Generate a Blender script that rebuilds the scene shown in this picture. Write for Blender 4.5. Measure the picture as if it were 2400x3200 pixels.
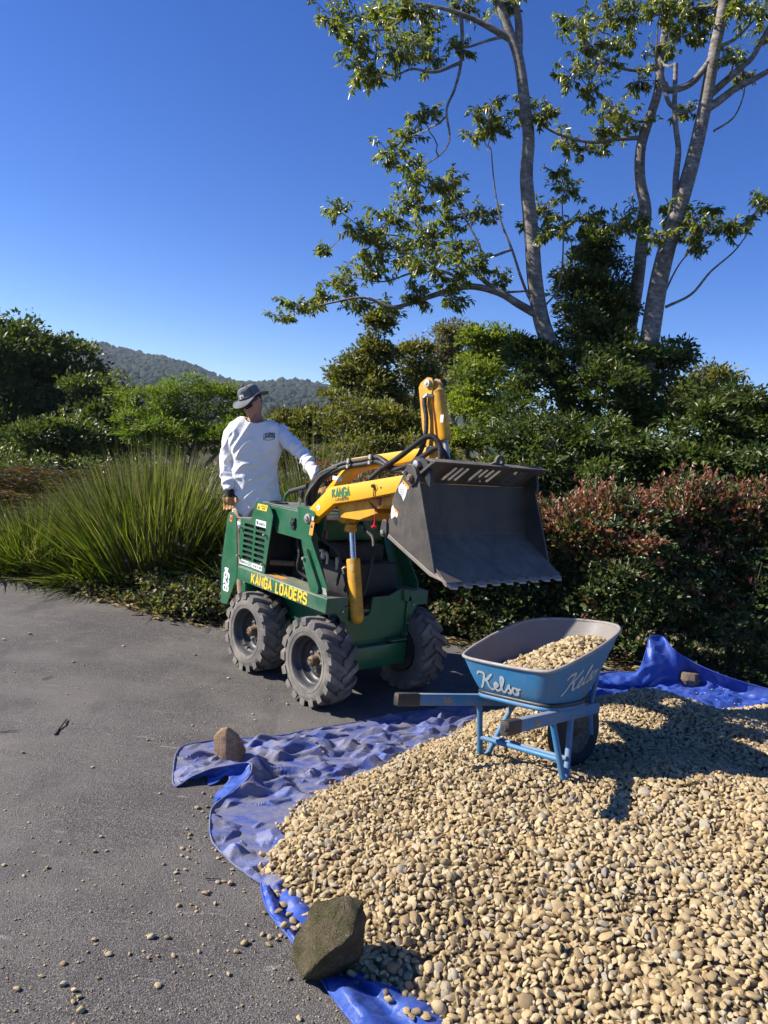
import bpy, bmesh, math, random
import numpy as np
from mathutils import Vector, Matrix, noise as mnoise
from mathutils.geometry import tessellate_polygon
from mathutils.bvhtree import BVHTree

for _o in list(bpy.data.objects):
    bpy.data.objects.remove(_o)
SC = bpy.context.scene
COL = SC.collection
R = math.radians

# ------------------------------------------------------------------ camera
CAM_H, PITCH, ROLL, FPX = 1.74, R(5.29), R(5.41), 2322.0
fw = np.array([0, math.cos(PITCH), -math.sin(PITCH)])
up0 = np.array([0, math.sin(PITCH), math.cos(PITCH)])
rt0 = np.array([1.0, 0, 0])
rt = rt0 * math.cos(ROLL) + up0 * math.sin(ROLL)
up = -rt0 * math.sin(ROLL) + up0 * math.cos(ROLL)
cd = bpy.data.cameras.new('camera')
cam = bpy.data.objects.new('camera', cd)
COL.objects.link(cam)
cd.sensor_fit = 'VERTICAL'
cd.sensor_height = 36.0
cd.lens = FPX / 3200 * 36.0
cd.clip_start = 0.05
cd.clip_end = 5000
cam.matrix_world = Matrix(((rt[0], up[0], -fw[0], 0), (rt[1], up[1], -fw[1], 0),
                           (rt[2], up[2], -fw[2], CAM_H), (0, 0, 0, 1)))
SC.camera = cam

# ------------------------------------------------------------------ sky, sun, exposure
SUN_EL = R(35)
SUN_DIR = Vector((-1.0, 0.03, 0)).normalized()      # horizontal direction towards the sun
W = bpy.data.worlds.new('World')
SC.world = W
W.use_nodes = True
_nt = W.node_tree
_bg = _nt.nodes['Background']
_sky = _nt.nodes.new('ShaderNodeTexSky')
_sky.sky_type = 'NISHITA'
_sky.sun_disc = False
_sky.sun_elevation = SUN_EL
_sky.sun_rotation = math.atan2(SUN_DIR.x, SUN_DIR.y)
_sky.altitude = 2200
_sky.air_density = 1.0
_sky.dust_density = 0.0
_sky.ozone_density = 3.0
_hs = _nt.nodes.new('ShaderNodeHueSaturation')
_hs.inputs['Hue'].default_value = 0.518
_hs.inputs['Saturation'].default_value = 1.3
_hs.inputs['Value'].default_value = 0.9
_nt.links.new(_sky.outputs[0], _hs.inputs['Color'])
_nt.links.new(_hs.outputs[0], _bg.inputs[0])
_bg.inputs[1].default_value = 0.106
sd = bpy.data.lights.new('sun', 'SUN')
sd.energy = 5.0
sd.angle = R(0.53)
sd.color = (1.0, 0.94, 0.85)
sun = bpy.data.objects.new('sun', sd)
COL.objects.link(sun)
_ts = Vector((SUN_DIR.x * math.cos(SUN_EL), SUN_DIR.y * math.cos(SUN_EL), math.sin(SUN_EL)))
sun.rotation_euler = _ts.to_track_quat('Z', 'Y').to_euler()
sun.location = _ts * 30
SC.view_settings.view_transform = 'Standard'
SC.view_settings.look = 'None'
SC.view_settings.exposure = 0.88
SC.view_settings.gamma = 1.0
SC.view_settings.use_curve_mapping = False
SC.cycles.max_bounces = 6
SC.cycles.diffuse_bounces = 3
SC.cycles.glossy_bounces = 3
SC.cycles.transmission_bounces = 4
SC.cycles.caustics_reflective = False
SC.cycles.caustics_refractive = False

# ------------------------------------------------------------------ object helpers
def tag(o, label=None, cat=None, group=None, kind=None):
    if label: o['label'] = label
    if cat: o['category'] = cat
    if group: o['group'] = group
    if kind: o['kind'] = kind
    return o

def empty(name, loc=(0, 0, 0), rot=(0, 0, 0)):
    o = bpy.data.objects.new(name, None)
    o.empty_display_size = 0.1
    o.location = loc
    o.rotation_euler = rot
    COL.objects.link(o)
    return o

def link(name, me, mat=None, parent=None, loc=None):
    o = bpy.data.objects.new(name, me)
    COL.objects.link(o)
    if mat is not None and len(me.materials) == 0:
        me.materials.append(mat)
    if parent is not None: o.parent = parent
    if loc is not None: o.location = loc
    return o

def npmesh(name, V, F, smooth=True, attrs=None):
    """V (n,3) float, F (m,k) int with the same k for every face; attrs name -> (domain, type, array)"""
    V = np.ascontiguousarray(V, dtype=np.float32)
    F = np.ascontiguousarray(F, dtype=np.int32)
    me = bpy.data.meshes.new(name)
    k = F.shape[1]
    me.vertices.add(len(V))
    me.vertices.foreach_set('co', V.ravel())
    me.loops.add(F.size)
    me.loops.foreach_set('vertex_index', F.ravel())
    me.polygons.add(len(F))
    me.polygons.foreach_set('loop_start', np.arange(0, F.size, k, dtype=np.int32))
    me.polygons.foreach_set('loop_total', np.full(len(F), k, dtype=np.int32))
    if smooth:
        me.polygons.foreach_set('use_smooth', np.ones(len(F), dtype=bool))
    me.update(calc_edges=True)
    for n, (dom, typ, arr) in (attrs or {}).items():
        a = me.attributes.new(n, typ, dom)
        if typ == 'FLOAT': a.data.foreach_set('value', np.ascontiguousarray(arr, dtype=np.float32).ravel())
        else: a.data.foreach_set('color', np.ascontiguousarray(arr, dtype=np.float32).ravel())
    me.validate()
    return me

class MB:
    def __init__(self):
        self.V, self.F = [], []
    def add(self, V, F):
        n = len(self.V)
        self.V += [tuple(map(float, v)) for v in V]
        self.F += [tuple(i + n for i in f) for f in F]
        return self
    def box(self, c, s, rot=None):
        P = [Vector((x * s[0] / 2, y * s[1] / 2, z * s[2] / 2)) for x in (-1, 1) for y in (-1, 1) for z in (-1, 1)]
        if rot is not None: P = [rot @ p for p in P]
        return self.add([p + Vector(c) for p in P],
                        [(0, 1, 3, 2), (4, 6, 7, 5), (0, 4, 5, 1), (2, 3, 7, 6), (0, 2, 6, 4), (1, 5, 7, 3)])
    def bx(self, x0, x1, y0, y1, z0, z1):
        return self.box(((x0 + x1) / 2, (y0 + y1) / 2, (z0 + z1) / 2), (abs(x1 - x0), abs(y1 - y0), abs(z1 - z0)))
    def prism(self, poly, lo, hi, ax='y'):
        n = len(poly)
        if ax == 'y': f = lambda a, b, t: (a, t, b)
        elif ax == 'x': f = lambda a, b, t: (t, a, b)
        else: f = lambda a, b, t: (a, b, t)
        V = [f(a, b, lo) for a, b in poly] + [f(a, b, hi) for a, b in poly]
        F = [tuple(range(n)), tuple(reversed(range(n, 2 * n)))]
        F += [(i, n + i, n + (i + 1) % n, (i + 1) % n) for i in range(n)]
        return self.add(V, F)
    def holed(self, outer, holes, lo, hi):
        """plate in the xz plane between y=lo and y=hi with holes"""
        loops = [[Vector((a, b, 0)) for a, b in L] for L in [outer] + holes]
        tris = tessellate_polygon(loops)
        flat = [p for L in loops for p in L]
        n = len(flat)
        V = [(p.x, lo, p.y) for p in flat] + [(p.x, hi, p.y) for p in flat]
        F = [tuple(t) for t in tris] + [tuple(n + i for i in reversed(t)) for t in tris]
        k = 0
        for L in loops:
            m = len(L)
            F += [(k + i, k + (i + 1) % m, n + k + (i + 1) % m, n + k + i) for i in range(m)]
            k += m
        return self.add(V, F)
    def tube(self, path, r, n=10, cap=True, flat=1.0):
        P = [Vector(p) for p in path]
        m = len(P)
        rs = r if hasattr(r, '__len__') else [r] * m
        T = [((P[min(i + 1, m - 1)] - P[max(i - 1, 0)]).normalized()) for i in range(m)]
        ref = Vector((0, 0, 1)) if abs(T[0].z) < 0.9 else Vector((1, 0, 0))
        nrm = (ref - T[0] * ref.dot(T[0])).normalized()
        V = []
        for i in range(m):
            nrm = (nrm - T[i] * nrm.dot(T[i])).normalized()
            b = T[i].cross(nrm)
            for k in range(n):
                a = 2 * math.pi * k / n
                V.append(P[i] + (nrm * math.cos(a) * flat + b * math.sin(a)) * rs[i])
        F = [(i * n + k, i * n + (k + 1) % n, (i + 1) * n + (k + 1) % n, (i + 1) * n + k) for i in range(m - 1) for k in range(n)]
        if cap:
            F += [tuple(reversed(range(n))), tuple(range((m - 1) * n, m * n))]
        return self.add(V, F)
    def cyl(self, a, b, r, n=16):
        return self.tube([a, b], r, n)
    def lathe(self, prof, c=(0, 0, 0), axis='z', n=32, closed=False):
        """prof list of (radius, height)"""
        V, m = [], len(prof)
        for r, h in prof:
            for k in range(n):
                a = 2 * math.pi * k / n
                p = (r * math.cos(a), r * math.sin(a), h)
                if axis == 'y': p = (p[0], p[2], p[1])
                elif axis == 'x': p = (p[2], p[0], p[1])
                V.append((p[0] + c[0], p[1] + c[1], p[2] + c[2]))
        F = [(i * n + k, i * n + (k + 1) % n, (i + 1) * n + (k + 1) % n, (i + 1) * n + k) for i in range(m - 1) for k in range(n)]
        if closed:
            F += [((m - 1) * n + k, (m - 1) * n + (k + 1) % n, (k + 1) % n, k) for k in range(n)]
        return self.add(V, F)
    def mesh(self, name, bevel=0, seg=1, smooth=35):
        me = bpy.data.meshes.new(name)
        me.from_pydata(self.V, [], self.F)
        bm = bmesh.new()
        bm.from_mesh(me)
        bmesh.ops.recalc_face_normals(bm, faces=bm.faces)
        if bevel:
            ed = [e for e in bm.edges if len(e.link_faces) == 2 and e.calc_face_angle(0) > R(28)]
            bmesh.ops.bevel(bm, geom=ed, offset=bevel, segments=seg, affect='EDGES', profile=0.5, clamp_overlap=True)
        bm.to_mesh(me)
        bm.free()
        if smooth:
            me.polygons.foreach_set('use_smooth', [True] * len(me.polygons))
            me.set_sharp_from_angle(angle=R(smooth))
        me.update()
        return me
    def build(self, name, mat, parent=None, bevel=0, seg=1, smooth=35, loc=None):
        return link(name, self.mesh(name, bevel, seg, smooth), mat, parent, loc)

def bez(pts, n=8):
    """Catmull-Rom through pts"""
    P = [Vector(p) for p in pts]
    P = [P[0] * 2 - P[1]] + P + [P[-1] * 2 - P[-2]]
    out = []
    for i in range(1, len(P) - 2):
        for k in range(n):
            t = k / n
            out.append(0.5 * ((2 * P[i]) + (-P[i - 1] + P[i + 1]) * t + (2 * P[i - 1] - 5 * P[i] + 4 * P[i + 1] - P[i + 2]) * t * t
                              + (-P[i - 1] + 3 * P[i] - 3 * P[i + 1] + P[i + 2]) * t ** 3))
    out.append(P[-2])
    return out

# ------------------------------------------------------------------ material helpers
class NT:
    def __init__(self, name):
        self.m = bpy.data.materials.new(name)
        self.m.use_nodes = True
        self.t = self.m.node_tree
        self.n = self.t.nodes
        self.b = self.n['Principled BSDF']
        self.out = self.n['Material Output']
        self.tc = self.n.new('ShaderNodeTexCoord')
    def link(self, a, b): self.t.links.new(a, b)
    def noise(self, scale, detail=4, rough=0.55, vec=None, dist=0.0):
        n = self.n.new('ShaderNodeTexNoise')
        n.inputs['Scale'].default_value = scale
        n.inputs['Detail'].default_value = detail
        n.inputs['Roughness'].default_value = rough
        n.inputs['Distortion'].default_value = dist
        self.link(vec or self.tc.outputs['Object'], n.inputs['Vector'])
        return n.outputs['Fac']
    def voro(self, scale, feature='F1', vec=None):
        n = self.n.new('ShaderNodeTexVoronoi')
        n.feature = feature
        n.inputs['Scale'].default_value = scale
        self.link(vec or self.tc.outputs['Object'], n.inputs['Vector'])
        return n
    def mapping(self, scale=(1, 1, 1), rot=(0, 0, 0), src=None):
        n = self.n.new('ShaderNodeMapping')
        n.inputs['Scale'].default_value = scale
        n.inputs['Rotation'].default_value = rot
        self.link(src or self.tc.outputs['Object'], n.inputs['Vector'])
        return n.outputs[0]
    def ramp(self, fac, stops, interp='LINEAR'):
        n = self.n.new('ShaderNodeValToRGB')
        n.color_ramp.interpolation = interp
        e = n.color_ramp.elements
        while len(e) < len(stops): e.new(0.5)
        for el, (p, c) in zip(e, stops):
            el.position = p
            el.color = (c, c, c, 1) if not hasattr(c, '__len__') else (*c[:3], 1)
        self.link(fac, n.inputs[0])
        return n.outputs[0]
    def mix(self, fac, a, b, mode='MIX'):
        n = self.n.new('ShaderNodeMix')
        n.data_type = 'RGBA'
        n.blend_type = mode
        for k, v in ((0, fac), (6, a), (7, b)):
            if hasattr(v, 'links') or hasattr(v, 'is_linked'): self.link(v, n.inputs[k])
            elif k == 0: n.inputs[0].default_value = v
            else: n.inputs[k].default_value = (*v[:3], 1)
        return n.outputs[2]
    def math(self, op, a, b=None):
        n = self.n.new('ShaderNodeMath')
        n.operation = op
        for i, v in enumerate((a, b)):
            if v is None: continue
            if hasattr(v, 'is_linked'): self.link(v, n.inputs[i])
            else: n.inputs[i].default_value = v
        return n.outputs[0]
    def attr(self, name):
        n = self.n.new('ShaderNodeAttribute')
        n.attribute_name = name
        return n
    def bump(self, h, strength=0.3, dist=0.01):
        n = self.n.new('ShaderNodeBump')
        n.inputs['Strength'].default_value = strength
        n.inputs['Distance'].default_value = dist
        self.link(h, n.inputs['Height'])
        self.link(n.outputs[0], self.b.inputs['Normal'])
        return n.outputs[0]
    def set(self, **k):
        for a, v in k.items():
            i = self.b.inputs[{'col': 'Base Color', 'rough': 'Roughness', 'metal': 'Metallic', 'spec': 'Specular IOR Level', 'coat': 'Coat Weight',
                               'sheen': 'Sheen Weight', 'trans': 'Transmission Weight', 'sss': 'Subsurface Weight'}[a]]
            if hasattr(v, 'is_linked'): self.link(v, i)
            elif hasattr(v, '__len__'): i.default_value = (*v[:3], 1)
            else: i.default_value = v
        return self

MATS = {}
def paint(name, col, dirt=(0.16, 0.14, 0.11), amt=0.35, rough=0.4, metal=0.0, scale=9.0, bump=0.15, spec=0.5, scratch=0.0, scol=(0.3, 0.3, 0.3), edge=0.0, ecol=(0.16, 0.13, 0.1), dust=0.0):
    """weathered paint / plastic / metal: base colour, blotchy dust, fine scratches, uneven gloss"""
    if name in MATS: return MATS[name]
    t = NT(name)
    a = t.noise(scale, 6, 0.65)
    d = t.ramp(a, [(0.42, 0.0), (0.72, 1.0)])
    c0 = t.mix(t.noise(2.2, 3), [x * 0.86 for x in col], [min(1, x * 1.12) for x in col])
    c = t.mix(t.math('MULTIPLY', d, amt), c0, dirt)
    if scratch:
        s = t.ramp(t.noise(30, 3, 0.6, t.mapping((1, 1, 9), (0.5, 0.7, 0.2))), [(0.62, 0.0), (0.68, 1.0)])
        c = t.mix(t.math('MULTIPLY', s, scratch), c, scol)
    if edge:                                   # paint rubbed off along the corners
        bv = t.n.new('ShaderNodeBevel'); bv.samples = 4; bv.inputs['Radius'].default_value = 0.007
        ge = t.n.new('ShaderNodeNewGeometry'); vm = t.n.new('ShaderNodeVectorMath'); vm.operation = 'DOT_PRODUCT'
        t.link(bv.outputs[0], vm.inputs[0]); t.link(ge.outputs['Normal'], vm.inputs[1])
        em = t.ramp(t.math('ADD', vm.outputs['Value'], t.math('MULTIPLY', t.math('SUBTRACT', t.noise(55, 5, 0.7), 0.5), 0.16)), [(0.90, 1.0), (0.975, 0.0)])
        c = t.mix(t.math('MULTIPLY', em, edge), c, ecol)
    if dust:                                   # dry dust settled on whatever faces up, streaked lower down
        ge = t.n.new('ShaderNodeNewGeometry'); sx = t.n.new('ShaderNodeSeparateXYZ'); t.link(ge.outputs['Normal'], sx.inputs[0])
        um = t.math('MULTIPLY', t.ramp(sx.outputs[2], [(0.35, 0.0), (0.9, 1.0)]), t.ramp(t.noise(11, 6, 0.7), [(0.3, 0.25), (0.65, 1.0)]))
        c = t.mix(t.math('MULTIPLY', um, dust), c, (0.30, 0.26, 0.20))
        sm = t.ramp(t.noise(5, 6, 0.7, t.mapping((7, 7, 0.9))), [(0.55, 0.0), (0.75, 1.0)])
        c = t.mix(t.math('MULTIPLY', sm, dust * 0.35), c, (0.24, 0.2, 0.15))
    t.set(col=c, rough=t.math('ADD', t.math('MULTIPLY', d, 0.3), rough), metal=metal, spec=spec)
    if bump: t.bump(t.noise(60, 4, 0.6), bump, 0.003)
    MATS[name] = t.m
    return t.m

# ------------------------------------------------------------------ stroke lettering
_F = {
 'A': [[(0, 0), (.3, 1), (.6, 0)], [(.11, .3), (.49, .3)]], 'B': [[(0, 0), (0, 1), (.45, 1), (.58, .88), (.58, .62), (.45, .52), (0, .52)], [(.45, .52), (.6, .4), (.6, .12), (.47, 0), (0, 0)]],
 'C': [[(.6, .8), (.6, .88), (.48, 1), (.12, 1), (0, .88), (0, .12), (.12, 0), (.48, 0), (.6, .12), (.6, .22)]],
 'D': [[(0, 0), (0, 1), (.42, 1), (.6, .84), (.6, .16), (.42, 0), (0, 0)]], 'E': [[(.56, 1), (0, 1), (0, 0), (.56, 0)], [(0, .52), (.46, .52)]],
 'F': [[(.56, 1), (0, 1), (0, 0)], [(0, .52), (.46, .52)]], 'G': [[(.6, .78), (.6, .88), (.48, 1), (.12, 1), (0, .88), (0, .12), (.12, 0), (.48, 0), (.6, .12), (.6, .48), (.34, .48)]],
 'H': [[(0, 0), (0, 1)], [(.6, 0), (.6, 1)], [(0, .5), (.6, .5)]], 'I': [[(.1, 0), (.1, 1)]], 'J': [[(.5, 1), (.5, .12), (.38, 0), (.12, 0), (0, .14)]],
 'K': [[(0, 0), (0, 1)], [(.6, 1), (.06, .42)], [(.2, .58), (.62, 0)]], 'L': [[(0, 1), (0, 0), (.52, 0)]], 'M': [[(0, 0), (0, 1), (.36, .35), (.72, 1), (.72, 0)]],
 'N': [[(0, 0), (0, 1), (.58, 0), (.58, 1)]], 'O': [[(0, .14), (0, .86), (.13, 1), (.47, 1), (.6, .86), (.6, .14), (.47, 0), (.13, 0), (0, .14)]],
 'P': [[(0, 0), (0, 1), (.45, 1), (.6, .88), (.6, .56), (.45, .44), (0, .44)]], 'R': [[(0, 0), (0, 1), (.45, 1), (.6, .88), (.6, .58), (.45, .46), (0, .46)], [(.32, .46), (.6, 0)]],
 'S': [[(.58, .8), (.58, .88), (.46, 1), (.13, 1), (0, .87), (0, .64), (.12, .53), (.47, .47), (.6, .36), (.6, .13), (.47, 0), (.12, 0), (0, .13), (0, .2)]],
 'T': [[(0, 1), (.6, 1)], [(.3, 1), (.3, 0)]], 'U': [[(0, 1), (0, .13), (.13, 0), (.47, 0), (.6, .13), (.6, 1)]], 'W': [[(0, 1), (.2, 0), (.4, .8), (.6, 0), (.8, 1)]],
 'X': [[(0, 0), (.58, 1)], [(0, 1), (.58, 0)]], 'Y': [[(0, 1), (.3, .5), (.6, 1)], [(.3, .5), (.3, 0)]],
 '0': [[(0, .14), (0, .86), (.13, 1), (.47, 1), (.6, .86), (.6, .14), (.47, 0), (.13, 0), (0, .14)]], '1': [[(.05, .8), (.25, 1), (.25, 0)]],
 '2': [[(0, .8), (0, .88), (.12, 1), (.48, 1), (.6, .88), (.6, .62), (0, .08), (0, 0), (.6, 0)]],
 '6': [[(.58, .88), (.47, 1), (.13, 1), (0, .87), (0, .13), (.13, 0), (.47, 0), (.6, .13), (.6, .42), (.47, .54), (0, .54)]],
 '7': [[(0, 1), (.6, 1), (.2, 0)]], '8': [[(.13, .53), (0, .65), (0, .88), (.13, 1), (.47, 1), (.6, .88), (.6, .65), (.47, .53), (.13, .53), (0, .4), (0, .12), (.13, 0), (.47, 0), (.6, .12), (.6, .4), (.47, .53)]],
}
def strip2d(P, w):
    """mitred strip along a 2-d polyline -> verts, quads"""
    P = [Vector((p[0], p[1])) for p in P]
    n = len(P)
    L = []
    for i in range(n):
        a = (P[i] - P[i - 1]).normalized() if i else (P[1] - P[0]).normalized()
        b = (P[i + 1] - P[i]).normalized() if i < n - 1 else a
        if i == 0: a = b
        na, nb = Vector((-a.y, a.x)), Vector((-b.y, b.x))
        m = na + nb
        m = m.normalized() if m.length > 1e-4 else na
        k = 1 / max(0.5, m.dot(na))
        ww = w[i] if hasattr(w, '__len__') else w
        L += [P[i] + m * k * ww / 2, P[i] - m * k * ww / 2]
    return L, [(2 * i, 2 * i + 1, 2 * i + 3, 2 * i + 2) for i in range(n - 1)]
def text2d(s, h, w=0.16, gap=0.28, sx=1.0):
    """strokes of a word, height h, origin at lower left; returns list of (verts2d, faces), total width"""
    x, out = 0.0, []
    for ch in s:
        if ch == ' ':
            x += 0.5 * sx
            continue
        st = _F[ch]
        wd = max(p[0] for q in st for p in q)
        for q in st:
            V, F = strip2d([((x + p[0] * sx) * h, p[1] * h) for p in q], w * h)
            out.append((V, F))
        x += wd * sx + gap
    return out, (x - gap) * h
def lay(mb, strokes, fn, dz=0.0):
    """place 2-d strokes with fn(u, v, k) -> 3-d point; every stroke a hair above the last"""
    for k, (V, F) in enumerate(strokes):
        mb.add([fn(v[0], v[1], dz + (k % 3) * 0.0002) for v in V], F)
    return mb
# ================================================================== ground, driveway, hill
rng = np.random.default_rng(7)
random.seed(7)
GUP = Vector((-math.sin(ROLL), 0, math.cos(ROLL)))          # plumb line: the drive falls about five degrees to one side
def at(px, py, Y):
    d = fw + rt * (px - 1200) / FPX - up * (py - 1600) / FPX
    return Vector(np.array([0, 0, CAM_H]) + d * (Y / d[1]))
def atz(px, py, z=0.0):
    d = fw + rt * (px - 1200) / FPX - up * (py - 1600) / FPX
    return Vector(np.array([0, 0, CAM_H]) + d * ((z - CAM_H) / d[2]))

def m_soil():
    t = NT('soil')
    n = t.noise(3, 8, 0.7)
    c = t.ramp(n, [(0.3, (0.035, 0.026, 0.018)), (0.5, (0.075, 0.058, 0.036)), (0.62, (0.06, 0.07, 0.025)), (0.8, (0.11, 0.09, 0.055))])
    t.set(col=c, rough=0.95, spec=0.1)
    t.bump(t.noise(40, 6, 0.7), 0.8, 0.03)
    return t.m
def m_asphalt():
    t = NT('asphalt')
    big = t.noise(0.9, 5, 0.6)
    mid = t.noise(7, 6, 0.6)
    v = t.voro(230)
    v2 = t.voro(120)
    c = t.ramp(big, [(0.3, (0.082, 0.076, 0.071)), (0.5, (0.128, 0.118, 0.11)), (0.75, (0.195, 0.178, 0.162))])
    c = t.mix(t.math('MULTIPLY', t.ramp(mid, [(0.4, 0.0), (0.7, 1.0)]), 0.4), c, (0.095, 0.084, 0.082))
    # the stones of the surface: each chip its own grey
    chip = t.n.new('ShaderNodeSeparateColor')
    t.link(v.outputs['Color'], chip.inputs[0])
    c = t.mix(t.ramp(chip.outputs[0], [(0.0, 0.0), (0.6, 0.12), (0.9, 0.55), (1.0, 0.9)]), c, (0.34, 0.305, 0.26))
    c = t.mix(t.ramp(chip.outputs[1], [(0.72, 0.0), (1.0, 0.75)]), c, (0.03, 0.027, 0.027))
    # bitumen between the chips
    c = t.mix(t.ramp(v.outputs['Distance'], [(0.35, 0.0), (0.75, 0.7)]), c, (0.026, 0.024, 0.024))
    # pale scuffs dragged by wheels and dry dusty patches
    sc = t.ramp(t.noise(5.5, 7, 0.75, t.mapping((0.5, 3.2, 1), (0, 0, 0.25)), 0.4), [(0.60, 0.0), (0.67, 0.7), (0.78, 1.0)])
    c = t.mix(t.math('MULTIPLY', sc, 0.62), c, (0.42, 0.39, 0.35))
    st_ = t.ramp(t.noise(0.55, 4, 0.6, t.mapping((1, 1.6, 1), (0, 0, 0.5))), [(0.42, 0.0), (0.6, 0.7)])
    c = t.mix(st_, c, (0.175, 0.158, 0.138))
    dk = t.ramp(t.noise(1.4, 6, 0.7, t.mapping((2.2, 0.8, 1), (0, 0, 0.9))), [(0.52, 0.0), (0.68, 0.7)])
    c = t.mix(dk, c, (0.075, 0.068, 0.066))
    du = t.ramp(t.noise(2.3, 7, 0.7), [(0.58, 0.0), (0.78, 0.6)])
    c = t.mix(du, c, (0.26, 0.215, 0.17))
    t.set(col=c, rough=0.88, spec=0.2)
    h = t.math('ADD', t.math('MULTIPLY', t.math('SUBTRACT', 1.0, v.outputs['Distance']), 0.8), t.math('MULTIPLY', v2.outputs['Distance'], 0.5))
    t.bump(h, 0.55, 0.005)
    return t.m
M_SOIL, M_ASPH = m_soil(), m_asphalt()

# open ground out to the horizon
gn = 60
gx = np.linspace(-1, 1, gn)
gx = np.sign(gx) * np.abs(gx) ** 3 * 2500
GX, GY = np.meshgrid(gx, gx + 0.0)
GV = np.stack([GX.ravel(), GY.ravel(), np.full(GX.size, -0.03)], 1)
GF = np.array([(i * gn + j, i * gn + j + 1, (i + 1) * gn + j + 1, (i + 1) * gn + j) for i in range(gn - 1) for j in range(gn - 1)])
tag(link('ground', npmesh('ground', GV, GF), M_SOIL), 'brown soil ground with leaf litter beyond the driveway', kind='structure')

edge = [(-22, 16), (-9, 10.2), (-5.2, 8.25), (-3.9, 7.57), (-3.1, 7.2), (-2.55, 6.92), (-2.0, 6.62), (-1.54, 6.44), (-1.2, 6.38), (-0.4, 6.5), (0.6, 6.55), (1.6, 6.35), (2.6, 6.15), (3.8, 6.1), (7, 6.4)]
EP = []
for (a, b), (c, d) in zip(edge[:-1], edge[1:]):
    n = max(2, int(math.hypot(c - a, d - b) / 0.06))
    for i in range(n):
        s = i / n
        x, y = a + (c - a) * s, b + (d - b) * s
        EP.append((x, y + 0.05 * mnoise.noise(Vector((x * 4, y * 4, 0))) + 0.02 * mnoise.noise(Vector((x * 19, y * 19, 2)))))
def drive_edge(x):
    return float(np.interp(x, [p[0] for p in EP], [p[1] for p in EP]))
mb = MB()
n = len(EP)
V = [(x, y, 0.0) for x, y in EP] + [(x, y, -0.028) for x, y in EP] + [(x, -9.0, 0.0) for x, y in EP]
F = [(i, i + 1, n + i + 1, n + i) for i in range(n - 1)] + [(2 * n + i, 2 * n + i + 1, i + 1, i) for i in range(n - 1)]
mb.add(V, F)
tag(mb.build('driveway', M_ASPH, smooth=0), 'worn grey asphalt driveway', kind='structure')

# ------------------------------------------------------------------ far hill and its forest
ridge = [(-700, 985), (-300, 1010), (0, 1035), (150, 1055), (280, 1087), (330, 1090), (420, 1112), (520, 1128), (600, 1143), (650, 1160), (700, 1183), (760, 1196), (830, 1200), (900, 1196), (960, 1205), (1040, 1215), (1150, 1232), (1350, 1260), (1700, 1320), (2200, 1390), (3000, 1480)]
RY = 1100.0
rp = [at(px, py, RY) for px, py in ridge]
rxs = np.array([p.x for p in rp]); rzs = np.array([p.z for p in rp])
hx = np.linspace(rxs[0], rxs[-1], 160)
rows = 26
HV, HF = [], []
for j in range(rows):
    s = j / (rows - 1)                    # 0 at the foot, 1 on the ridge, then over the back
    for x in hx:
        top = np.interp(x, rxs, rzs) - 6
        f = min(1.0, s / 0.8)
        Y = 430 + (RY - 430) * f + max(0, s - 0.8) * 1800
        z = -14 + (top + 14) * (f ** 0.75) - max(0, s - 0.8) * 480
        z += 14 * f * mnoise.noise(Vector((x * 0.007, Y * 0.007, 1))) * (1 - abs(f - 0.6))
        HV.append((x * (0.55 + 0.45 * f) if s < 0.8 else x, Y, z))
nx = len(hx)
HF = np.array([(j * nx + i, j * nx + i + 1, (j + 1) * nx + i + 1, (j + 1) * nx + i) for j in range(rows - 1) for i in range(nx - 1)])
HV = np.array(HV)
def m_hill():
    t = NT('forest_floor')
    t.set(col=t.ramp(t.noise(0.05, 6), [(0.3, (0.02, 0.03, 0.022)), (0.7, (0.04, 0.055, 0.038))]), rough=0.95, spec=0.1)
    return t.m
tag(link('hill', npmesh('hill', HV, HF), m_hill()), 'long forested ridge on the skyline', kind='structure')
# tree crowns on the slope
def lumpy(nsub, seed, amp=0.3, sc=1.4):
    bm = bmesh.new()
    bmesh.ops.create_icosphere(bm, subdivisions=nsub, radius=1)
    V = np.array([v.co[:] for v in bm.verts]); F = np.array([[v.index for v in f.verts] for f in bm.faces])
    bm.free()
    for i, p in enumerate(V):
        q = Vector(p)
        V[i] = p * (1 + amp * mnoise.noise(q * sc + Vector((seed * 7.1, 0, 0))) + amp * 0.5 * mnoise.noise(q * sc * 2.7 + Vector((0, seed * 3.3, 0))))
    return V, F
crowns = [lumpy(1, s, 0.8, 1.8) for s in range(7)]
pts = []
while len(pts) < 17500:
    j = random.random() ** 0.6 * 0.79
    i = random.random()
    jj = j * (rows - 1); ii = i * (nx - 1)
    a = HV[int(jj) * nx + int(ii)]; b = HV[min(rows - 1, int(jj) + 1) * nx + int(ii)]; c = HV[int(jj) * nx + min(nx - 1, int(ii) + 1)]
    p = a + (b - a) * (jj % 1) + (c - a) * (ii % 1)
    q = p - np.array([0, 0, CAM_H]); dep = q @ fw
    u = 1200 + FPX * (q @ rt) / dep
    if -60 < u < 1330: pts.append((p, jj / (rows - 1)))
FVs, FFs, FT = [], [], []
off = 0
for p, s in pts:
    V, F = random.choice(crowns)
    r = random.uniform(2.2, 5.2)
    a = random.uniform(0, 6.28)
    ca, sa = math.cos(a), math.sin(a)
    Q = np.stack([V[:, 0] * ca - V[:, 1] * sa, V[:, 0] * sa + V[:, 1] * ca, V[:, 2] * random.uniform(0.8, 1.25)], 1) * r + p + np.array([0, 0, r * 0.7 + random.uniform(0, 4)])
    FVs.append(Q); FFs.append(F + off); off += len(V)
    FT.append(np.full(len(F), random.random()))
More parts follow.
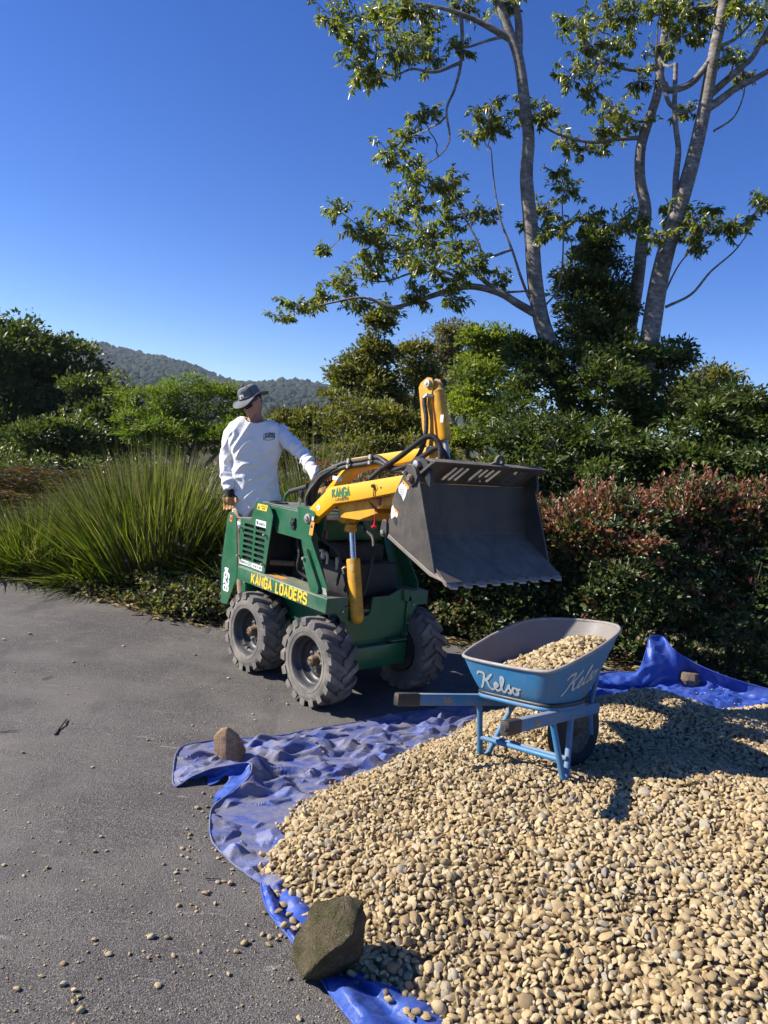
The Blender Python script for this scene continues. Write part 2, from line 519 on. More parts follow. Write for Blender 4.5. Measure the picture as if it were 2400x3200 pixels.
def m_forest():
    t = NT('far_forest')
    c = t.ramp(t.attr('tint').outputs['Fac'], [(0, (0.03, 0.048, 0.036)), (0.5, (0.045, 0.066, 0.046)), (0.85, (0.065, 0.085, 0.055)), (1, (0.085, 0.095, 0.06))])
    c = t.mix(t.ramp(t.noise(0.5, 5, 0.7), [(0.35, 0.0), (0.7, 0.75)]), c, (0.018, 0.028, 0.022))
    t.set(col=c, rough=0.9, spec=0.1)
    t.bump(t.noise(0.4, 5, 0.75), 1.0, 2.5)
    return t.m
tag(link('forest', npmesh('forest', np.concatenate(FVs), np.concatenate(FFs), True, {'tint': ('FACE', 'FLOAT', np.concatenate(FT))}), m_forest()),
    'grey green eucalypt forest covering the far hillside', kind='stuff')

# ================================================================== foliage tools
def unit(a): return a / np.maximum(1e-9, np.linalg.norm(a, axis=-1, keepdims=True))
def leaf_mesh(name, P, D, N, L, Wd, tint, fold=0.18, curl=0.12):
    """leaves of two faces folded on the midrib; P base, D direction, N up side"""
    n = len(P)
    D = unit(D)
    S = unit(np.cross(D, N))
    N = np.cross(S, D)
    L = np.broadcast_to(np.asarray(L, float), (n,))[:, None]; Wd = np.broadcast_to(np.asarray(Wd, float), (n,))[:, None]
    mid = P + D * L * 0.45
    V = np.empty((n, 4, 3))
    V[:, 0] = P
    V[:, 1] = mid + S * Wd * 0.5 + N * Wd * fold
    V[:, 2] = P + D * L - N * L * curl
    V[:, 3] = mid - S * Wd * 0.5 + N * Wd * fold
    b = np.arange(n)[:, None] * 4
    F = np.concatenate([b + np.array([[0, 1, 2]]), b + np.array([[0, 2, 3]])], 1).reshape(-1, 3)
    return npmesh(name, V.reshape(-1, 3), F, False, {'tint': ('FACE', 'FLOAT', np.repeat(tint, 2))})

def leafmat(name, stops, rough=0.42, trans=0.3, spec=0.45, tcol=None):
    t = NT(name)
    c = t.ramp(t.attr('tint').outputs['Fac'], stops)
    t.set(col=c, rough=rough, spec=spec)
    if trans:
        tr = t.n.new('ShaderNodeBsdfTranslucent')
        t.link(t.mix(1.0, c, tcol or (1.25, 1.45, 0.5), 'MULTIPLY'), tr.inputs[0])
        mx = t.n.new('ShaderNodeMixShader')
        mx.inputs[0].default_value = min(0.5, trans * 1.3)
        t.link(t.b.outputs[0], mx.inputs[1]); t.link(tr.outputs[0], mx.inputs[2])
        t.link(mx.outputs[0], t.out.inputs[0])
    return t.m
def barkmat(name, a, b, c, vs=3.0):
    t = NT(name)
    n1 = t.noise(vs * 2.5, 6, 0.65, t.mapping((1, 1, 2.6)))
    n2 = t.noise(vs * 0.9, 3, 0.5)
    col = t.ramp(n1, [(0.3, a), (0.5, b), (0.68, c)])
    col = t.mix(t.ramp(n2, [(0.5, 0.0), (0.65, 0.55)]), col, [x * 0.45 for x in b])
    t.set(col=col, rough=0.85, spec=0.2)
    t.bump(t.noise(vs * 14, 5, 0.7, t.mapping((1, 1, 2.5))), 0.6, 0.02)
    return t.m
M_BARK = barkmat('pale_bark', (0.10, 0.085, 0.07), (0.25, 0.22, 0.19), (0.42, 0.39, 0.35), 4.0)
M_BARK2 = barkmat('brown_bark', (0.05, 0.04, 0.03), (0.11, 0.09, 0.07), (0.2, 0.17, 0.13), 4.0)

def rand_dirs(n): return unit(rng.normal(size=(n, 3)))

def clump_leaves(centers, rc, per, L, Wd, up_bias=0.35, out=None, droop=0.0, spread=1.0):
    """leaves gathered in clumps; centers (m,3), rc (m,), returns leaf arrays"""
    m = len(centers)
    idx = np.repeat(np.arange(m), per)
    n = len(idx)
    d = rand_dirs(n)
    d[:, 2] = np.abs(d[:, 2]) * 0.8 + d[:, 2] * 0.2
    rr = (rng.random(n) ** 0.45)[:, None] * rc[idx][:, None]
    P = centers[idx] + d * rr * np.array([1, 1, 0.8])
    D = d * spread + rng.normal(size=(n, 3)) * 0.55
    if out is not None: D += out[idx] * 0.6
    D[:, 2] -= droop
    N = rng.normal(size=(n, 3)) * 0.55 + np.array([-0.45, -0.05, up_bias])        # leaves turn to the light
    if out is not None: N += out[idx] * 0.5
    Ls = L * rng.uniform(0.65, 1.25, n)
    return P, unit(D), N, Ls, Ls * (Wd / L) * rng.uniform(0.8, 1.2, n), idx

def ellipsoid_clumps(ells, dens, rc0, inner=0.25):
    """clump centres over the shells of ellipsoids (c, (rx,ry,rz)); dens clumps per square metre of shell"""
    C, Rr, O = [], [], []
    for c, r in ells:
        c, r = np.array(c[:]), np.array(r)
        area = 4 * math.pi * ((r[0] * r[1]) ** 1.6 / 3 + (r[0] * r[2]) ** 1.6 / 3 + (r[1] * r[2]) ** 1.6 / 3) ** (1 / 1.6)
        n = max(4, int(area * dens))
        d = rand_dirs(n)
        s = np.where(rng.random(n) < inner, rng.uniform(0.35, 0.85, n), rng.uniform(0.82, 1.08, n))[:, None]
        C.append(c + d * r * s); O.append(unit(d / r))
        Rr.append(rc0 * rng.uniform(0.6, 1.35, n))
    return np.concatenate(C), np.concatenate(Rr), np.concatenate(O)

def wood(name, paths, mat, parent, n=7):
    mb = MB()
    for p, r in paths: mb.tube(p, r, n if max(r) > 0.03 else 5)
    return mb.build(name, mat, parent, smooth=60)

def limb(a, b, r0, r1, wob=0.06, n=6, sag=0.0):
    a, b = Vector(a), Vector(b)
    L = (b - a).length
    o = Vector((random.uniform(-9, 9), random.uniform(-9, 9), 0))
    P, Rr = [], []
    for i in range(n + 1):
        s = i / n
        p = a.lerp(b, s) + Vector([mnoise.noise(o + Vector((s * 2.4, k * 5.3, 0))) for k in range(3)]) * wob * L * math.sin(math.pi * min(1, s * 1.05))
        p.z -= sag * math.sin(math.pi * s) * L
        P.append(p); Rr.append(r0 + (r1 - r0) * s)
    return P, Rr

def crown_tree(name, label, cat, ells, base, r0, leaf, dens, rc, per, L, Wd, group=None, bark=None, up_bias=0.4, droop=0.0, tint=None, nlimb=9, topfrac=0.75, trunk=True):
    """a free-standing tree or shrub: trunk, limbs, crown of leaf clumps"""
    base = Vector(base)
    root = empty(name, base)
    tag(root, label, cat, group)
    big_ = list(ells); ells = []
    for c, r in big_:                           # every mass breaks up into smaller billows
        ells.append((c, tuple(x * 0.86 for x in r)))
        for k in range(6):
            d = Vector(rand_dirs(1)[0]); d.z = d.z * 0.8 + 0.15; f = random.uniform(0.26, 0.46)
            ells.append((Vector(c[:]) + Vector((d.x * r[0], d.y * r[1], d.z * r[2])) * 0.85, tuple(x * f * random.uniform(0.8, 1.2) for x in r)))
    C, Rr, O = ellipsoid_clumps(ells, dens * 0.95, rc * 0.9, 0.3)
    per = int(per * 1.25); L *= 0.84; Wd *= 0.84
    P, D, N, Ls, Ws, idx = clump_leaves(C, Rr, per, L, Wd, up_bias, O, droop)
    ct = rng.random(len(C))
    tt = np.clip(0.55 * ct[idx] + 0.45 * rng.random(len(idx)), 0, 1) if tint is None else tint(P, idx, ct)
    b = np.array(base[:])
    link('crown', leaf_mesh('crown', P - b, D, N, Ls, Ws, tt), leaf, root)
    if trunk:
        cs = [Vector(c[:]) for c, r in ells]
        top = max(cs, key=lambda q: q.z)
        tp, tr = limb(Vector((0, 0, -0.05)), (top - base) * topfrac, r0, r0 * 0.35, 0.05, 8)
        wood('trunk', [(tp, tr)], bark or M_BARK2, root, 9)
        L_ = []
        for k in range(nlimb):
            c, r = random.choice(ells)
            d = Vector(rand_dirs(1)[0]); d.z = abs(d.z) * 0.6
            e = Vector(c[:]) + Vector((d.x * r[0], d.y * r[1], d.z * r[2])) * 0.8 - base
            i = random.randint(2, 7)
            L_.append(limb(tp[i], e, tr[i] * 0.55, 0.008, 0.12, 6))
        wood('limbs', L_, bark or M_BARK2, root)
    return root
# ================================================================== background trees and shrubs
G_DARK = leafmat('dark_leaf', [(0, (0.034, 0.046, 0.014)), (0.4, (0.070, 0.091, 0.023)), (0.75, (0.122, 0.146, 0.032)), (1, (0.217, 0.206, 0.049))], 0.45, 0.25)
G_OLIVE = leafmat('olive_leaf', [(0, (0.069, 0.071, 0.017)), (0.4, (0.124, 0.123, 0.025)), (0.75, (0.197, 0.176, 0.036)), (1, (0.297, 0.229, 0.049))], 0.5, 0.28)
G_LIGHT = leafmat('light_leaf', [(0, (0.064, 0.095, 0.013)), (0.4, (0.112, 0.158, 0.021)), (0.75, (0.175, 0.216, 0.029)), (1, (0.254, 0.253, 0.046))], 0.5, 0.35)
G_GREY = leafmat('grey_leaf', [(0, (0.090, 0.091, 0.047)), (0.5, (0.179, 0.161, 0.075)), (1, (0.329, 0.256, 0.126))], 0.5, 0.25)
G_YELL = leafmat('yellow_green_leaf', [(0, (0.071, 0.103, 0.018)), (0.4, (0.142, 0.181, 0.025)), (0.75, (0.234, 0.260, 0.034)), (1, (0.365, 0.327, 0.051))], 0.5, 0.35)
G_GLOSS = leafmat('glossy_leaf', [(0, (0.030, 0.042, 0.011)), (0.4, (0.058, 0.082, 0.019)), (0.75, (0.104, 0.130, 0.028)), (0.95, (0.177, 0.193, 0.041)), (1, (0.333, 0.266, 0.058))], 0.38, 0.3, 0.45)

def E_(px, py, Y, rxp, rzp, ry=None):
    """ellipsoid by where it stands: centre, half width and half height given at distance Y"""
    s = Y / FPX
    return (at(px, py, Y), (rxp * s, (ry or rxp * s * 0.9), rzp * s))
def basep(px, Y): 
    p = at(px, 1600, Y); return (p.x, Y, -0.03)

# dark rainforest trees on the far side
g = 'dark rainforest trees beyond the long grass'
crown_tree('rainforest_tree', 'tall dark rainforest tree whose crown is the highest on that side', 'tree',
           [E_(120, 1120, 24, 130, 110), E_(215, 1170, 24.5, 100, 120), E_(60, 1240, 24, 120, 120), E_(180, 1290, 24, 120, 110), E_(90, 1370, 23.5, 150, 90)], basep(140, 24), 0.35, G_DARK, 2.6, 0.62, 60, 0.2, 0.11, g, up_bias=0.6)
crown_tree('rainforest_tree', 'dark rainforest tree cut by the picture edge behind the brown ferns', 'tree',
           [E_(-60, 1090, 22, 130, 100), E_(-40, 1240, 22, 130, 130), E_(-20, 1360, 21.5, 110, 80)], basep(-60, 22), 0.3, G_DARK, 2.6, 0.6, 56, 0.19, 0.1, g, up_bias=0.6)
crown_tree('rainforest_tree', 'lower dark rainforest tree stepping down towards the hill', 'tree',
           [E_(330, 1250, 21, 95, 90), E_(395, 1310, 20.5, 70, 90), E_(300, 1370, 20, 120, 80), E_(420, 1400, 20, 90, 60)], basep(350, 20.5), 0.28, G_DARK, 2.8, 0.5, 56, 0.17, 0.095, g, up_bias=0.6)
crown_tree('rainforest_tree', 'small rounded dark tree in front of the rainforest trunks', 'tree',
           [E_(170, 1370, 17, 90, 60), E_(250, 1390, 17, 70, 50), E_(100, 1395, 16.5, 80, 45)], basep(170, 17), 0.15, G_DARK, 4.5, 0.4, 50, 0.13, 0.07, g, up_bias=0.6)
# light green tree behind the worker
crown_tree('light_green_tree', 'light yellow green spreading tree behind the worker', 'tree',
           [E_(480, 1270, 15, 95, 60), E_(590, 1290, 15.2, 110, 90), E_(680, 1250, 15.4, 70, 60), E_(430, 1340, 14.5, 60, 60), E_(520, 1370, 14.5, 110, 60), E_(640, 1380, 14.6, 110, 50), E_(720, 1330, 15, 60, 90)],
           basep(560, 15), 0.16, G_LIGHT, 7.5, 0.27, 62, 0.10, 0.03, bark=M_BARK, up_bias=0.5, nlimb=22, droop=0.2)
crown_tree('background_shrub', 'low olive shrub seen between the worker and the cone shaped tree', 'shrub',
           [E_(850, 1370, 14.5, 80, 60), E_(930, 1350, 14.5, 70, 60), E_(1000, 1340, 14.2, 70, 60), E_(900, 1430, 13.5, 110, 50)], basep(920, 14.3), 0.06, G_OLIVE, 7.5, 0.27, 56, 0.1, 0.05)
# row behind the loader
g = 'mixed trees behind the loader'
crown_tree('conifer_shaped_tree', 'cone shaped olive green tree with a pointed top', 'tree',
           [E_(1185, 1035, 17, 20, 42), E_(1182, 1085, 17, 42, 50), E_(1165, 1145, 17, 80, 55), E_(1100, 1180, 17, 55, 50), E_(1150, 1220, 17, 110, 55), E_(1210, 1230, 17, 55, 60), E_(1110, 1290, 16, 90, 60), E_(1200, 1330, 16, 120, 60)], basep(1180, 17), 0.2, G_OLIVE, 5.0, 0.36, 56, 0.12, 0.06, g, up_bias=0.6)
crown_tree('background_tree', 'short olive tree filling the gap beside the cone shaped tree', 'tree',
           [E_(1290, 1130, 18, 48, 50), E_(1320, 1200, 18, 55, 60), E_(1280, 1240, 18, 60, 70), E_(1290, 1340, 17.5, 90, 70)], basep(1300, 18), 0.16, G_OLIVE, 5.0, 0.36, 50, 0.12, 0.06, g, up_bias=0.6)
crown_tree('background_tree', 'grey green thin crowned tree with sky showing through', 'tree',
           [E_(1405, 1055, 20, 34, 42), E_(1440, 1110, 20, 50, 50), E_(1385, 1130, 20, 40, 45), E_(1390, 1200, 20, 50, 50), E_(1420, 1250, 19, 80, 70)], basep(1410, 20), 0.16, G_GREY, 3.4, 0.4, 44, 0.12, 0.055, g, bark=M_BARK, up_bias=0.4)
crown_tree('background_tree', 'bright yellow green tree catching the sun beside the raised boom', 'tree',
           [E_(1500, 1080, 14, 40, 40), E_(1560, 1070, 14, 30, 45), E_(1550, 1130, 14, 45, 55), E_(1490, 1160, 14, 60, 60), E_(1450, 1240, 13.5, 60, 70), E_(1530, 1240, 13.5, 65, 80), E_(1480, 1340, 13, 80, 70), E_(1440, 1410, 13, 60, 50)], basep(1500, 13.6), 0.16, G_YELL, 7.5, 0.28, 50, 0.1, 0.05, g, up_bias=0.5)
crown_tree('background_shrub', 'broad olive shrub between the grass and the loader boom', 'shrub',
           [E_(1080, 1330, 11, 90, 60), E_(1180, 1340, 11.4, 110, 75), E_(1280, 1360, 11.2, 90, 80), E_(1110, 1420, 10.6, 90, 70), E_(1230, 1440, 10.6, 120, 70), E_(1330, 1450, 10.5, 90, 80)], basep(1180, 11), 0.08, G_OLIVE, 11, 0.22, 56, 0.075, 0.042, g, up_bias=0.5)
# dense shrubbery under the tall trees
g = 'dense shrubs under the tall trees'
crown_tree('dense_shrub', 'very dark column of foliage between the tall trunks', 'shrub',
           [E_(1846, 780, 10.6, 42, 50), E_(1880, 830, 10.7, 50, 60), E_(1825, 860, 10.5, 55, 75), E_(1885, 910, 10.6, 65, 90), E_(1805, 945, 10.6, 65, 80), E_(1860, 985, 10.4, 75, 90), E_(1915, 1010, 10.7, 65, 80), E_(1815, 1040, 10.5, 85, 80), E_(1880, 1080, 10.5, 90, 70)], basep(1850, 10.6), 0.07, G_DARK, 13, 0.2, 70, 0.07, 0.035, g, up_bias=0.4)
crown_tree('dense_shrub', 'broad glossy dark green shrub wrapped round the tall tree trunks', 'shrub',
           [E_(1650, 1120, 10.2, 55, 50), E_(1740, 1150, 10.2, 90, 75), E_(1960, 1140, 10.2, 140, 95), E_(2090, 1160, 10.4, 80, 80), E_(1700, 1230, 9.8, 110, 90), E_(1850, 1240, 9.6, 150, 100), E_(2050, 1280, 9.8, 130, 110), E_(1640, 1330, 9.6, 90, 90)], basep(1850, 10), 0.09, G_GLOSS, 11, 0.22, 64, 0.085, 0.04, g, up_bias=0.5)
crown_tree('dense_shrub', 'shrub with drooping pinnate leaves above the loader bucket', 'shrub',
           [E_(1600, 1420, 8.6, 110, 90), E_(1740, 1400, 8.6, 120, 110), E_(1880, 1420, 8.4, 120, 110), E_(1560, 1500, 8.4, 90, 60), E_(1980, 1470, 8.4, 110, 90), E_(1700, 1500, 8.2, 110, 70), E_(1850, 1530, 8.2, 120, 70)], basep(1750, 8.5), 0.06, G_GLOSS, 15, 0.2, 54, 0.085, 0.036, g, up_bias=0.5, droop=0.45)
crown_tree('dense_shrub', 'glossy shrub behind the red tipped hedge at the picture edge', 'shrub',
           [E_(2180, 1380, 8.6, 120, 110), E_(2300, 1330, 8.6, 110, 130), E_(2400, 1400, 8.4, 110, 140), E_(2120, 1480, 8.2, 110, 70), E_(2300, 1490, 8.0, 140, 80), E_(2420, 1520, 8.0, 100, 80)], basep(2270, 8.5), 0.06, G_GLOSS, 13, 0.2, 54, 0.095, 0.04, g, up_bias=0.5, droop=0.4)
crown_tree('background_tree', 'distant olive trees on the skyline beyond the red tipped hedge', 'tree',
           [E_(2220, 1215, 15, 90, 60), E_(2300, 1260, 15, 80, 60), E_(2180, 1290, 14.5, 110, 60), E_(2350, 1330, 14.5, 110, 60)], basep(2250, 15), 0.15, G_OLIVE, 5.5, 0.34, 54, 0.11, 0.055, 'mixed trees behind the loader', up_bias=0.6)

# ------------------------------------------------------------------ the tall trees
def chain(pts, Y, r):
    """smooth limb through points (px, py[, dy]) ; r given at both ends"""
    P = bez([at(q[0], q[1], Y + (q[2] if len(q) > 2 else 0)) for q in pts], 5)
    n = len(P)
    return P, [r[0] + (r[1] - r[0]) * (i / (n - 1)) for i in range(n)]
G_TALL = leafmat('tall_tree_leaf', [(0, (0.074, 0.097, 0.020)), (0.35, (0.137, 0.164, 0.030)), (0.7, (0.237, 0.239, 0.047)), (0.93, (0.374, 0.319, 0.076)), (1, (0.623, 0.409, 0.097))], 0.3, 0.38, 0.6)
def tall_tree(name, label, Y, trunk, limbs, clusters, lmat=G_TALL, dens=1.0):
    tp = chain(trunk[0], Y, trunk[1])
    base = Vector((tp[0][0].x, tp[0][0].y, -0.03))
    root = empty(name, base)
    tag(root, label, 'tree', 'tall pale barked trees')
    sub = lambda pr: ([p - base for p in pr[0]], pr[1])
    if tp[0][0].z > 0: tp = ([Vector((base.x, base.y, -0.05))] + tp[0], [trunk[1][0] * 1.15] + tp[1])
    wood('trunk', [sub(tp)], M_BARK, root, 12)
    LP = [chain(p, Y, r) for p, r in limbs]
    for k, pr in enumerate(LP): wood('branch', [sub(pr)], M_BARK, root, 8)
    nodes = [(p, r) for pr in LP for p, r in zip(*pr)] + [(p, r * 0.6) for p, r in zip(*tp)]
    tw, PP, DD, NN, LL, WW, TT = [], [], [], [], [], [], []
    for cx, cy, cr in clusters:
        c = at(cx, cy, Y + random.uniform(-0.7, 0.7))
        rad = cr * Y / FPX
        q, qr = min(nodes, key=lambda t: (t[0] - c).length + (0.0 if t[0].z < c.z + 0.2 else 0.25))
        lp = limb(q, c, min(qr, 0.018 + 0.01 * rad), 0.006, 0.16, 6, 0.05)
        tw.append(sub(lp)); nodes += [(p, r) for p, r in zip(*lp)][3:]
        nt = max(7, int(15 * dens * (cr / 55) ** 2 + 4))
        for k in range(nt):
            d = Vector(rand_dirs(1)[0]); d.z = d.z * 0.75 + 0.1
            e = c + Vector((d.x, d.y, d.z)) * rad * random.uniform(0.45, 1.5)
            s = c.lerp(e, 0.1)
            tw.append(sub(limb(s, e, 0.006, 0.003, 0.1, 3)))
            nl = random.randint(14, 22)
            ax = (e - s).normalized() if (e - s).length > 1e-4 else Vector((0, 0, 1))
            t = rng.uniform(0.3, 1.1, nl)[:, None]
            base_p = np.array(s[:]) + (np.array(e[:]) - np.array(s[:])) * t
            side = rand_dirs(nl)
            D = side * 0.9 + np.array(ax[:]) * 0.55; D[:, 2] -= 0.65
            PP.append(base_p + rng.normal(size=(nl, 3)) * 0.012); DD.append(D); NN.append(rng.normal(size=(nl, 3)) * 0.5 + np.array([-0.5, -0.2, 0.6]))
            l = rng.uniform(0.062, 0.105, nl)
            LL.append(l); WW.append(l * rng.uniform(0.3, 0.4, nl)); TT.append(np.clip(rng.random(nl) * 0.75 + random.random() * 0.25, 0, 1))
    b = np.array(base[:])
    wood('twigs', tw, M_BARK, root, 5)['kind'] = 'stuff'
    link('crown', leaf_mesh('crown', np.concatenate(PP) - b, np.concatenate(DD), np.concatenate(NN), np.concatenate(LL), np.concatenate(WW), np.concatenate(TT), 0.2, 0.2), lmat, root)
    return root

tall_tree('tall_tree', 'tall pale trunked tree with one long drooping leafy limb', 10.3,
  ([(1800, 1420), (1770, 1250), (1722, 1090), (1692, 1000), (1672, 880), (1662, 740), (1650, 620), (1645, 540), (1652, 430), (1640, 320), (1620, 180), (1588, 90), (1560, 0), (1540, -120)], (0.13, 0.05)),
  [([(1620, 180), (1622, 90), (1612, 0), (1600, -150)], (0.055, 0.04)),
   ([(1600, 125), (1530, 85), (1470, 55), (1400, 30), (1300, 10)], (0.05, 0.018)),
   ([(1440, 40), (1444, 120), (1438, 210), (1420, 280), (1395, 345), (1405, 430), (1380, 480), (1320, 520)], (0.028, 0.008)),
   ([(1440, 195), (1360, 225), (1290, 215), (1240, 232), (1170, 230)], (0.024, 0.008)),
   ([(1570, 115), (1530, 125), (1470, 145), (1440, 150)], (0.022, 0.012)),
   ([(1300, 20), (1230, 80), (1170, 95), (1110, 80)], (0.018, 0.006)),
   ([(1682, 985), (1620, 950), (1560, 915), (1470, 895), (1380, 915), (1290, 945), (1220, 960), (1140, 930), (1040, 945), (930, 975)], (0.060, 0.009)),
   ([(1560, 915), (1480, 850), (1420, 800), (1340, 770), (1260, 740), (1180, 730)], (0.035, 0.008)),
   ([(1470, 895), (1390, 850), (1300, 850), (1200, 880), (1120, 870)], (0.026, 0.006)),
   ([(1690, 1000), (1640, 900), (1600, 780), (1565, 690), (1545, 580), (1535, 470)], (0.024, 0.008)),
   ([(1600, 780), (1520, 800), (1480, 730), (1440, 660), (1400, 600), (1330, 560)], (0.02, 0.006)),
   ([(1700, 960), (1745, 900), (1760, 780), (1757, 640), (1755, 570)], (0.016, 0.006)),
   ([(1560, 915), (1640, 910), (1690, 905)], (0.02, 0.008))],
  [(1050, 60, 70), (1110, 140, 60), (1190, 50, 80), (1290, 30, 70), (1250, 150, 70), (1130, 225, 55), (1190, 240, 40), (1420, 150, 40), (1440, 20, 60), (1560, 10, 50), (1330, 110, 60), (1350, 190, 45),
   (1330, 360, 40), (1270, 430, 48), (1225, 480, 48), (1290, 520, 40), (1300, 570, 45), (1390, 570, 50), (1420, 610, 45),
   (1530, 380, 55), (1495, 420, 45), (1570, 400, 40), (1540, 330, 30), (1060, 660, 42), (1105, 715, 30), (1015, 780, 28), (1300, 640, 55), (1220, 690, 66), (1170, 760, 70), (1390, 690, 60), (1500, 680, 50),
   (1150, 840, 72), (1080, 890, 62), (1000, 935, 55), (930, 960, 50), (885, 990, 36), (1250, 800, 75), (1350, 830, 70), (1430, 770, 55), (1300, 920, 60), (1400, 930, 50), (1210, 960, 45), (1490, 830, 50), (1560, 880, 40), (1340, 750, 55), (1120, 950, 45), (1440, 870, 45),
   (1640, 340, 45), (1690, 350, 45), (1690, 660, 45), (1650, 700, 40), (1770, 600, 40), (1752, 545, 40), (1760, 720, 45), (1700, 740, 40)])
tall_tree('tall_tree', 'tall tree with a slightly bent dark trunk in the middle of the group', 10.8,
  ([(1930, 1340), (1950, 1160), (1965, 1050), (1990, 900), (2006, 760), (2018, 660), (2000, 560), (2003, 460), (2030, 370), (2055, 290), (2065, 200), (2080, 80), (2090, -60)], (0.105, 0.045)),
  [([(2005, 430), (1930, 435), (1850, 445), (1760, 425), (1700, 395), (1650, 350)], (0.034, 0.008)),
   ([(2040, 370), (1990, 380), (1930, 350), (1880, 300), (1840, 260)], (0.024, 0.007)),
   ([(2068, 210), (1990, 220), (1910, 200), (1830, 130), (1790, 90)], (0.03, 0.008)),
   ([(2012, 620), (1990, 690), (1930, 720)], (0.015, 0.006))],
  [(1800, 80, 62), (1850, 140, 52), (1900, 60, 66), (1970, 40, 66), (1790, 240, 50), (1850, 280, 50), (1900, 350, 50), (1960, 385, 60), (2000, 250, 50), (1760, 440, 45), (1820, 465, 45), (1700, 370, 40), (1880, 455, 40), (1930, 700, 50), (1870, 715, 55), (1820, 690, 50), (1990, 680, 45), (1900, 400, 40), (1960, 150, 50), (1880, 200, 45)], dens=0.85)
tall_tree('tall_tree', 'tall tree with a smooth pale trunk leaning outward and a looping limb', 10.2,
  ([(1990, 1330), (2010, 1180), (2030, 1060), (2055, 900), (2080, 790), (2112, 680), (2140, 590), (2165, 500), (2195, 370), (2215, 260), (2235, 150), (2260, 20), (2275, -120)], (0.145, 0.06)),
  [([(2196, 345), (2240, 320), (2300, 275), (2360, 245), (2440, 200)], (0.06, 0.03)),
   ([(2215, 300), (2260, 260), (2310, 215), (2350, 180), (2390, 110), (2430, 30)], (0.05, 0.025)),
   ([(2060, 222), (2078, 275), (2110, 280), (2160, 260), (2200, 215), (2225, 180)], (0.045, 0.04)),
   ([(2078, 275), (2090, 320), (2120, 345), (2150, 350)], (0.03, 0.025)),
   ([(2108, 700), (2112, 560), (2120, 470), (2112, 400), (2108, 330), (2112, 200)], (0.045, 0.03)),
   ([(2080, 960), (2160, 920), (2220, 850), (2290, 790), (2330, 740)], (0.022, 0.008)),
   ([(2070, 930), (2120, 830), (2180, 760)], (0.016, 0.006)),
   ([(2230, 410), (2290, 370), (2320, 310), (2330, 250)], (0.016, 0.007)),
   ([(2240, 150), (2300, 120), (2360, 60)], (0.03, 0.012))],
  [(2060, 50, 62), (2140, 30, 66), (2240, 30, 66), (2320, 30, 55), (2390, 100, 45), (2060, 180, 45), (2200, 110, 45), (2300, 180, 40), (2080, 680, 50), (2150, 690, 50), (2200, 720, 58), (2260, 720, 50), (2320, 700, 45), (2370, 650, 45), (2400, 620, 36), (2100, 740, 45), (2180, 770, 36), (2220, 650, 30), (2390, 30, 50), (2130, 110, 50), (2310, 250, 35), (2150, 350, 35), (2050, 740, 45)], dens=0.9)

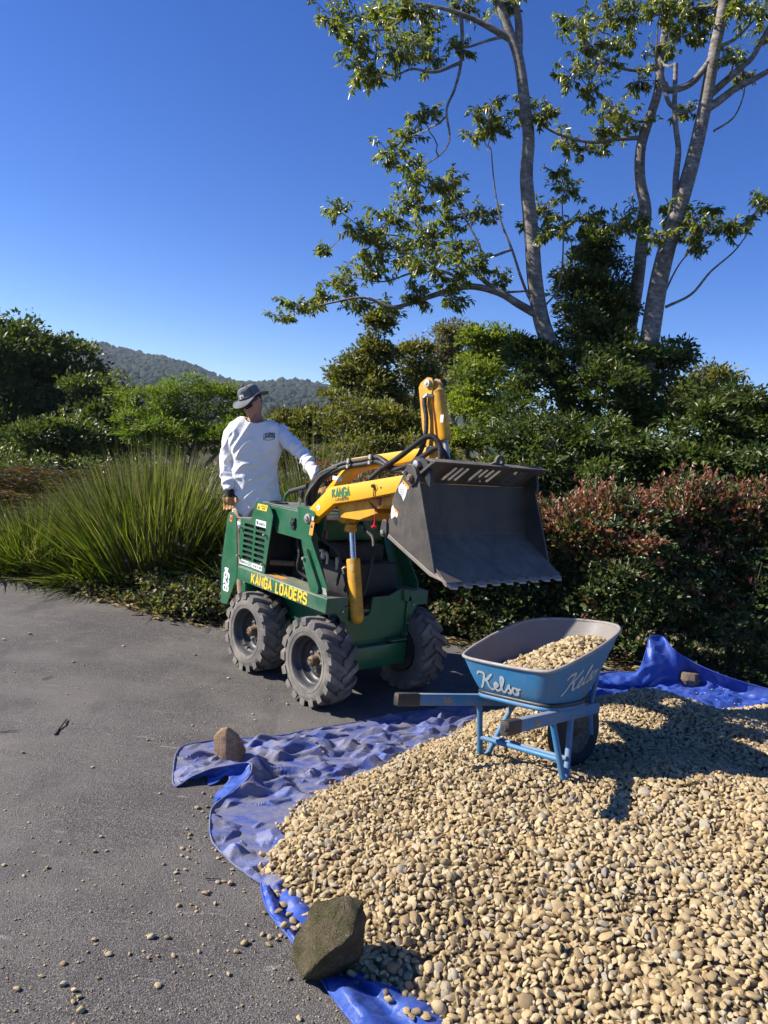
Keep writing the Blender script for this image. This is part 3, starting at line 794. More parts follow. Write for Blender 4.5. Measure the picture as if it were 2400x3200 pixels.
# ------------------------------------------------------------------ red tipped hedge
def hedge():
    root = empty('hedge', (2.6, 6.9, -0.03))
    tag(root, 'clipped glossy green hedge with red new growth along its top', 'hedge')
    # outline: x from -0.6 to 4.6, front face line, height varies
    n = 5600
    xs = rng.uniform(-0.7, 4.7, n)
    fy = np.interp(xs, [-0.7, 0.4, 1.4, 2.2, 3.2, 4.7], [7.05, 6.95, 6.75, 6.45, 6.3, 6.3])
    hh = np.interp(xs, [-0.7, 0.6, 1.3, 1.9, 2.5, 3.4, 4.7], [1.2, 1.08, 1.08, 1.22, 1.40, 1.50, 1.58]) + rng.normal(0, 0.06, n) + 0.07 * np.sin(xs * 7.3) + 0.05 * np.sin(xs * 17.1)
    face = rng.random(n)
    z = np.where(face < 0.62, rng.random(n) ** 0.8 * hh, hh + rng.uniform(-0.12, 0.06, n))
    y = fy + np.where(face < 0.62, rng.uniform(-0.08, 0.55, n) + 0.10 * np.sin(xs * 5) + 0.13 * np.sin(xs * 3.1 + z * 4.2) + 0.07 * np.sin(xs * 11 - z * 7), rng.uniform(0, 0.85, n))
    C = np.stack([xs, y, z], 1)
    O = np.where((face < 0.62)[:, None], np.array([0, -1, 0.25]), np.array([0, -0.2, 1]))
    P, D, N, Ls, Ws, idx = clump_leaves(C, rng.uniform(0.07, 0.13, n), 19, 0.06, 0.028, 0.6, O, -0.15)
    top = np.clip((P[:, 2] / hh[idx] - 0.62) / 0.38, 0, 1)
    young = rng.random(n)[idx] < (0.05 + 0.42 * top)
    tint = np.where(young, 0.72 + 0.28 * rng.random(len(idx)), 0.64 * rng.random(len(idx)))
    m = leafmat('hedge_leaf', [(0, (0.03, 0.052, 0.017)), (0.3, (0.06, 0.098, 0.028)), (0.62, (0.125, 0.165, 0.05)), (0.68, (0.2, 0.2, 0.06)), (0.76, (0.26, 0.16, 0.06)), (0.88, (0.25, 0.08, 0.055)), (1, (0.33, 0.14, 0.10))], 0.38, 0.28, 0.45, (1.0, 0.9, 0.5))
    b = np.array([2.6, 6.9, -0.03])
    link('crown', leaf_mesh('crown', P - b, D, N, Ls, Ws, tint), m, root)
    # upright young shoots standing out of the top
    PP, DD, TT = [], [], []
    for i in range(800):
        x = random.uniform(-0.6, 4.6)
        h = float(np.interp(x, [-0.7, 0.6, 1.3, 1.9, 2.5, 3.4, 4.7], [1.2, 1.08, 1.08, 1.22, 1.40, 1.50, 1.58])) + 0.07 * math.sin(x * 7.3) + 0.05 * math.sin(x * 17.1)
        y0 = float(np.interp(x, [-0.7, 0.4, 1.4, 2.2, 3.2, 4.7], [7.05, 6.95, 6.75, 6.45, 6.3, 6.3])) + random.uniform(-0.05, 0.7)
        L_ = random.uniform(0.08, 0.36); lean_ = Vector((random.gauss(-.1, .2), random.gauss(-.05, .2), 1)).normalized(); red = random.random() < 0.7
        for k in range(int(L_ * 75)):
            t_ = random.random()
            PP.append(np.array([x, y0, h - .05]) + np.array(lean_[:]) * L_ * t_); d_ = rand_dirs(1)[0] * .8; d_[2] = abs(d_[2]) + .5; DD.append(d_); TT.append((0.74 + 0.26 * random.random()) if red else 0.35 + .33 * random.random())
    nn = len(PP)
    link('shoots', leaf_mesh('shoots', np.array(PP) - b, np.array(DD), rng.normal(size=(nn, 3)) * .5 + np.array([-.3, -.4, .5]), rng.uniform(.035, .062, nn), rng.uniform(.014, .024, nn), np.array(TT)), m, root)
    st = []
    for i in range(150):
        x = random.uniform(-0.6, 4.6)
        y0 = float(np.interp(x, [-0.7, 0.4, 1.4, 2.2, 3.2, 4.7], [7.05, 6.95, 6.75, 6.45, 6.3, 6.3])) + random.uniform(0.15, 0.7)
        h = float(np.interp(x, [-0.7, 0.6, 1.3, 1.9, 2.5, 3.4, 4.7], [1.2, 1.08, 1.08, 1.22, 1.40, 1.50, 1.58]))
        a = Vector((x, y0, 0)) - Vector(b) * Vector((1, 1, 0)).x
        a = Vector((x - b[0], y0 - b[1], 0.0))
        st.append(limb(a, a + Vector((random.uniform(-.2, .2), random.uniform(-.3, .1), h * random.uniform(0.7, 0.98))), 0.009, 0.003, 0.08, 5))
    wood('stems', st, M_BARK2, root)
hedge()

# ------------------------------------------------------------------ strappy grass clumps
def m_blade():
    t = NT('grass_blade')
    c = t.ramp(t.attr('tint').outputs['Fac'], [(0, (0.012, 0.022, 0.006)), (0.3, (0.042, 0.06, 0.010)), (0.6, (0.11, 0.13, 0.018)), (0.85, (0.22, 0.21, 0.03)), (0.93, (0.24, 0.19, 0.09)), (1, (0.40, 0.34, 0.25))])
    t.set(col=c, rough=0.38, spec=0.5)
    tr = t.n.new('ShaderNodeBsdfTranslucent')
    t.link(t.mix(1.0, c, (0.95, 1.3, 0.25), 'MULTIPLY'), tr.inputs[0])
    mx = t.n.new('ShaderNodeMixShader'); mx.inputs[0].default_value = 0.4
    t.link(t.b.outputs[0], mx.inputs[1]); t.link(tr.outputs[0], mx.inputs[2]); t.link(mx.outputs[0], t.out.inputs[0])
    return t.m
M_BLADE = m_blade()
def blades(n, r0, length, wid, spread, stiff, seed, tint0=0.0, dry=0.1, lean=(0, 0)):
    g = np.random.default_rng(seed)
    a = g.uniform(0, 2 * np.pi, n)
    s = g.random(n) ** 0.6                                  # 0 upright heart, 1 outer
    base = np.stack([np.cos(a) * s * r0, np.sin(a) * s * r0, np.zeros(n)], 1)
    aa = a + g.normal(0, 0.5, n)
    tilt = s * spread + g.normal(0, 0.12, n)
    L = length * g.uniform(0.62, 1.1, n) * (1 - 0.18 * s)
    dirv = np.stack([np.cos(aa) * np.sin(tilt) + lean[0], np.sin(aa) * np.sin(tilt) + lean[1], np.cos(tilt)], 1)
    dirv = unit(dirv)
    hor = unit(np.stack([np.cos(aa), np.sin(aa), np.zeros(n)], 1))
    side = unit(np.cross(dirv, hor + np.array([0, 0, 1e-3])) + g.normal(0, 0.5, (n, 3)))
    side = unit(side - dirv * (side * dirv).sum(1, keepdims=True))
    bend = (1 - stiff) * g.uniform(0.3, 1.3, n) * (0.35 + s)
    K = 6
    V = np.empty((n, K * 2, 3))
    w = wid * g.uniform(0.6, 1.2, n)
    tt = np.clip(g.random(n) * 0.85 + tint0, 0, 1)
    isdry = g.random(n) < dry
    T = np.empty((n, K - 1))
    for k in range(K):
        t = k / (K - 1)
        c = base + dirv * (L * t)[:, None] + hor * (bend * L * t * t * 0.5)[:, None]
        c[:, 2] -= bend * L * t ** 2.4 * 0.42
        ww = (w * (1 - t ** 2.2 * 0.9))[:, None]
        V[:, 2 * k] = c + side * ww * 0.5; V[:, 2 * k + 1] = c - side * ww * 0.5
        if k: T[:, k - 1] = np.where(isdry, 0.93 + 0.07 * tt, np.clip(tt * 0.8 + 0.15 * (t - 0.4), 0, 0.9))
    tip = g.random(n) < 0.45
    T[tip, -1] = 0.94
    b = np.arange(n)[:, None] * (K * 2)
    F = np.concatenate([b + np.array([[2 * k, 2 * k + 1, 2 * k + 3, 2 * k + 2]]) for k in range(K - 1)], 1).reshape(-1, 4)
    return V.reshape(-1, 3), F, T.reshape(-1)
def grass_clump(label, loc, parts, group='strappy grass clumps'):
    root = empty('grass_clump', loc, (0, -ROLL * 0.6, 0))
    tag(root, label, 'grass', group)
    for nm, args in parts:
        V, F, T = blades(**args)
        o = link(nm, npmesh(nm, V, F, False, {'tint': ('FACE', 'FLOAT', T)}), M_BLADE, root)
        o['kind'] = 'stuff'
    return root
grass_clump('largest upright clump of green and yellow strappy grass with dry tips', (-2.32, 7.75, -0.02),
  [('blades', dict(n=4600, r0=0.52, length=1.5, wid=0.0165, spread=0.62, stiff=0.88, seed=1, dry=0.06)),
   ('dry_stalks', dict(n=1300, r0=0.5, length=1.64, wid=0.007, spread=0.62, stiff=0.92, seed=2, dry=1.0))])
grass_clump('lower paler grass clump at the picture edge beside the driveway', (-3.75, 8.15, -0.02),
  [('blades', dict(n=3000, r0=0.6, length=0.9, wid=0.013, spread=0.9, stiff=0.66, seed=3, tint0=0.08, dry=0.12)),
   ('dry_stalks', dict(n=320, r0=0.4, length=1.02, wid=0.005, spread=0.8, stiff=0.8, seed=4, dry=1.0))])
grass_clump('small flattened grass tuft between the two larger clumps', (-2.95, 7.62, -0.02),
  [('blades', dict(n=1300, r0=0.3, length=0.72, wid=0.011, spread=1.2, stiff=0.5, seed=5, tint0=0.05, dry=0.12))])
grass_clump('dark grass clump in shade just behind the worker', (-1.35, 7.55, -0.02),
  [('blades', dict(n=1500, r0=0.3, length=1.2, wid=0.010, spread=0.95, stiff=0.6, seed=6, dry=0.1))])
grass_clump('tall blue green grass clump behind the worker and the boom', (-0.75, 8.5, -0.02),
  [('blades', dict(n=2600, r0=0.36, length=1.95, wid=0.010, spread=0.85, stiff=0.6, seed=8, dry=0.1)),
   ('dry_stalks', dict(n=360, r0=0.3, length=2.15, wid=0.006, spread=0.7, stiff=0.85, seed=9, dry=1.0))])

# ------------------------------------------------------------------ brown ferns, weeds, leaf litter
def fronds(n, loc, sx, sy, L, mat, name, parent, seed, pairs=12):
    g = np.random.default_rng(seed)
    PP, DD, NN, LL, WW, TT, st = [], [], [], [], [], [], []
    for i in range(n):
        b = Vector((g.uniform(-sx, sx), g.uniform(-sy, sy), 0.0))
        a = g.uniform(0, 6.28); l = L * g.uniform(0.6, 1.15); ti = g.uniform(0.2, 0.9)
        P = []
        for k in range(9):
            t = k / 8
            P.append(b + Vector((math.cos(a), math.sin(a), 0)) * l * 0.75 * t * (0.4 + 0.6 * t) + Vector((0, 0, l * (ti + 0.3) * (t - 0.45 * t * t))))
        st.append((P, [0.006 - 0.0005 * k for k in range(9)]))
        tint = g.random()
        for k in range(2, 9):
            for q in range(2):
                c = np.array(P[k][:]) + (np.array(P[k - 1][:]) - np.array(P[k][:])) * q * 0.5
                ax = np.array((P[k] - P[k - 1]).normalized()[:]); sd_ = np.cross(ax, [0, 0, 1.0]); sd_ /= np.linalg.norm(sd_) + 1e-6
                for s in (-1, 1):
                    PP.append(c); DD.append(sd_ * s + ax * 0.35 + np.array([0, 0, g.normal(0, .15)])); NN.append([g.normal(0, .2), g.normal(0, .2), 1]); LL.append(l * 0.32 * (1 - (k - 2) / 7.5) + 0.02); WW.append(0.028); TT.append(np.clip(tint + g.normal(0, .12), 0, 1))
    link('fronds', leaf_mesh('fronds', np.array(PP), np.array(DD), np.array(NN), np.array(LL), np.array(WW), np.array(TT)), mat, parent)
    wood('stalks', st, M_BARK2, parent, 4)
M_FERN = leafmat('brown_fern', [(0, (0.06, 0.032, 0.018)), (0.5, (0.12, 0.065, 0.035)), (0.75, (0.17, 0.11, 0.06)), (0.85, (0.06, 0.09, 0.03)), (1, (0.09, 0.14, 0.05))], 0.6, 0.2, 0.3)
for k, (x, y, lab) in enumerate([(-6.0, 11.6, 'brown dried ferns at the picture edge behind the grass'), (-4.9, 11.2, 'patch of rusty brown dried ferns behind the largest grass clump')]):
    o = empty('fern', (x, y, -0.03)); tag(o, lab, 'fern', 'dried ferns')
    fronds(110, None, 0.95, 0.7, 1.5, M_FERN, 'fern', o, 20 + k)

def litter():
    """creeping weeds and dry litter along the verge"""
    g = rng
    C, Rr = [], []
    for i in range(430):
        x = g.uniform(-6, 3.2)
        e = drive_edge(x)
        dens = 1.0 if -2.3 < x < -0.6 else 0.5
        if g.random() > dens: continue
        h = 0.10 if x < -2.3 else 0.30
        C.append((x, e + abs(g.normal(0.10, 0.22)), g.uniform(0.0, h) * min(1, 1))); Rr.append(g.uniform(0.06, 0.15))
    for i in range(260):                        # mound of weeds beside the loader's rear wheel
        u = g.uniform(0, 1)
        x = g.uniform(-2.15, -0.95)
        y = drive_edge(x) + g.uniform(0.02, 0.75)
        C.append((x, y, g.uniform(0.02, 0.62) * (0.35 + 0.65 * (x + 2.15) / 1.2) * min(1, 0.4 + (y - drive_edge(x)) * 1.6))); Rr.append(g.uniform(0.06, 0.13))
    C = np.array(C); Rr = np.array(Rr)
    P, D, N, Ls, Ws, idx = clump_leaves(C, Rr, 26, 0.042, 0.03, 0.9)
    P[:, 2] = np.maximum(P[:, 2], 0.006)
    m = leafmat('weed_leaf', [(0, (0.04, 0.065, 0.02)), (0.35, (0.085, 0.125, 0.035)), (0.55, (0.16, 0.19, 0.06)), (0.65, (0.22, 0.15, 0.08)), (0.85, (0.36, 0.28, 0.18)), (1, (0.17, 0.10, 0.06))], 0.5, 0.3, 0.4)
    tag(link('weeds', leaf_mesh('weeds', P, D, N, Ls, Ws, rng.random(len(P))), m), 'creeping weeds along the asphalt edge', kind='stuff')
    n = 2600                                    # dry straw lying on the edge of the asphalt
    x = g.uniform(-6, 2.5, n); e = np.array([drive_edge(v) for v in x])
    P = np.stack([x, e + g.normal(0.06, 0.10, n), g.uniform(0.004, 0.03, n)], 1)
    D = np.stack([g.normal(0, 1, n), g.normal(0, .6, n), g.normal(0, .12, n)], 1)
    m2 = leafmat('dry_straw', [(0, (0.16, 0.11, 0.06)), (0.6, (0.3, 0.23, 0.13)), (1, (0.42, 0.35, 0.22))], 0.7, 0.1, 0.3)
    l = g.uniform(0.03, 0.14, n)
    tag(link('leaf_litter', leaf_mesh('leaf_litter', P, D, np.tile([0, 0, 1.0], (n, 1)), l, np.where(g.random(n) < .3, l * 0.45, 0.006), g.random(n)), m2), 'pale dry straw and dead leaves at the driveway edge', kind='stuff')
    # small mauve weed flowers
    fp = [(690, 1735), (700, 1740), (715, 1738), (680, 1815), (690, 1830), (548, 1690), (560, 1700), (575, 1705), (395, 1752), (455, 1760), (500, 1740)]
    mf = paint('mauve_petal', (0.55, 0.5, 0.66), (0.5, 0.45, 0.6), 0.3, 0.7, bump=0)
    for k, (px, py) in enumerate(fp):
        c = at(px, py, 6.75 if px > 600 else 7.0)
        o = empty('weed_flower', (c.x, c.y, -0.03)); tag(o, 'small mauve flower head standing in the weeds beside the loader', 'flower', 'mauve weed flowers')
        mb = MB()
        for q in range(9):
            d = Vector(rand_dirs(1)[0]) * 0.011
            mb.lathe([(0.0, 0.004), (0.0055, 0.003), (0.007, 0), (0.0055, -0.003), (0, -0.004)], (d.x, d.y, c.z + 0.03 + d.z), n=6)
        mb.build('petals', mf, o)
        mb = MB(); mb.tube(limb((0.02, 0.05, 0), (0, 0, c.z + 0.03), 0.003, 0.0015, 0.1, 5)[0], 0.0022, 5)
        mb.build('stem', M_BARK2, o)
litter()

def undergrowth():
    """low dark scrub closing the gaps between the far trunks"""
    C, Rr = [], []
    for i in range(900):
        x = rng.uniform(-11, 9); y = rng.uniform(11.8, 15.5) if x < -1 else rng.uniform(9.2, 13)
        if -1.5 < x < 0.5: y = rng.uniform(9.8, 12.5)
        if x < -1: y += 2.5
        C.append((x, y, rng.uniform(0.0, 0.75) * (1.0 if x < 0 else 2.0))); Rr.append(rng.uniform(0.2, 0.42))
    C, Rr = np.array(C), np.array(Rr)
    P, D, N, Ls, Ws, idx = clump_leaves(C, Rr, 60, 0.09, 0.045, 0.3)
    tag(link('undergrowth', leaf_mesh('undergrowth', P, D, N, Ls, Ws, rng.random(len(P))), G_DARK), 'low dark scrub under the far trees', kind='stuff')
undergrowth()
# ================================================================== mini loader
GREEN = paint('green_paint', (0.006, 0.105, 0.042), (0.16, 0.17, 0.12), 0.22, 0.32, bump=0.08, scale=5, scratch=0.15, scol=(0.12, 0.2, 0.14), edge=0.55, ecol=(0.10, 0.12, 0.09), dust=0.35)
GREEN_TOP = paint('dusty_green_paint', (0.012, 0.10, 0.045), (0.2, 0.2, 0.15), 0.45, 0.42, bump=0.15, scale=4, edge=0.6, ecol=(0.14, 0.15, 0.11), dust=0.75)
YELL = paint('yellow_paint', (0.83, 0.43, 0.012), (0.32, 0.2, 0.06), 0.22, 0.38, bump=0.06, scale=6, scratch=0.12, scol=(0.3, 0.2, 0.1), edge=0.6, ecol=(0.16, 0.11, 0.06), dust=0.3)
YELL_W = paint('chipped_yellow_paint', (0.74, 0.36, 0.012), (0.10, 0.075, 0.05), 0.6, 0.42, bump=0.15, scale=14, edge=0.85, ecol=(0.07, 0.05, 0.04), dust=0.3)
BLACK = paint('black_steel', (0.018, 0.018, 0.02), (0.1, 0.09, 0.08), 0.35, 0.45)
STEEL = paint('bucket_steel', (0.052, 0.047, 0.042), (0.17, 0.14, 0.11), 0.6, 0.58, scale=4, bump=0.25, scratch=0.35, scol=(0.18, 0.16, 0.14), spec=0.3, edge=0.8, ecol=(0.2, 0.18, 0.16), dust=0.5)
BARE = paint('worn_bare_steel', (0.30, 0.26, 0.22), (0.2, 0.15, 0.1), 0.5, 0.42, metal=0.6, scale=20)
CHROME = paint('chrome_rod', (0.62, 0.64, 0.68), (0.4, 0.4, 0.42), 0.1, 0.12, metal=1.0, bump=0)
ZINC = paint('zinc_bolt', (0.45, 0.44, 0.42), (0.25, 0.22, 0.18), 0.5, 0.35, metal=0.8, bump=0.1)
RUST = paint('rusty_hub', (0.22, 0.16, 0.10), (0.12, 0.07, 0.04), 0.7, 0.7, metal=0.3, scale=40)
RUBBER = paint('tyre_rubber', (0.13, 0.12, 0.108), (0.31, 0.275, 0.23), 0.85, 0.88, scale=7, bump=0.4, spec=0.2)
HOSE = paint('hose_rubber', (0.022, 0.022, 0.023), (0.09, 0.085, 0.075), 0.4, 0.5, scale=25)
RIMB = paint('black_rim', (0.035, 0.036, 0.038), (0.15, 0.135, 0.115), 0.4, 0.42, scale=9)
WHITE = paint('white_print', (0.75, 0.75, 0.74), (0.45, 0.43, 0.4), 0.25, 0.45, bump=0)
INKG = paint('green_print', (0.02, 0.17, 0.07), (0.05, 0.15, 0.08), 0.2, 0.45, bump=0)
INKY = paint('yellow_print', (0.86, 0.55, 0.03), (0.6, 0.4, 0.05), 0.25, 0.45, bump=0)
INKK = paint('black_print', (0.02, 0.02, 0.02), (0.06, 0.05, 0.05), 0.3, 0.5, bump=0)
ORANGE = paint('orange_sticker', (0.80, 0.30, 0.04), (0.5, 0.3, 0.1), 0.3, 0.5, bump=0)
REDP = paint('red_plastic', (0.5, 0.01, 0.015), (0.2, 0.02, 0.02), 0.3, 0.4, bump=0)
PINKP = paint('faded_red_plastic', (0.32, 0.06, 0.08), (0.2, 0.1, 0.1), 0.4, 0.5, bump=0)
DARK = paint('engine_black', (0.012, 0.012, 0.013), (0.05, 0.045, 0.04), 0.5, 0.6, scale=14)
ALU = paint('aluminium', (0.5, 0.48, 0.43), (0.2, 0.18, 0.15), 0.6, 0.5, metal=0.7, scale=20)

LOADER = empty('mini_loader', (-0.288, 5.320, 0), (0, 0, R(-48.78)))
tag(LOADER, 'green and yellow mini loader with black bucket raised on the driveway', 'loader')

# ---- wheels
RT, TW = 0.272, 0.21
def tyre_mesh():
    mb = MB()
    pr = [(0.166, -0.085), (0.172, -0.100), (0.19, -0.104), (0.215, -0.106), (0.235, -0.103), (0.252, -0.096), (0.264, -0.085), (0.2705, -0.06), (RT, -0.03), (RT + .001, 0)]
    pr = pr + [(r, -h) for r, h in reversed(pr[:-1])]
    pr = pr + [(0.16, 0.08), (0.155, 0), (0.16, -0.08)]
    mb.lathe(pr, axis='y', n=72, closed=True)
    # moulded rings on the side walls
    for r in (0.198, 0.248):
        for s in (-1, 1):
            yy = s * np.interp(r, [0.19, 0.215, 0.235, 0.252], [0.104, 0.106, 0.103, 0.096])
            mb.lathe([(r - .003, yy - s * .002), (r - .0015, yy + s * .0022), (r + .0015, yy + s * .0022), (r + .003, yy - s * .002)], axis='y', n=72)
    N = 17
    for s in (-1, 1):
        for k in range(N):
            a0 = 2 * math.pi * (k + (0.5 if s > 0 else 0)) / N
            stn = []
            for t in np.linspace(0, 1, 6):
                y = s * (-0.012 + t * 0.121)
                a = a0 + 0.30 * max(0, t - 0.1) ** 0.9 * 1.0
                r = RT + 0.020 if t < 0.85 else RT + 0.014
                rin = RT - 0.012 if t < 0.7 else 0.245
                w = 0.040 + 0.016 * t
                stn.append((a, y, r, rin, w / RT))
            # shoulder tail that wraps on to the side wall
            stn.append((stn[-1][0] + 0.02, s * 0.1105, 0.268, 0.238, stn[-1][4]))
            V = []
            for a, y, r, rin, w in stn:
                for aa, rr in ((a - w / 2, rin), (a - w / 2 * 0.8, r), (a + w / 2 * 0.8, r), (a + w / 2, rin)):
                    V.append((rr * math.cos(aa), y, rr * math.sin(aa)))
            F = []
            for i in range(len(stn) - 1):
                b = i * 4
                F += [(b + j, b + j + 1, b + 5 + j, b + 4 + j) for j in range(3)]
            F += [(3, 2, 1, 0), tuple(len(V) - 4 + j for j in range(4))]
            mb.add(V, F)
    return mb.mesh('tyre', 0, 1, 40)
def rim_mesh():
    mb = MB()
    mb.lathe([(0.168, -0.086), (0.176, -0.094), (0.172, -0.1), (0.163, -0.092), (0.157, -0.07), (0.150, -0.05), (0.141, -0.043), (0.139, -0.02), (0.134, -0.005), (0.120, 0.004),
              (0.105, 0.0), (0.098, -0.012), (0.085, -0.016), (0.03, -0.016), (0.0, -0.016)], axis='y', n=56)
    mb.lathe([(0.157, -0.07), (0.15, 0.09), (0.1, 0.09), (0.0, 0.09)], axis='y', n=40)
    return mb.mesh('wheel', 0, 1, 40)
TYRE, RIM = tyre_mesh(), rim_mesh()
_m = MB(); _m.lathe([(0.0, -0.075), (0.018, -0.075), (0.03, -0.068), (0.036, -0.055), (0.036, -0.017), (0.05, -0.016)], axis='y', n=20)
for k in range(5): _m.lathe([(0, -.081), (.004, -.081), (.005, -.074)], (0.016 * math.cos(k * 1.257), 0, 0.016 * math.sin(k * 1.257)), 'y', 6)
HUB = _m.mesh('hub', 0, 1, 30)
_m = MB(); _m.lathe([(0.0, -0.034), (0.006, -0.034), (0.0065, -0.028), (0.0115, -0.027), (0.0125, -0.018), (0.0125, -0.014)], axis='y', n=6)
NUT = _m.mesh('wheel_nut', 0, 1, 30)
for i, (x, s) in enumerate(((0.386, -1), (-0.386, -1), (0.386, 1), (-0.386, 1))):
    w = link('wheel', RIM, RIMB, LOADER)
    w.location = (x, s * (0.508 - 0.106), 0.286)
    w.rotation_euler = (0, 0.35 + i * 1.9, 0 if s < 0 else math.pi)
    o = link('tyre', TYRE, RUBBER, w)
    link('hub', HUB, RUST, w)
    for k in range(5):
        n = link('wheel_nut', NUT, ZINC, w)
        a = k * 2 * math.pi / 5 + 0.3
        n.location = (0.066 * math.cos(a), 0, 0.066 * math.sin(a))
    mb = MB(); mb.lathe([(0, .009), (.004, .009), (.004, 0), (.006, 0), (.006, -.02)], axis='y', n=8); v = mb.build('valve', BLACK, w); v.location = (0.128, -0.05, 0.03)

# ---- chassis
mb = MB()
mb.bx(-0.62, 0.44, -0.265, 0.265, 0.235, 0.60)
mb.bx(-0.66, -0.60, -0.40, 0.40, 0.30, 0.60)
for x in (0.386, -0.386): mb.tube([(x, -0.33, 0.286), (x, 0.33, 0.286)], 0.06, 14)
mb.build('chassis', GREEN, LOADER, 0.006)
mb = MB(); mb.bx(0.40, 0.505, -0.268, 0.268, 0.217, 0.372); mb.build('axle_box', GREEN, LOADER, 0.01, 2)
mb = MB(); mb.prism([(-.28, .405), (.28, .405), (.28, .60), (.21, .745), (.10, .70), (-.045, .70), (-.055, .60), (-.075, .575), (-.15, .575), (-.165, .60), (-.17, .655), (-.28, .655)], 0.445, 0.462, 'x'); mb.build('front_plate', GREEN, LOADER, 0.003)
mb = MB(); mb.bx(0.455, 0.53, 0.10, 0.245, 0.392, 0.402); mb.prism([(.455, .402), (.53, .402), (.455, .46)], 0.235, 0.243, 'y'); mb.build('step_bracket', GREEN, LOADER, 0.002)
mb = MB(); mb.prism([(-.14, .40), (-.14, .58), (-.05, .66), (.02, .66), (.02, .40)], 0.30, 0.44, 'x'); mb.build('cylinder_well', DARK, LOADER)

# ---- mudguards
for s in (-1, 1):
    mb = MB()
    pts = [(s * .452, .623), (s * .452, .715), (s * .445, .722), (s * .272, .722), (s * .272, .700), (s * .444, .700), (s * .444, .623)]
    V = [(-0.642, a, b) for a, b in pts] + [(0.477, a, b) for a, b in pts]; n = len(pts)
    mb.add(V, [tuple(range(n)), tuple(range(2 * n - 1, n - 1, -1))] + [(i, (i + 1) % n, n + (i + 1) % n, n + i) for i in range(n)])
    mb.prism([(s * .444, .623), (s * .452, .623), (s * .452, .715), (s * .445, .722), (s * .272, .722), (s * .30, .66), (s * .335, .623)], 0.4775, 0.482, 'x')
    mb.prism([(s * .444, .623), (s * .452, .623), (s * .452, .715), (s * .445, .722), (s * .272, .722), (s * .272, .623)], -0.648, -0.6425, 'x')
    g = mb.build('mudguard', GREEN_TOP, LOADER, 0.0015)
    mb = MB(); mb.prism([(s * .285, .655), (s * .345, .655), (s * .36, .62), (s * .33, .58), (s * .30, .50), (s * .30, .40), (s * .262, .38), (s * .262, .655)], 0.470, 0.4765, 'x')
    b = mb.build('guard_bracket', GREEN, LOADER, 0.001)
    for (yy, zz) in ((.315, .628), (.28, .50), (.28, .42)):
        mb = MB(); mb.lathe([(0, .014), (.008, .013), (.010, .006), (.010, 0)], (0.4765, s * yy, zz), 'x', 8); mb.build('bolt', ZINC, b)
    if s > 0:
        mb = MB(); mb.prism([(.213, .742), (.30, .728), (.262, .655), (.228, .66)], 0.463, 0.484, 'x'); mb.build('corner_gusset', GREEN, LOADER, 0.002)
    if s < 0:
        st, wd = text2d('KANGA', 0.068, 0.23, 0.30, 1.0)
        lay(mb := MB(), st, lambda u, v, k: (-0.437 + u * 0.27 / wd, -0.4535 - k, 0.637 + v)); mb.build('lettering', INKY, g, smooth=0); mb = MB()
        st, wd2 = text2d('LOADERS', 0.068, 0.23, 0.30, 1.0)
        lay(mb, st, lambda u, v, k: (-0.108 + u * 0.372 / wd2, -0.4535 - k, 0.637 + v))
        mb.build('lettering', INKY, g, smooth=0)
        mb = MB(); mb.bx(-0.29, -0.12, -0.40, -0.345, 0.7225, 0.7235); mb.build('sticker', ORANGE, g)

# ---- rear side plates (operator guards)
for s in (-1, 1):
    mb = MB()
    mb.prism([(-.919, .376), (-.823, .384), (-.705, .613), (-.708, .706), (-.775, 1.06), (-.80, 1.088), (-.835, 1.105), (-.88, 1.10), (-.908, 1.075), (-.915, 1.04), (-.955, .70)], s * .413, s * .421, 'y')
    p = mb.build('guard_plate', GREEN, LOADER, 0.0015)
    if s < 0:
        st, wd = text2d('628', 0.075, 0.27, 0.22, 1.05)
        lay(mb := MB(), st, lambda u, v, k: (-0.888 + v * 0.95, -0.4235 - k, 0.625 - u * 0.135 / wd)); mb.build('lettering', WHITE, p, smooth=0); mb = MB()
        st, wd = text2d('BK', 0.05, 0.3, 0.2, 0.6)
        lay(mb, st, lambda u, v, k: (-0.885 + v * 0.9, -0.4235 - k, 0.662 - u * 0.03 / wd))
        mb.build('lettering', WHITE, p, smooth=0)
        mb = MB(); mb.bx(-0.866, -0.832, -0.4245, -0.421, 1.03, 1.078); q = mb.build('sticker', ORANGE, p)
        mb = MB(); mb.bx(-0.858, -0.840, -0.4262, -0.4248, 1.040, 1.068); mb.build('sticker_print', REDP, q)
mb = MB(); mb.bx(-0.90, -0.72, -0.412, 0.412, 1.045, 1.058); mb.build('rear_shelf', paint('timber', (0.32, 0.25, 0.18), (0.15, 0.1, 0.07), 0.5, 0.8), LOADER, 0.002)
mb = MB(); mb.bx(-1.20, -0.66, -0.13, 0.36, 0.17, 0.20); mb.bx(-0.70, -0.66, -0.36, 0.36, 0.20, 0.45); mb.build('operator_platform', GREEN, LOADER, 0.003)

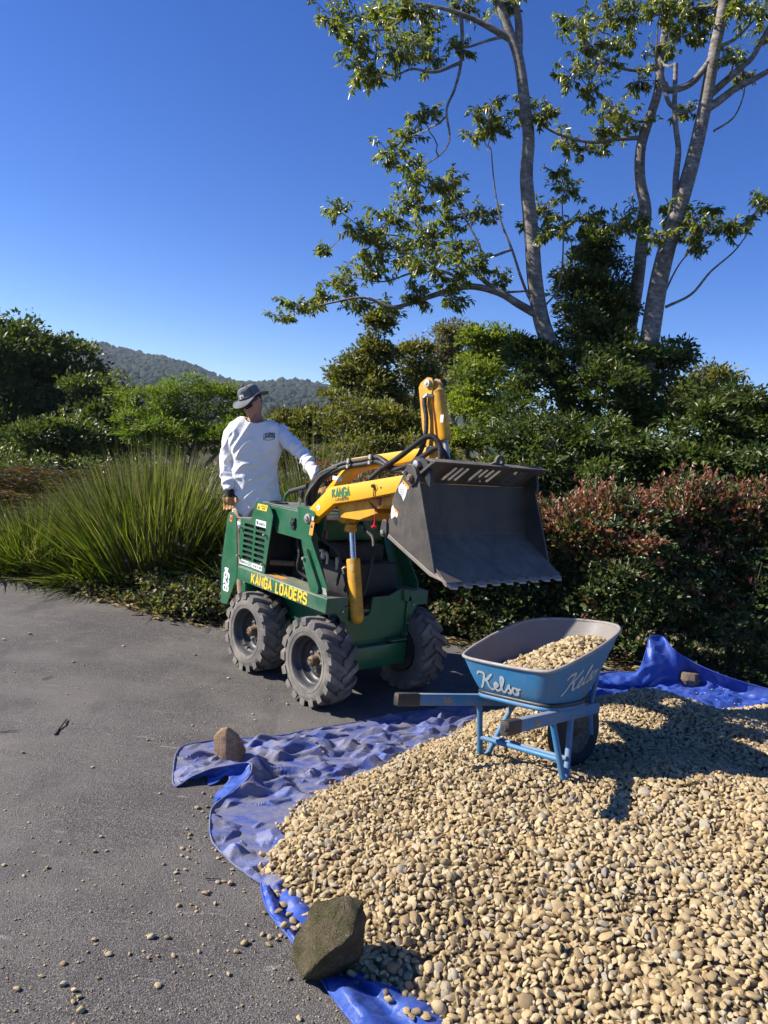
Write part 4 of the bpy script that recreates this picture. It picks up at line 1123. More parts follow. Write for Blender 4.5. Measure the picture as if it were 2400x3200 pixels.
# ---- grille panel
def slot(x0, x1, z, h):
    P = []
    for k in range(7):
        a = math.pi / 2 - math.pi * k / 6
        P.append((x1 - h / 2 + math.cos(a) * h / 2, z + math.sin(a) * h / 2))
    for k in range(7):
        a = -math.pi / 2 - math.pi * k / 6
        P.append((x0 + h / 2 + math.cos(a) * h / 2, z + math.sin(a) * h / 2))
    return P
outer = [(-.685, .717), (-.712, 1.077), (-.561, 1.078), (-.51, 1.227), (-.326, 1.224), (-.268, 1.153), (-.322, .728)]
holes = []
for k in range(7):
    z = 1.036 - k * 0.0405
    holes += [slot(-.650, -.508, z, .026), slot(-.488, -.347, z, .026)]
mb = MB(); mb.holed(outer, holes, -0.422, -0.414)
gp = mb.build('grille_panel', GREEN, LOADER, smooth=30)
mb = MB(); mb.prism([(-.70, 1.077), (-.561, 1.078), (-.561, 1.072), (-.70, 1.071)], -0.4139, -0.33, 'y'); mb.build('panel_flange', GREEN, gp)
for x, z in ((-.679, 1.008), (-.337, 1.004), (-.685, .793), (-.335, .791)):
    mb = MB(); mb.lathe([(0, -.452), (.009, -.450), (.011, -.440), (.007, -.436), (.007, -.423)], (x, 0, z), 'y', 10); mb.build('bolt', ZINC, gp)
def sticker(name, x0, x1, z0, z1, y, mat, parent, sh=0.0):
    mb = MB(); mb.prism([(x0, z0), (x1, z0), (x1 + sh, z1), (x0 + sh, z1)], y - 0.0015, y, 'y'); return mb.build(name, mat, parent)
def word(s, x0, x1, z, h, y, mat, parent, w=0.17, slope=0.0):
    st, wd = text2d(s, h, w)
    lay(mb := MB(), st, lambda u, v, k: (x0 + u * (x1 - x0) / wd, y - k, z + v + slope * u * (x1 - x0) / wd)); return mb.build('lettering', mat, parent, smooth=0)
q = sticker('sticker', -.49, -.355, 1.172, 1.216, -.4222, INKY, gp, .012)
word('AUSTRALIAN', -.438, -.36, 1.199, .009, -.4245, INKK, q); word('MADE', -.42, -.375, 1.182, .011, -.4245, INKK, q)
mb = MB(); mb.add([(-.484, -.4245, 1.178), (-.448, -.4245, 1.178), (-.458, -.4245, 1.21)], [(0, 1, 2)]); mb.build('sticker_print', INKG, q)
q = sticker('sticker', -.488, -.348, 1.052, 1.098, -.4222, WHITE, gp)
mb = MB(); mb.prism([(-.478, 1.088), (-.474, 1.066), (-.466, 1.058), (-.458, 1.066), (-.454, 1.088)], -.4252, -.424, 'y'); mb.build('sticker_emblem', INKG, q)
word('KUBOTA', -.445, -.36, 1.064, .017, -.4245, INKK, q)
q = sticker('sticker', -.678, -.354, .736, .772, -.4222, WHITE, gp)
word('HOKKO', -.668, -.585, .745, .018, -.4245, INKK, q); word('HIRE', -.572, -.492, .739, .030, -.4245, INKG, q, .12); word('PH 66 72 2001', -.480, -.362, .747, .014, -.4245, INKK, q)
# engine cover behind the grille with cooling fins
mb = MB(); mb.bx(-.68, -.36, -.395, -.10, .70, 1.05)
for k in range(34): mb.bx(-.67 + k * .0093, -.6665 + k * .0093, -.405, -.39, .72, 1.03)
mb.build('radiator', DARK, LOADER)
# ---- hood and dash
mb = MB(); mb.prism([(-.555, 1.08), (-.505, 1.218), (.06, 1.222), (.12, 1.18), (.10, 1.03), (-.27, 1.03), (-.30, 1.08)], -.385, .385, 'y'); mb.build('hood', GREEN, LOADER, 0.005)
mb = MB(); mb.bx(-.50, .03, -.372, .372, 1.221, 1.229); mb.build('hood_top', paint('dusty_top', (0.10, 0.13, 0.11), (0.26, 0.25, 0.2), 0.6, 0.6), LOADER, 0.002)
mb = MB(); mb.lathe([(.055, 1.2295), (.07, 1.2295), (.072, 1.236), (.066, 1.24), (.056, 1.236), (.055, 1.231), (0, 1.231)], (-.40, -.30, 0), 'z', 28); mb.build('fuel_cap', BLACK, LOADER)
mb = MB(); mb.bx(-.075, -.03, -.398, -.386, 1.09, 1.17); mb.bx(-.073, -.032, -.408, -.398, 1.12, 1.145); mb.build('latch', BLACK, LOADER, 0.003)
# controls
mb = MB(); mb.tube(bez([(-.625, -.1, 1.224), (-.605, -.1, 1.27), (-.565, -.1, 1.30), (-.50, -.1, 1.318)], 5), 0.013, 10); h = mb.build('hand_rail', GREEN, LOADER)
mb = MB(); mb.tube([(-.56, -.1, 1.303), (-.333, -.1, 1.366)], [.019, .019], 12); mb.build('grip', HOSE, h)
for (x, y, dx) in ((-.43, -.1, .02), (-.33, -.16, .03), (-.30, .02, .05), (-.22, -.05, .03)):
    mb = MB(); mb.tube([(x, y, 1.228), (x + dx * .6, y, 1.29)], 0.006, 8); l = mb.build('lever', ZINC, LOADER)
    mb = MB(); mb.lathe([(0, .0), (.010, .004), (.015, .03), (.013, .055), (.006, .062), (0, .063)], (x + dx * .6, y, 1.275), 'z', 12); mb.build('lever_knob', BLACK, l)
mb = MB(); mb.prism([(-.27, 1.229), (-.10, 1.229), (-.04, 1.33), (-.12, 1.345), (-.20, 1.30)], -.02, .015, 'y'); mb.build('dash_plate', GREEN, LOADER, 0.003)

# ---- engine
mb = MB(); mb.bx(-.02, .34, -.16, .26, .60, .90); mb.bx(.02, .25, -.12, .2, .90, 1.02); mb.tube([(-.20, -.22, .95), (-.20, .2, .95)], .07, 16); mb.bx(-.30, -.05, -.20, .25, .60, .86)
mb.build('engine', DARK, LOADER, 0.012, 2)
mb = MB(); mb.tube(bez([(.02, -.17, .86), (-.03, -.2, .91), (.03, -.21, .95), (.08, -.2, .955)], 6), .011, 8); mb.tube(bez([(.10, -.2, .95), (.12, -.2, .92), (.12, -.2, .87)], 5), .010, 8); mb.lathe([(0, .03), (.02, .028), (.022, -.02), (.012, -.03)], (.07, -.2, .925), 'z', 12); mb.build('coolant_hose', ALU, LOADER)
mb = MB(); mb.prism([(.22, .93), (.26, .95), (.25, .86), (.235, .845)], -.21, -.205, 'y'); mb.build('engine_bracket', ALU, LOADER)
mb = MB(); mb.tube([(-.27, -.2, .80), (-.36, -.36, .80)], .022, 14); mb.build('exhaust_pipe', RUST, LOADER)
mb = MB(); mb.bx(-.33, .45, -.27, .27, .60, .615); mb.build('deck', GREEN_TOP, LOADER)

# ---- towers
for s in (-1, 1):
    y0, y1 = s * .405, s * .397
    mb = MB()
    mb.prism([(.0, 1.259), (.10, 1.262), (.205, 1.246), (.218, 1.228), (.195, 1.06), (.235, 1.005), (.42, .772), (.42, .724), (.255, .724), (.10, .99)], s * .400, s * .408, 'y')
    tw = mb.build('tower_plate', GREEN, LOADER, 0.002)
    mb = MB(); mb.prism([(.0, 1.259), (.10, .99), (.255, .724), (.29, .724), (.14, 1.0), (.06, 1.24)], s * .3999, s * .30, 'y'); mb.build('tower_web', GREEN, tw, 0.002)
    mb = MB(); mb.prism([(.0, 1.259), (.10, 1.262), (.205, 1.246), (.218, 1.228), (.195, 1.06)], s * .31, s * .318, 'y'); mb.build('tower_cheek', GREEN, tw, 0.002)
    mb = MB(); mb.prism([(.168, .993), (.185, .985), (.357, .768), (.357, .7235), (.267, .7235), (.158, .903)], s * .4085, s * .435, 'y'); br = mb.build('brace_plate', GREEN, tw, 0.003)
    mb = MB(); mb.lathe([(0, s * .452), (.011, s * .45), (.013, s * .436)], (.172, 0, .925), 'y', 8); mb.build('bolt', ZINC, br)
    mb = MB(); mb.lathe([(0, s * .432), (.018, s * .43), (.020, s * .418), (.032, s * .417), (.034, s * .409), (.034, s * .40)], (.14, 0, 1.191), 'y', 18); mb.build('pivot_pin', ZINC, tw)
    if s < 0:
        q = sticker('sticker', .168, .208, 1.085, 1.175, -.4082, ORANGE, tw, .012)
        mb = MB(); mb.add([(.178, -.4105, 1.135), (.206, -.4105, 1.135), (.194, -.4105, 1.162)], [(0, 1, 2)]); mb.build('sticker_print', INKK, q)
        sticker('sticker', .186, .205, 1.185, 1.21, -.4082, WHITE, tw)
        sticker('sticker', .375, .425, .726, .768, -.4082, ALU, tw, -.02)
mb = MB(); mb.tube([(.14, -.40, 1.191), (.14, .40, 1.191)], .018, 12); mb.build('pivot_shaft', ZINC, LOADER)

# ---- lift arms
arm = [(.07, 1.245), (.14, 1.155), (.178, 1.196), (.345, 1.316), (.60, 1.372), (.93, 1.455), (1.16, 1.49), (1.18, 1.58), (.974, 1.562), (.55, 1.473), (.305, 1.424), (.28, 1.415)]
for s in (-1, 1):
    mb = MB(); mb.prism(arm, s * .36, s * .305, 'y'); a = mb.build('lift_arm', YELL, LOADER, 0.004, 2)
    if s < 0:
        sl = 0.176
        st, wd = text2d('KANGA', 0.052, 0.27, 0.26, 0.95)
        lay(mb := MB(), st, lambda u, v, k: (.327 + u * .178 / wd - v * .18, -.3625 - k, 1.356 + v + sl * u * .178 / wd)); mb.build('lettering', INKG, a, smooth=0)
        st, wd = text2d('LOADERS', 0.016, 0.2, 0.42)
        lay(mb := MB(), st, lambda u, v, k: (.366 + u * .13 / wd, -.3625 - k, 1.338 + v + sl * u * .13 / wd)); mb.build('lettering', INKK, a, smooth=0)
        q = MB(); q.prism([(.16, 1.27), (.182, 1.245), (.203, 1.27), (.183, 1.295)], -.3618, -.3603, 'y'); q = q.build('sticker', WHITE, a)
        mb = MB(); mb.prism([(.172, 1.262), (.192, 1.275), (.191, 1.278), (.171, 1.265)], -.3632, -.362, 'y'); mb.build('sticker_print', INKK, q)
        mb = MB(); mb.lathe([(0, -.3625), (.006, -.3625), (.006, -.3605)], (.80, 0, 1.471), 'y', 8); mb.build('bolt', INKK, a)
        mb = MB(); mb.tube(bez([(.742, -.37, 1.49), (.758, -.372, 1.478), (.75, -.372, 1.46), (.738, -.37, 1.455)], 5), .0022, 6); mb.lathe([(0, -.376), (.011, -.376), (.012, -.366), (0, -.365)], (.732, 0, 1.473), 'y', 12)
        mb.box((.746, -.368, 1.435), (.007, .004, .05)); mb.build('key', BLACK, a)
mb = MB(); mb.prism([(.30, 1.31), (.62, 1.375), (.72, 1.30), (.55, 1.235), (.36, 1.225)], -.304, .304, 'y'); mb.prism([(.62, 1.375), (.95, 1.455), (.93, 1.40), (.72, 1.33)], -.304, .304, 'y'); cm = mb.build('cross_member', YELL_W, LOADER, 0.004)
for y in (-.255, -.145):
    mb = MB(); mb.prism([(.26, 1.32), (.40, 1.335), (.37, 1.225), (.335, 1.185), (.285, 1.19)], y - .006, y + .006, 'y'); mb.build('lug_plate', YELL_W, cm, 0.002)
mb = MB(); mb.tube([(.31, -.275, 1.245), (.31, -.125, 1.245)], .02, 12); mb.build('clevis_pin', ZINC, cm)
# ---- lift cylinder
mb = MB(); mb.box((.318, -.2, 1.225), (.075, .075, .09)); mb.lathe([(.0, 1.13), (.044, 1.13), (.046, 1.145), (.038, 1.16), (.04, 1.185), (.0, 1.19)], (.344, -.2, 0), 'z', 18); cl = mb.build('lift_cylinder', YELL_W, LOADER, 0.006)
a_, b_ = Vector((.352, -.2, 1.16)), Vector((.405, -.2, .94))
mb = MB(); mb.tube([a_, b_], .023, 20); mb.build('piston_rod', CHROME, cl)
mb = MB(); mb.tube([(.400, -.2, .958), (.402, -.2, .95), (.492, -.2, .60), (.505, -.2, .565), (.515, -.2, .545)], [.043, .046, .046, .040, .02], 22); bar = mb.build('cylinder_barrel', YELL_W, cl)
sticker('sticker', .44, .462, .895, .93, -.2465, ALU, bar)
mb = MB(); mb.tube(bez([(.38, -.245, .90), (.36, -.25, .88), (.372, -.25, .85)], 4), .008, 8); mb.build('hose_fitting', ALU, bar)

# ---- upper boom with hoses, mast and tilt cylinder
boom = [(-.115, 1.36), (-.05, 1.34), (.02, 1.41), (.20, 1.535), (.30, 1.552), (.65, 1.618), (.905, 1.672), (.985, 1.69), (.99, 1.745), (.882, 1.737), (.20, 1.622), (.155, 1.612)]
mb = MB(); mb.prism(boom, -.10, -.02, 'y'); bm_ = mb.build('upper_boom', YELL, LOADER, 0.004, 2)
q = sticker('sticker', -.035, .075, 1.445, 1.475, -.1002, WHITE, bm_)
q.rotation_euler = (0, 0, 0)
for x, z in ((.20, 1.577), (.428, 1.622)):
    mb = MB(); mb.prism([(x - .011, z - .032), (x + .011, z - .030), (x + .013, z + .036), (x - .009, z + .033)], -.166, -.160, 'y'); mb.bx(x - .01, x + .01, -.16, -.10, z + .026, z + .032); c = mb.build('hose_clamp', ALU, bm_, 0.001)
    mb = MB(); mb.lathe([(0, -.172), (.006, -.171), (.007, -.166)], (x, 0, z), 'y', 8); mb.build('bolt', BLACK, c)
for yy in (-.10, -.028):
    mb = MB(); mb.prism([(.776, 2.10), (.79, 2.13), (.845, 2.165), (.885, 2.16), (.905, 2.125), (.90, 2.06), (.945, 1.83), (1.0, 1.70), (1.07, 1.56), (1.01, 1.52), (.945, 1.66), (.875, 1.78), (.845, 1.85), (.79, 2.05)], yy - .012, yy, 'y'); mp = mb.build('mast_plate', YELL_W, bm_, 0.003)
mb = MB(); mb.tube([(.865, -.128, 2.125), (.865, -.015, 2.125)], .026, 16); mb.build('mast_pin', ZINC, bm_)
mb = MB(); mb.tube([(.945, -.128, 1.72), (.945, -.015, 1.72)], .028, 16); mb.build('boom_pin', ZINC, bm_)
for yy in (-.12,):
    mb = MB(); mb.lathe([(0, yy - .014), (.024, yy - .012), (.026, yy), (.026, yy + .01)], (.865, 0, 2.125), 'y', 18); mb.lathe([(.0, yy - .018), (.01, yy - .018), (.01, yy - .012)], (.865, 0, 2.125), 'y', 6); mb.build('pin_washer', ALU, bm_)
    mb = MB(); mb.lathe([(0, yy - .016), (.026, yy - .014), (.028, yy), (.028, yy + .01)], (.945, 0, 1.72), 'y', 14); mb.build('pin_washer', ZINC, bm_)
mb = MB(); mb.tube([(.885, -.064, 2.13), (.905, -.064, 2.085), (.908, -.064, 2.078), (.914, -.064, 2.065), (1.005, -.064, 1.80), (1.008, -.064, 1.79)], [.026, .037, .043, .039, .039, .034], 22); tc = mb.build('tilt_cylinder', YELL_W, bm_)
mb = MB(); mb.tube([(1.005, -.064, 1.80), (1.075, -.064, 1.58)], .017, 16); mb.build('tilt_rod', ZINC, tc)
q = MB(); q.tube([(.963, -.062, 1.925), (.982, -.062, 1.868)], .0485, 22, cap=False); 
q = sticker('sticker', .995, 1.02, 1.895, 1.94, -.110, WHITE, tc)

def ribbed(path, r, pitch=0.0075, n=10):
    """corrugated hose sleeve"""
    P = [Vector(p) for p in path]
    seg = [(P[i + 1] - P[i]).length for i in range(len(P) - 1)]
    tot = sum(seg); m = int(tot / (pitch / 2))
    out, rs = [], []
    cum = np.concatenate([[0], np.cumsum(seg)])
    for k in range(m + 1):
        s = tot * k / m
        i = min(len(seg) - 1, int(np.searchsorted(cum, s, side='right') - 1))
        out.append(P[i].lerp(P[i + 1], (s - cum[i]) / max(1e-6, seg[i]))); rs.append(r * (1.06 if k % 2 else 0.90))
    return out, rs
def hose(pts, r, rib=False, name='hose', parent=LOADER, mat=HOSE):
    path = bez(pts, 7)
    mb = MB()
    if rib: mb.tube(*ribbed(path, r), n=10)
    else: mb.tube(path, r, 9)
    return mb.build(name, mat, parent, smooth=50)
# sleeves clamped along the boom and running back to the dash
for k, dz in enumerate((0.0, 0.030)):
    hose([(-.10, -.16 - .03 * k, 1.20), (-.135, -.17 - .03 * k, 1.30 + dz * .3), (-.10, -.17 - .02 * k, 1.40 + dz * .6), (-.02, -.16 - .01 * k, 1.475 + dz), (.10, -.14, 1.535 + dz), (.20, -.13, 1.562 + dz), (.33, -.13, 1.585 + dz), (.428, -.13, 1.607 + dz), (.50, -.14, 1.612 + dz), (.58, -.16, 1.60 + dz * .7), (.68, -.17, 1.575 + dz * .5), (.78, -.17, 1.575 + dz * .4)], .0165, False, 'hose')
for k in range(3):
    hose([(-.13 + k * .03, -.20 - k * .025, 1.18), (-.165 + k * .02, -.21 - k * .02, 1.30), (-.13 + k * .02, -.20, 1.42), (-.04, -.18, 1.50 - k * .012), (.08, -.15, 1.54 + k * .004)], .012, k == 1, 'hose')
hose([(.50, -.14, 1.635), (.56, -.15, 1.628), (.63, -.16, 1.605), (.70, -.17, 1.58)], .0155, True)
# big loop up to the tilt cylinder and down to the bucket
hose([(.50, -.20, 1.50), (.60, -.20, 1.57), (.737, -.19, 1.655), (.88, -.185, 1.75), (.965, -.18, 1.80), (1.035, -.18, 1.797), (1.085, -.18, 1.745), (1.10, -.18, 1.67), (1.11, -.18, 1.60), (1.10, -.18, 1.53)], .0175, True)
hose([(.66, -.17, 1.565), (.78, -.18, 1.60), (.88, -.19, 1.638), (.97, -.19, 1.688), (1.055, -.17, 1.742), (1.10, -.14, 1.70), (1.12, -.12, 1.62), (1.12, -.12, 1.54)], .0165, True)
hose([(.866, -.135, 2.035), (.878, -.14, 1.99), (.902, -.14, 1.92), (.912, -.14, 1.83), (.905, -.145, 1.75), (.875, -.15, 1.68), (.82, -.16, 1.62), (.74, -.17, 1.59)], .0145, True)
mb = MB(); mb.tube([(.905, -.10, 2.05), (.875, -.128, 2.052), (.866, -.133, 2.04), (.867, -.135, 2.0)], [.012, .014, .013, .012], 10); mb.tube([(.868, -.136, 2.005), (.884, -.139, 1.965)], .0125, 10); mb.build('hose_fitting', ZINC, bm_)
hose([(.10, -.33, 1.15), (.18, -.30, 1.05), (.26, -.25, 1.0), (.30, -.22, .9), (.25, -.2, .75)], .011)
hose([(.05, .1, 1.2), (.2, .05, 1.12), (.35, 0, 1.08), (.42, -.05, .95), (.40, -.08, .7)], .012)
hose([(-.2, -.25, 1.03), (-.12, -.27, .9), (-.15, -.25, .78), (-.05, -.2, .72)], .012)
# emergency stop lanyard and tags
mb = MB(); mb.tube([(.69, -.30, 1.34), (.70, -.302, 1.30), (.702, -.30, 1.24)], .0035, 6); mb.lathe([(.0, 1.205), (.02, 1.21), (.022, 1.22), (.008, 1.228), (.007, 1.25), (0, 1.252)], (.702, -.30, 0), 'z', 14); mb.build('stop_lanyard', REDP, LOADER)
mb = MB(); mb.lathe([(.0, 1.355), (.015, 1.357), (.017, 1.395), (.011, 1.405), (.006, 1.425), (0, 1.425)], (.735, -.30, 0), 'z', 12); mb.build('knob', PINKP, LOADER)
mb = MB(); mb.tube([(.17, -.28, 1.30), (.175, -.28, 1.12)], .0022, 5); mb.box((.178, -.28, 1.085), (.03, .012, .05)); mb.build('tag', PINKP, LOADER)

# ---- bucket
BK = empty('bucket', (0, 0, 0)); BK.parent = LOADER
side = [(1.067, 1.21), (1.045, 1.26), (1.066, 1.326), (1.076, 1.44), (1.155, 1.60), (1.19, 1.632), (1.225, 1.628), (1.262, 1.594), (1.286, 1.532), (1.468, 1.068), (1.43, 1.062)]
for s in (-1, 1):
    w_ = .505
    mb = MB(); mb.prism(side, s * w_, s * (w_ - .012), 'y'); sp = mb.build('side_plate', STEEL, BK, 0.002)
    mb = MB(); mb.prism([(1.067, 1.2105), (1.43, 1.0615), (1.55, 1.046), (1.50, 1.066), (1.43, 1.085), (1.20, 1.178), (1.075, 1.232)], s * (w_ + .006), s * (w_ + .0005), 'y'); mb.build('side_cutter', BARE, sp, 0.002)
    mb = MB(); mb.prism([(1.185, 1.638), (1.16, 1.60), (1.19, 1.545), (1.225, 1.515), (1.26, 1.535), (1.275, 1.575), (1.245, 1.62), (1.215, 1.642)], s * (w_ + .012), s * (w_ + .001), 'y'); mb.build('pivot_boss', STEEL, sp, 0.004)
    for x, z, r in ((1.223, 1.563, .022), (1.179, 1.590, .011)):
        mb = MB(); mb.lathe([(0, s * (w_ + .036)), (r * .6, s * (w_ + .036)), (r * .75, s * (w_ + .03)), (r, s * (w_ + .026)), (r, s * (w_ + .01))], (x, 0, z), 'y', 18); mb.build('pivot_pin', RUST if r > .02 else ZINC, sp)
    P = []
    for k in range(9): a = math.pi * k / 8; P.append((1.036 + .022 * math.cos(a), 1.287 + .022 * math.sin(a)))
    for k in range(9): a = math.pi + math.pi * k / 8; P.append((1.036 + .028 * math.cos(a), 1.237 + .028 * math.sin(a)))
    mb = MB(); mb.prism(P, s * (w_ + .014), s * (w_ - .002), 'y'); lk = mb.build('link_plate', STEEL, sp, 0.003)
    mb = MB(); mb.lathe([(0, s * (w_ + .026)), (.012, s * (w_ + .025)), (.014, s * (w_ + .014))], (1.036, 0, 1.237), 'y', 14); mb.build('link_pin', ZINC, lk)
    # clam ears behind the side plate
    P = [(1.215 + .047 * math.cos(a), 1.637 + .047 * math.sin(a)) for a in np.linspace(0.2, math.pi, 10)] + [(1.15, 1.58), (1.30, 1.50), (1.335, 1.53), (1.31, 1.60)]
    mb = MB(); mb.prism([(1.335, 1.515), (1.335, 1.57), (1.315, 1.63), (1.285, 1.665), (1.25, 1.68), (1.21, 1.675), (1.185, 1.65), (1.20, 1.62), (1.25, 1.60)], s * (w_ - .03), s * (w_ - .055), 'y'); ce = mb.build('clam_ear', BLACK, sp, 0.004)
    mb = MB(); mb.lathe([(0, s * (w_ - .004)), (.02, s * (w_ - .006)), (.024, s * (w_ - .03))], (1.226, 0, 1.643), 'y', 16); mb.build('pivot_pin', ZINC, ce)
w = .493
mb = MB()
prof = [(1.547, 1.047), (1.262, 1.236), (1.248, 1.26), (1.205, 1.54)]
th = [(1.535, 1.037), (1.250, 1.224), (1.234, 1.258), (1.191, 1.538)]
for i in range(len(prof) - 1):
    (a, b), (c, d), (e, f), (g2, h2) = prof[i], prof[i + 1], th[i + 1], th[i]
    mb.prism([(a, b), (c, d), (e, f), (g2, h2)], -w, w, 'y')
mb.build('bucket_shell', STEEL, BK)
# slotted top plate
L_ = math.hypot(1.3586 - 1.20, 1.66 - 1.54)
ux, uz = (1.3586 - 1.20) / L_, (1.66 - 1.54) / L_
hs = []
def cap_slot(yc, w2, l0, l1, sk=0.0):
    P = []
    for k in range(6): a = math.pi * k / 5; P.append((yc + sk + w2 * math.cos(a), l1 - w2 + w2 * math.sin(a)))
    for k in range(6): a = math.pi + math.pi * k / 5; P.append((yc + w2 * math.cos(a), l0 + w2 + w2 * math.sin(a)))
    return P
for yc in (-.285, -.235, -.185, -.075, -.025, .03, .085, .24, .285, .335):
    hs.append(cap_slot(yc, .0135, L_ * .16, L_ * .86))
loops = [[Vector((a, b, 0)) for a, b in Lp] for Lp in [[(-w, 0), (w, 0), (w, L_), (-w, L_)]] + hs]
tr_ = tessellate_polygon(loops); flat = [p for Lp in loops for p in Lp]; n = len(flat)
nx_, nz_ = -uz * .012, ux * .012
V = [(1.20 + p.y * ux, p.x, 1.54 + p.y * uz) for p in flat] + [(1.20 + p.y * ux + nx_, p.x, 1.54 + p.y * uz + nz_) for p in flat]
F = [tuple(t) for t in tr_] + [tuple(n + i for i in reversed(t)) for t in tr_]
k0 = 0
for Lp in loops:
    m = len(Lp); F += [(k0 + i, k0 + (i + 1) % m, n + k0 + (i + 1) % m, n + k0 + i) for i in range(m)]; k0 += m
mb = MB(); mb.add(V, F); tp = mb.build('slotted_plate', STEEL, BK, smooth=30)
mb = MB(); mb.prism([(1.362, 1.655), (1.372, 1.668), (1.30, 1.682), (1.295, 1.672)], -w, w, 'y'); mb.build('top_lip', STEEL, BK, 0.002)
P = [(0.075 + .040 * math.cos(a), 1.692 + .040 * math.sin(a)) for a in np.linspace(-.5, math.pi, 14)] + [(-.02, 1.672), (.11, 1.668)]
loops = [[Vector((a, b, 0)) for a, b in Lp] for Lp in [P, [(.078 + .013 * math.cos(a), 1.697 + .013 * math.sin(a)) for a in np.linspace(0, 2 * math.pi, 12, endpoint=False)]]]
tr_ = tessellate_polygon(loops); flat = [p for Lp in loops for p in Lp]; n = len(flat)
V = [(1.325, p.x, p.y) for p in flat] + [(1.34, p.x, p.y) for p in flat]; F = [tuple(t) for t in tr_] + [tuple(n + i for i in reversed(t)) for t in tr_]; k0 = 0
for Lp in loops:
    m = len(Lp); F += [(k0 + i, k0 + (i + 1) % m, n + k0 + (i + 1) % m, n + k0 + i) for i in range(m)]; k0 += m
mb = MB(); mb.add(V, F); mb.build('lifting_eye', STEEL, BK)
mb = MB(); mb.prism([(1.47, 1.085), (1.56, 1.030), (1.552, 1.024), (1.462, 1.079)], -w - .01, w + .01, 'y'); ce = mb.build('cutting_edge', BARE, BK, 0.002)
for k in range(9):
    y = -.455 + k * .114
    mb = MB(); mb.prism([(1.50, y - .040), (1.55, y - .042), (1.572, y - .030), (1.576, y + .022), (1.556, y + .040), (1.50, y + .042)], 0, .012, 'z')
    for i, v in enumerate(mb.V): mb.V[i] = (v[0], v[1], 1.066 - (v[0] - 1.50) * .64 + v[2] - .006)
    mb.build('tooth', BARE, BK, 0.002)
# torn warning stickers on the near side plate
lp = bpy.data.objects.get('side_plate')
def torn(poly, mat, parent, y, name='sticker'):
    mb = MB(); mb.prism(poly, y - .0012, y, 'y'); return mb.build(name, mat, parent)
s1 = torn([(1.118, 1.505), (1.145, 1.535), (1.150, 1.52), (1.168, 1.525), (1.172, 1.515), (1.193, 1.51), (1.18, 1.455), (1.168, 1.43), (1.16, 1.445), (1.122, 1.478)], WHITE, lp, -.5053)
torn([(1.149, 1.548), (1.205, 1.515), (1.203, 1.50), (1.19, 1.50), (1.188, 1.512), (1.147, 1.534)], ORANGE, s1, -.5058, 'sticker_print')
for k in range(5): torn([(1.132 + k * .002, 1.490 - k * .008), (1.165 + k * .002, 1.500 - k * .010), (1.165 + k * .002, 1.498 - k * .010), (1.132 + k * .002, 1.488 - k * .008)], INKK, s1, -.5068, 'sticker_print')
s2 = torn([(1.077, 1.385), (1.090, 1.400), (1.093, 1.382), (1.118, 1.375), (1.135, 1.35), (1.128, 1.332), (1.108, 1.338), (1.085, 1.318), (1.076, 1.34)], WHITE, lp, -.5053)
torn([(1.098, 1.388), (1.138, 1.362), (1.134, 1.350), (1.098, 1.376)], ORANGE, s2, -.5058, 'sticker_print')
mb = MB()
V_, F_ = strip2d([(1.094, 1.345), (1.118, 1.336), (1.112, 1.368), (1.094, 1.345)], .003); mb.add([(v.x, -.5072, v.y) for v in V_], F_); mb.build('sticker_print', ORANGE, s2, smooth=0)
torn([(1.10, 1.325), (1.125, 1.335), (1.135, 1.31), (1.128, 1.285), (1.11, 1.30)], BLACK, lp, -.5053)
# ================================================================== wheelbarrow
BLUE = paint('faded_blue_paint', (0.018, 0.17, 0.36), (0.22, 0.15, 0.09), 0.38, 0.5, scale=7, bump=0.15, scratch=0.22, scol=(0.24, 0.3, 0.36), edge=0.5, ecol=(0.25, 0.2, 0.15), dust=0.25)
BLUE_W = paint('worn_blue_paint', (0.024, 0.165, 0.35), (0.27, 0.23, 0.19), 0.7, 0.55, scale=8, bump=0.2, scratch=0.3, scol=(0.3, 0.31, 0.33), edge=0.7, ecol=(0.2, 0.16, 0.12), dust=0.6)
TRAYIN = paint('scoured_tray_steel', (0.20, 0.185, 0.17), (0.27, 0.2, 0.14), 0.6, 0.55, scale=6, bump=0.3, scratch=0.3, scol=(0.3, 0.3, 0.3))
RIMW = paint('worn_rim', (0.28, 0.27, 0.26), (0.2, 0.14, 0.1), 0.7, 0.5, scale=22, bump=0.2)
FADEW = paint('faded_white_print', (0.46, 0.5, 0.5), (0.12, 0.24, 0.36), 0.55, 0.6, scale=26, bump=0)
FADEG = paint('faded_gold_print', (0.4, 0.3, 0.16), (0.08, 0.2, 0.36), 0.55, 0.6, scale=40, bump=0)
BAR = empty('wheelbarrow', (0.347, 3.112, 0.612), (-0.134, 0.126, 0.727))
tag(BAR, 'worn blue wheelbarrow half full of pebbles standing on the gravel heap', 'wheelbarrow')
XE, YG, YE = 1.036, .316, .101
hy = lambda x: YG + (YE - YG) * x / XE
SCRIPT = [[(-.08, .80), (.02, .97), (.22, 1.0), (.37, .93), (.33, .66), (.22, .3), (.10, .02), (.0, -.03)],
          [(.86, 1.02), (.72, .86), (.52, .62), (.28, .50)], [(.34, .52), (.50, .44), (.58, .18), (.72, .02), (.88, .08)],
          [(.86, .12), (1.02, .24), (1.14, .40), (1.06, .50), (.95, .40), (.93, .16), (1.04, .03), (1.20, .08), (1.30, .22)],
          [(1.28, .20), (1.44, .55), (1.52, .86), (1.44, .98), (1.36, .80), (1.33, .30), (1.38, .06), (1.50, .05), (1.60, .2)],
          [(1.58, .16), (1.72, .40), (1.80, .52), (1.78, .38), (1.86, .20), (1.78, .03), (1.64, .06)],
          [(2.14, .46), (2.02, .42), (1.95, .22), (2.02, .05), (2.18, .06), (2.26, .24), (2.20, .42), (2.30, .40), (2.42, .46)]]
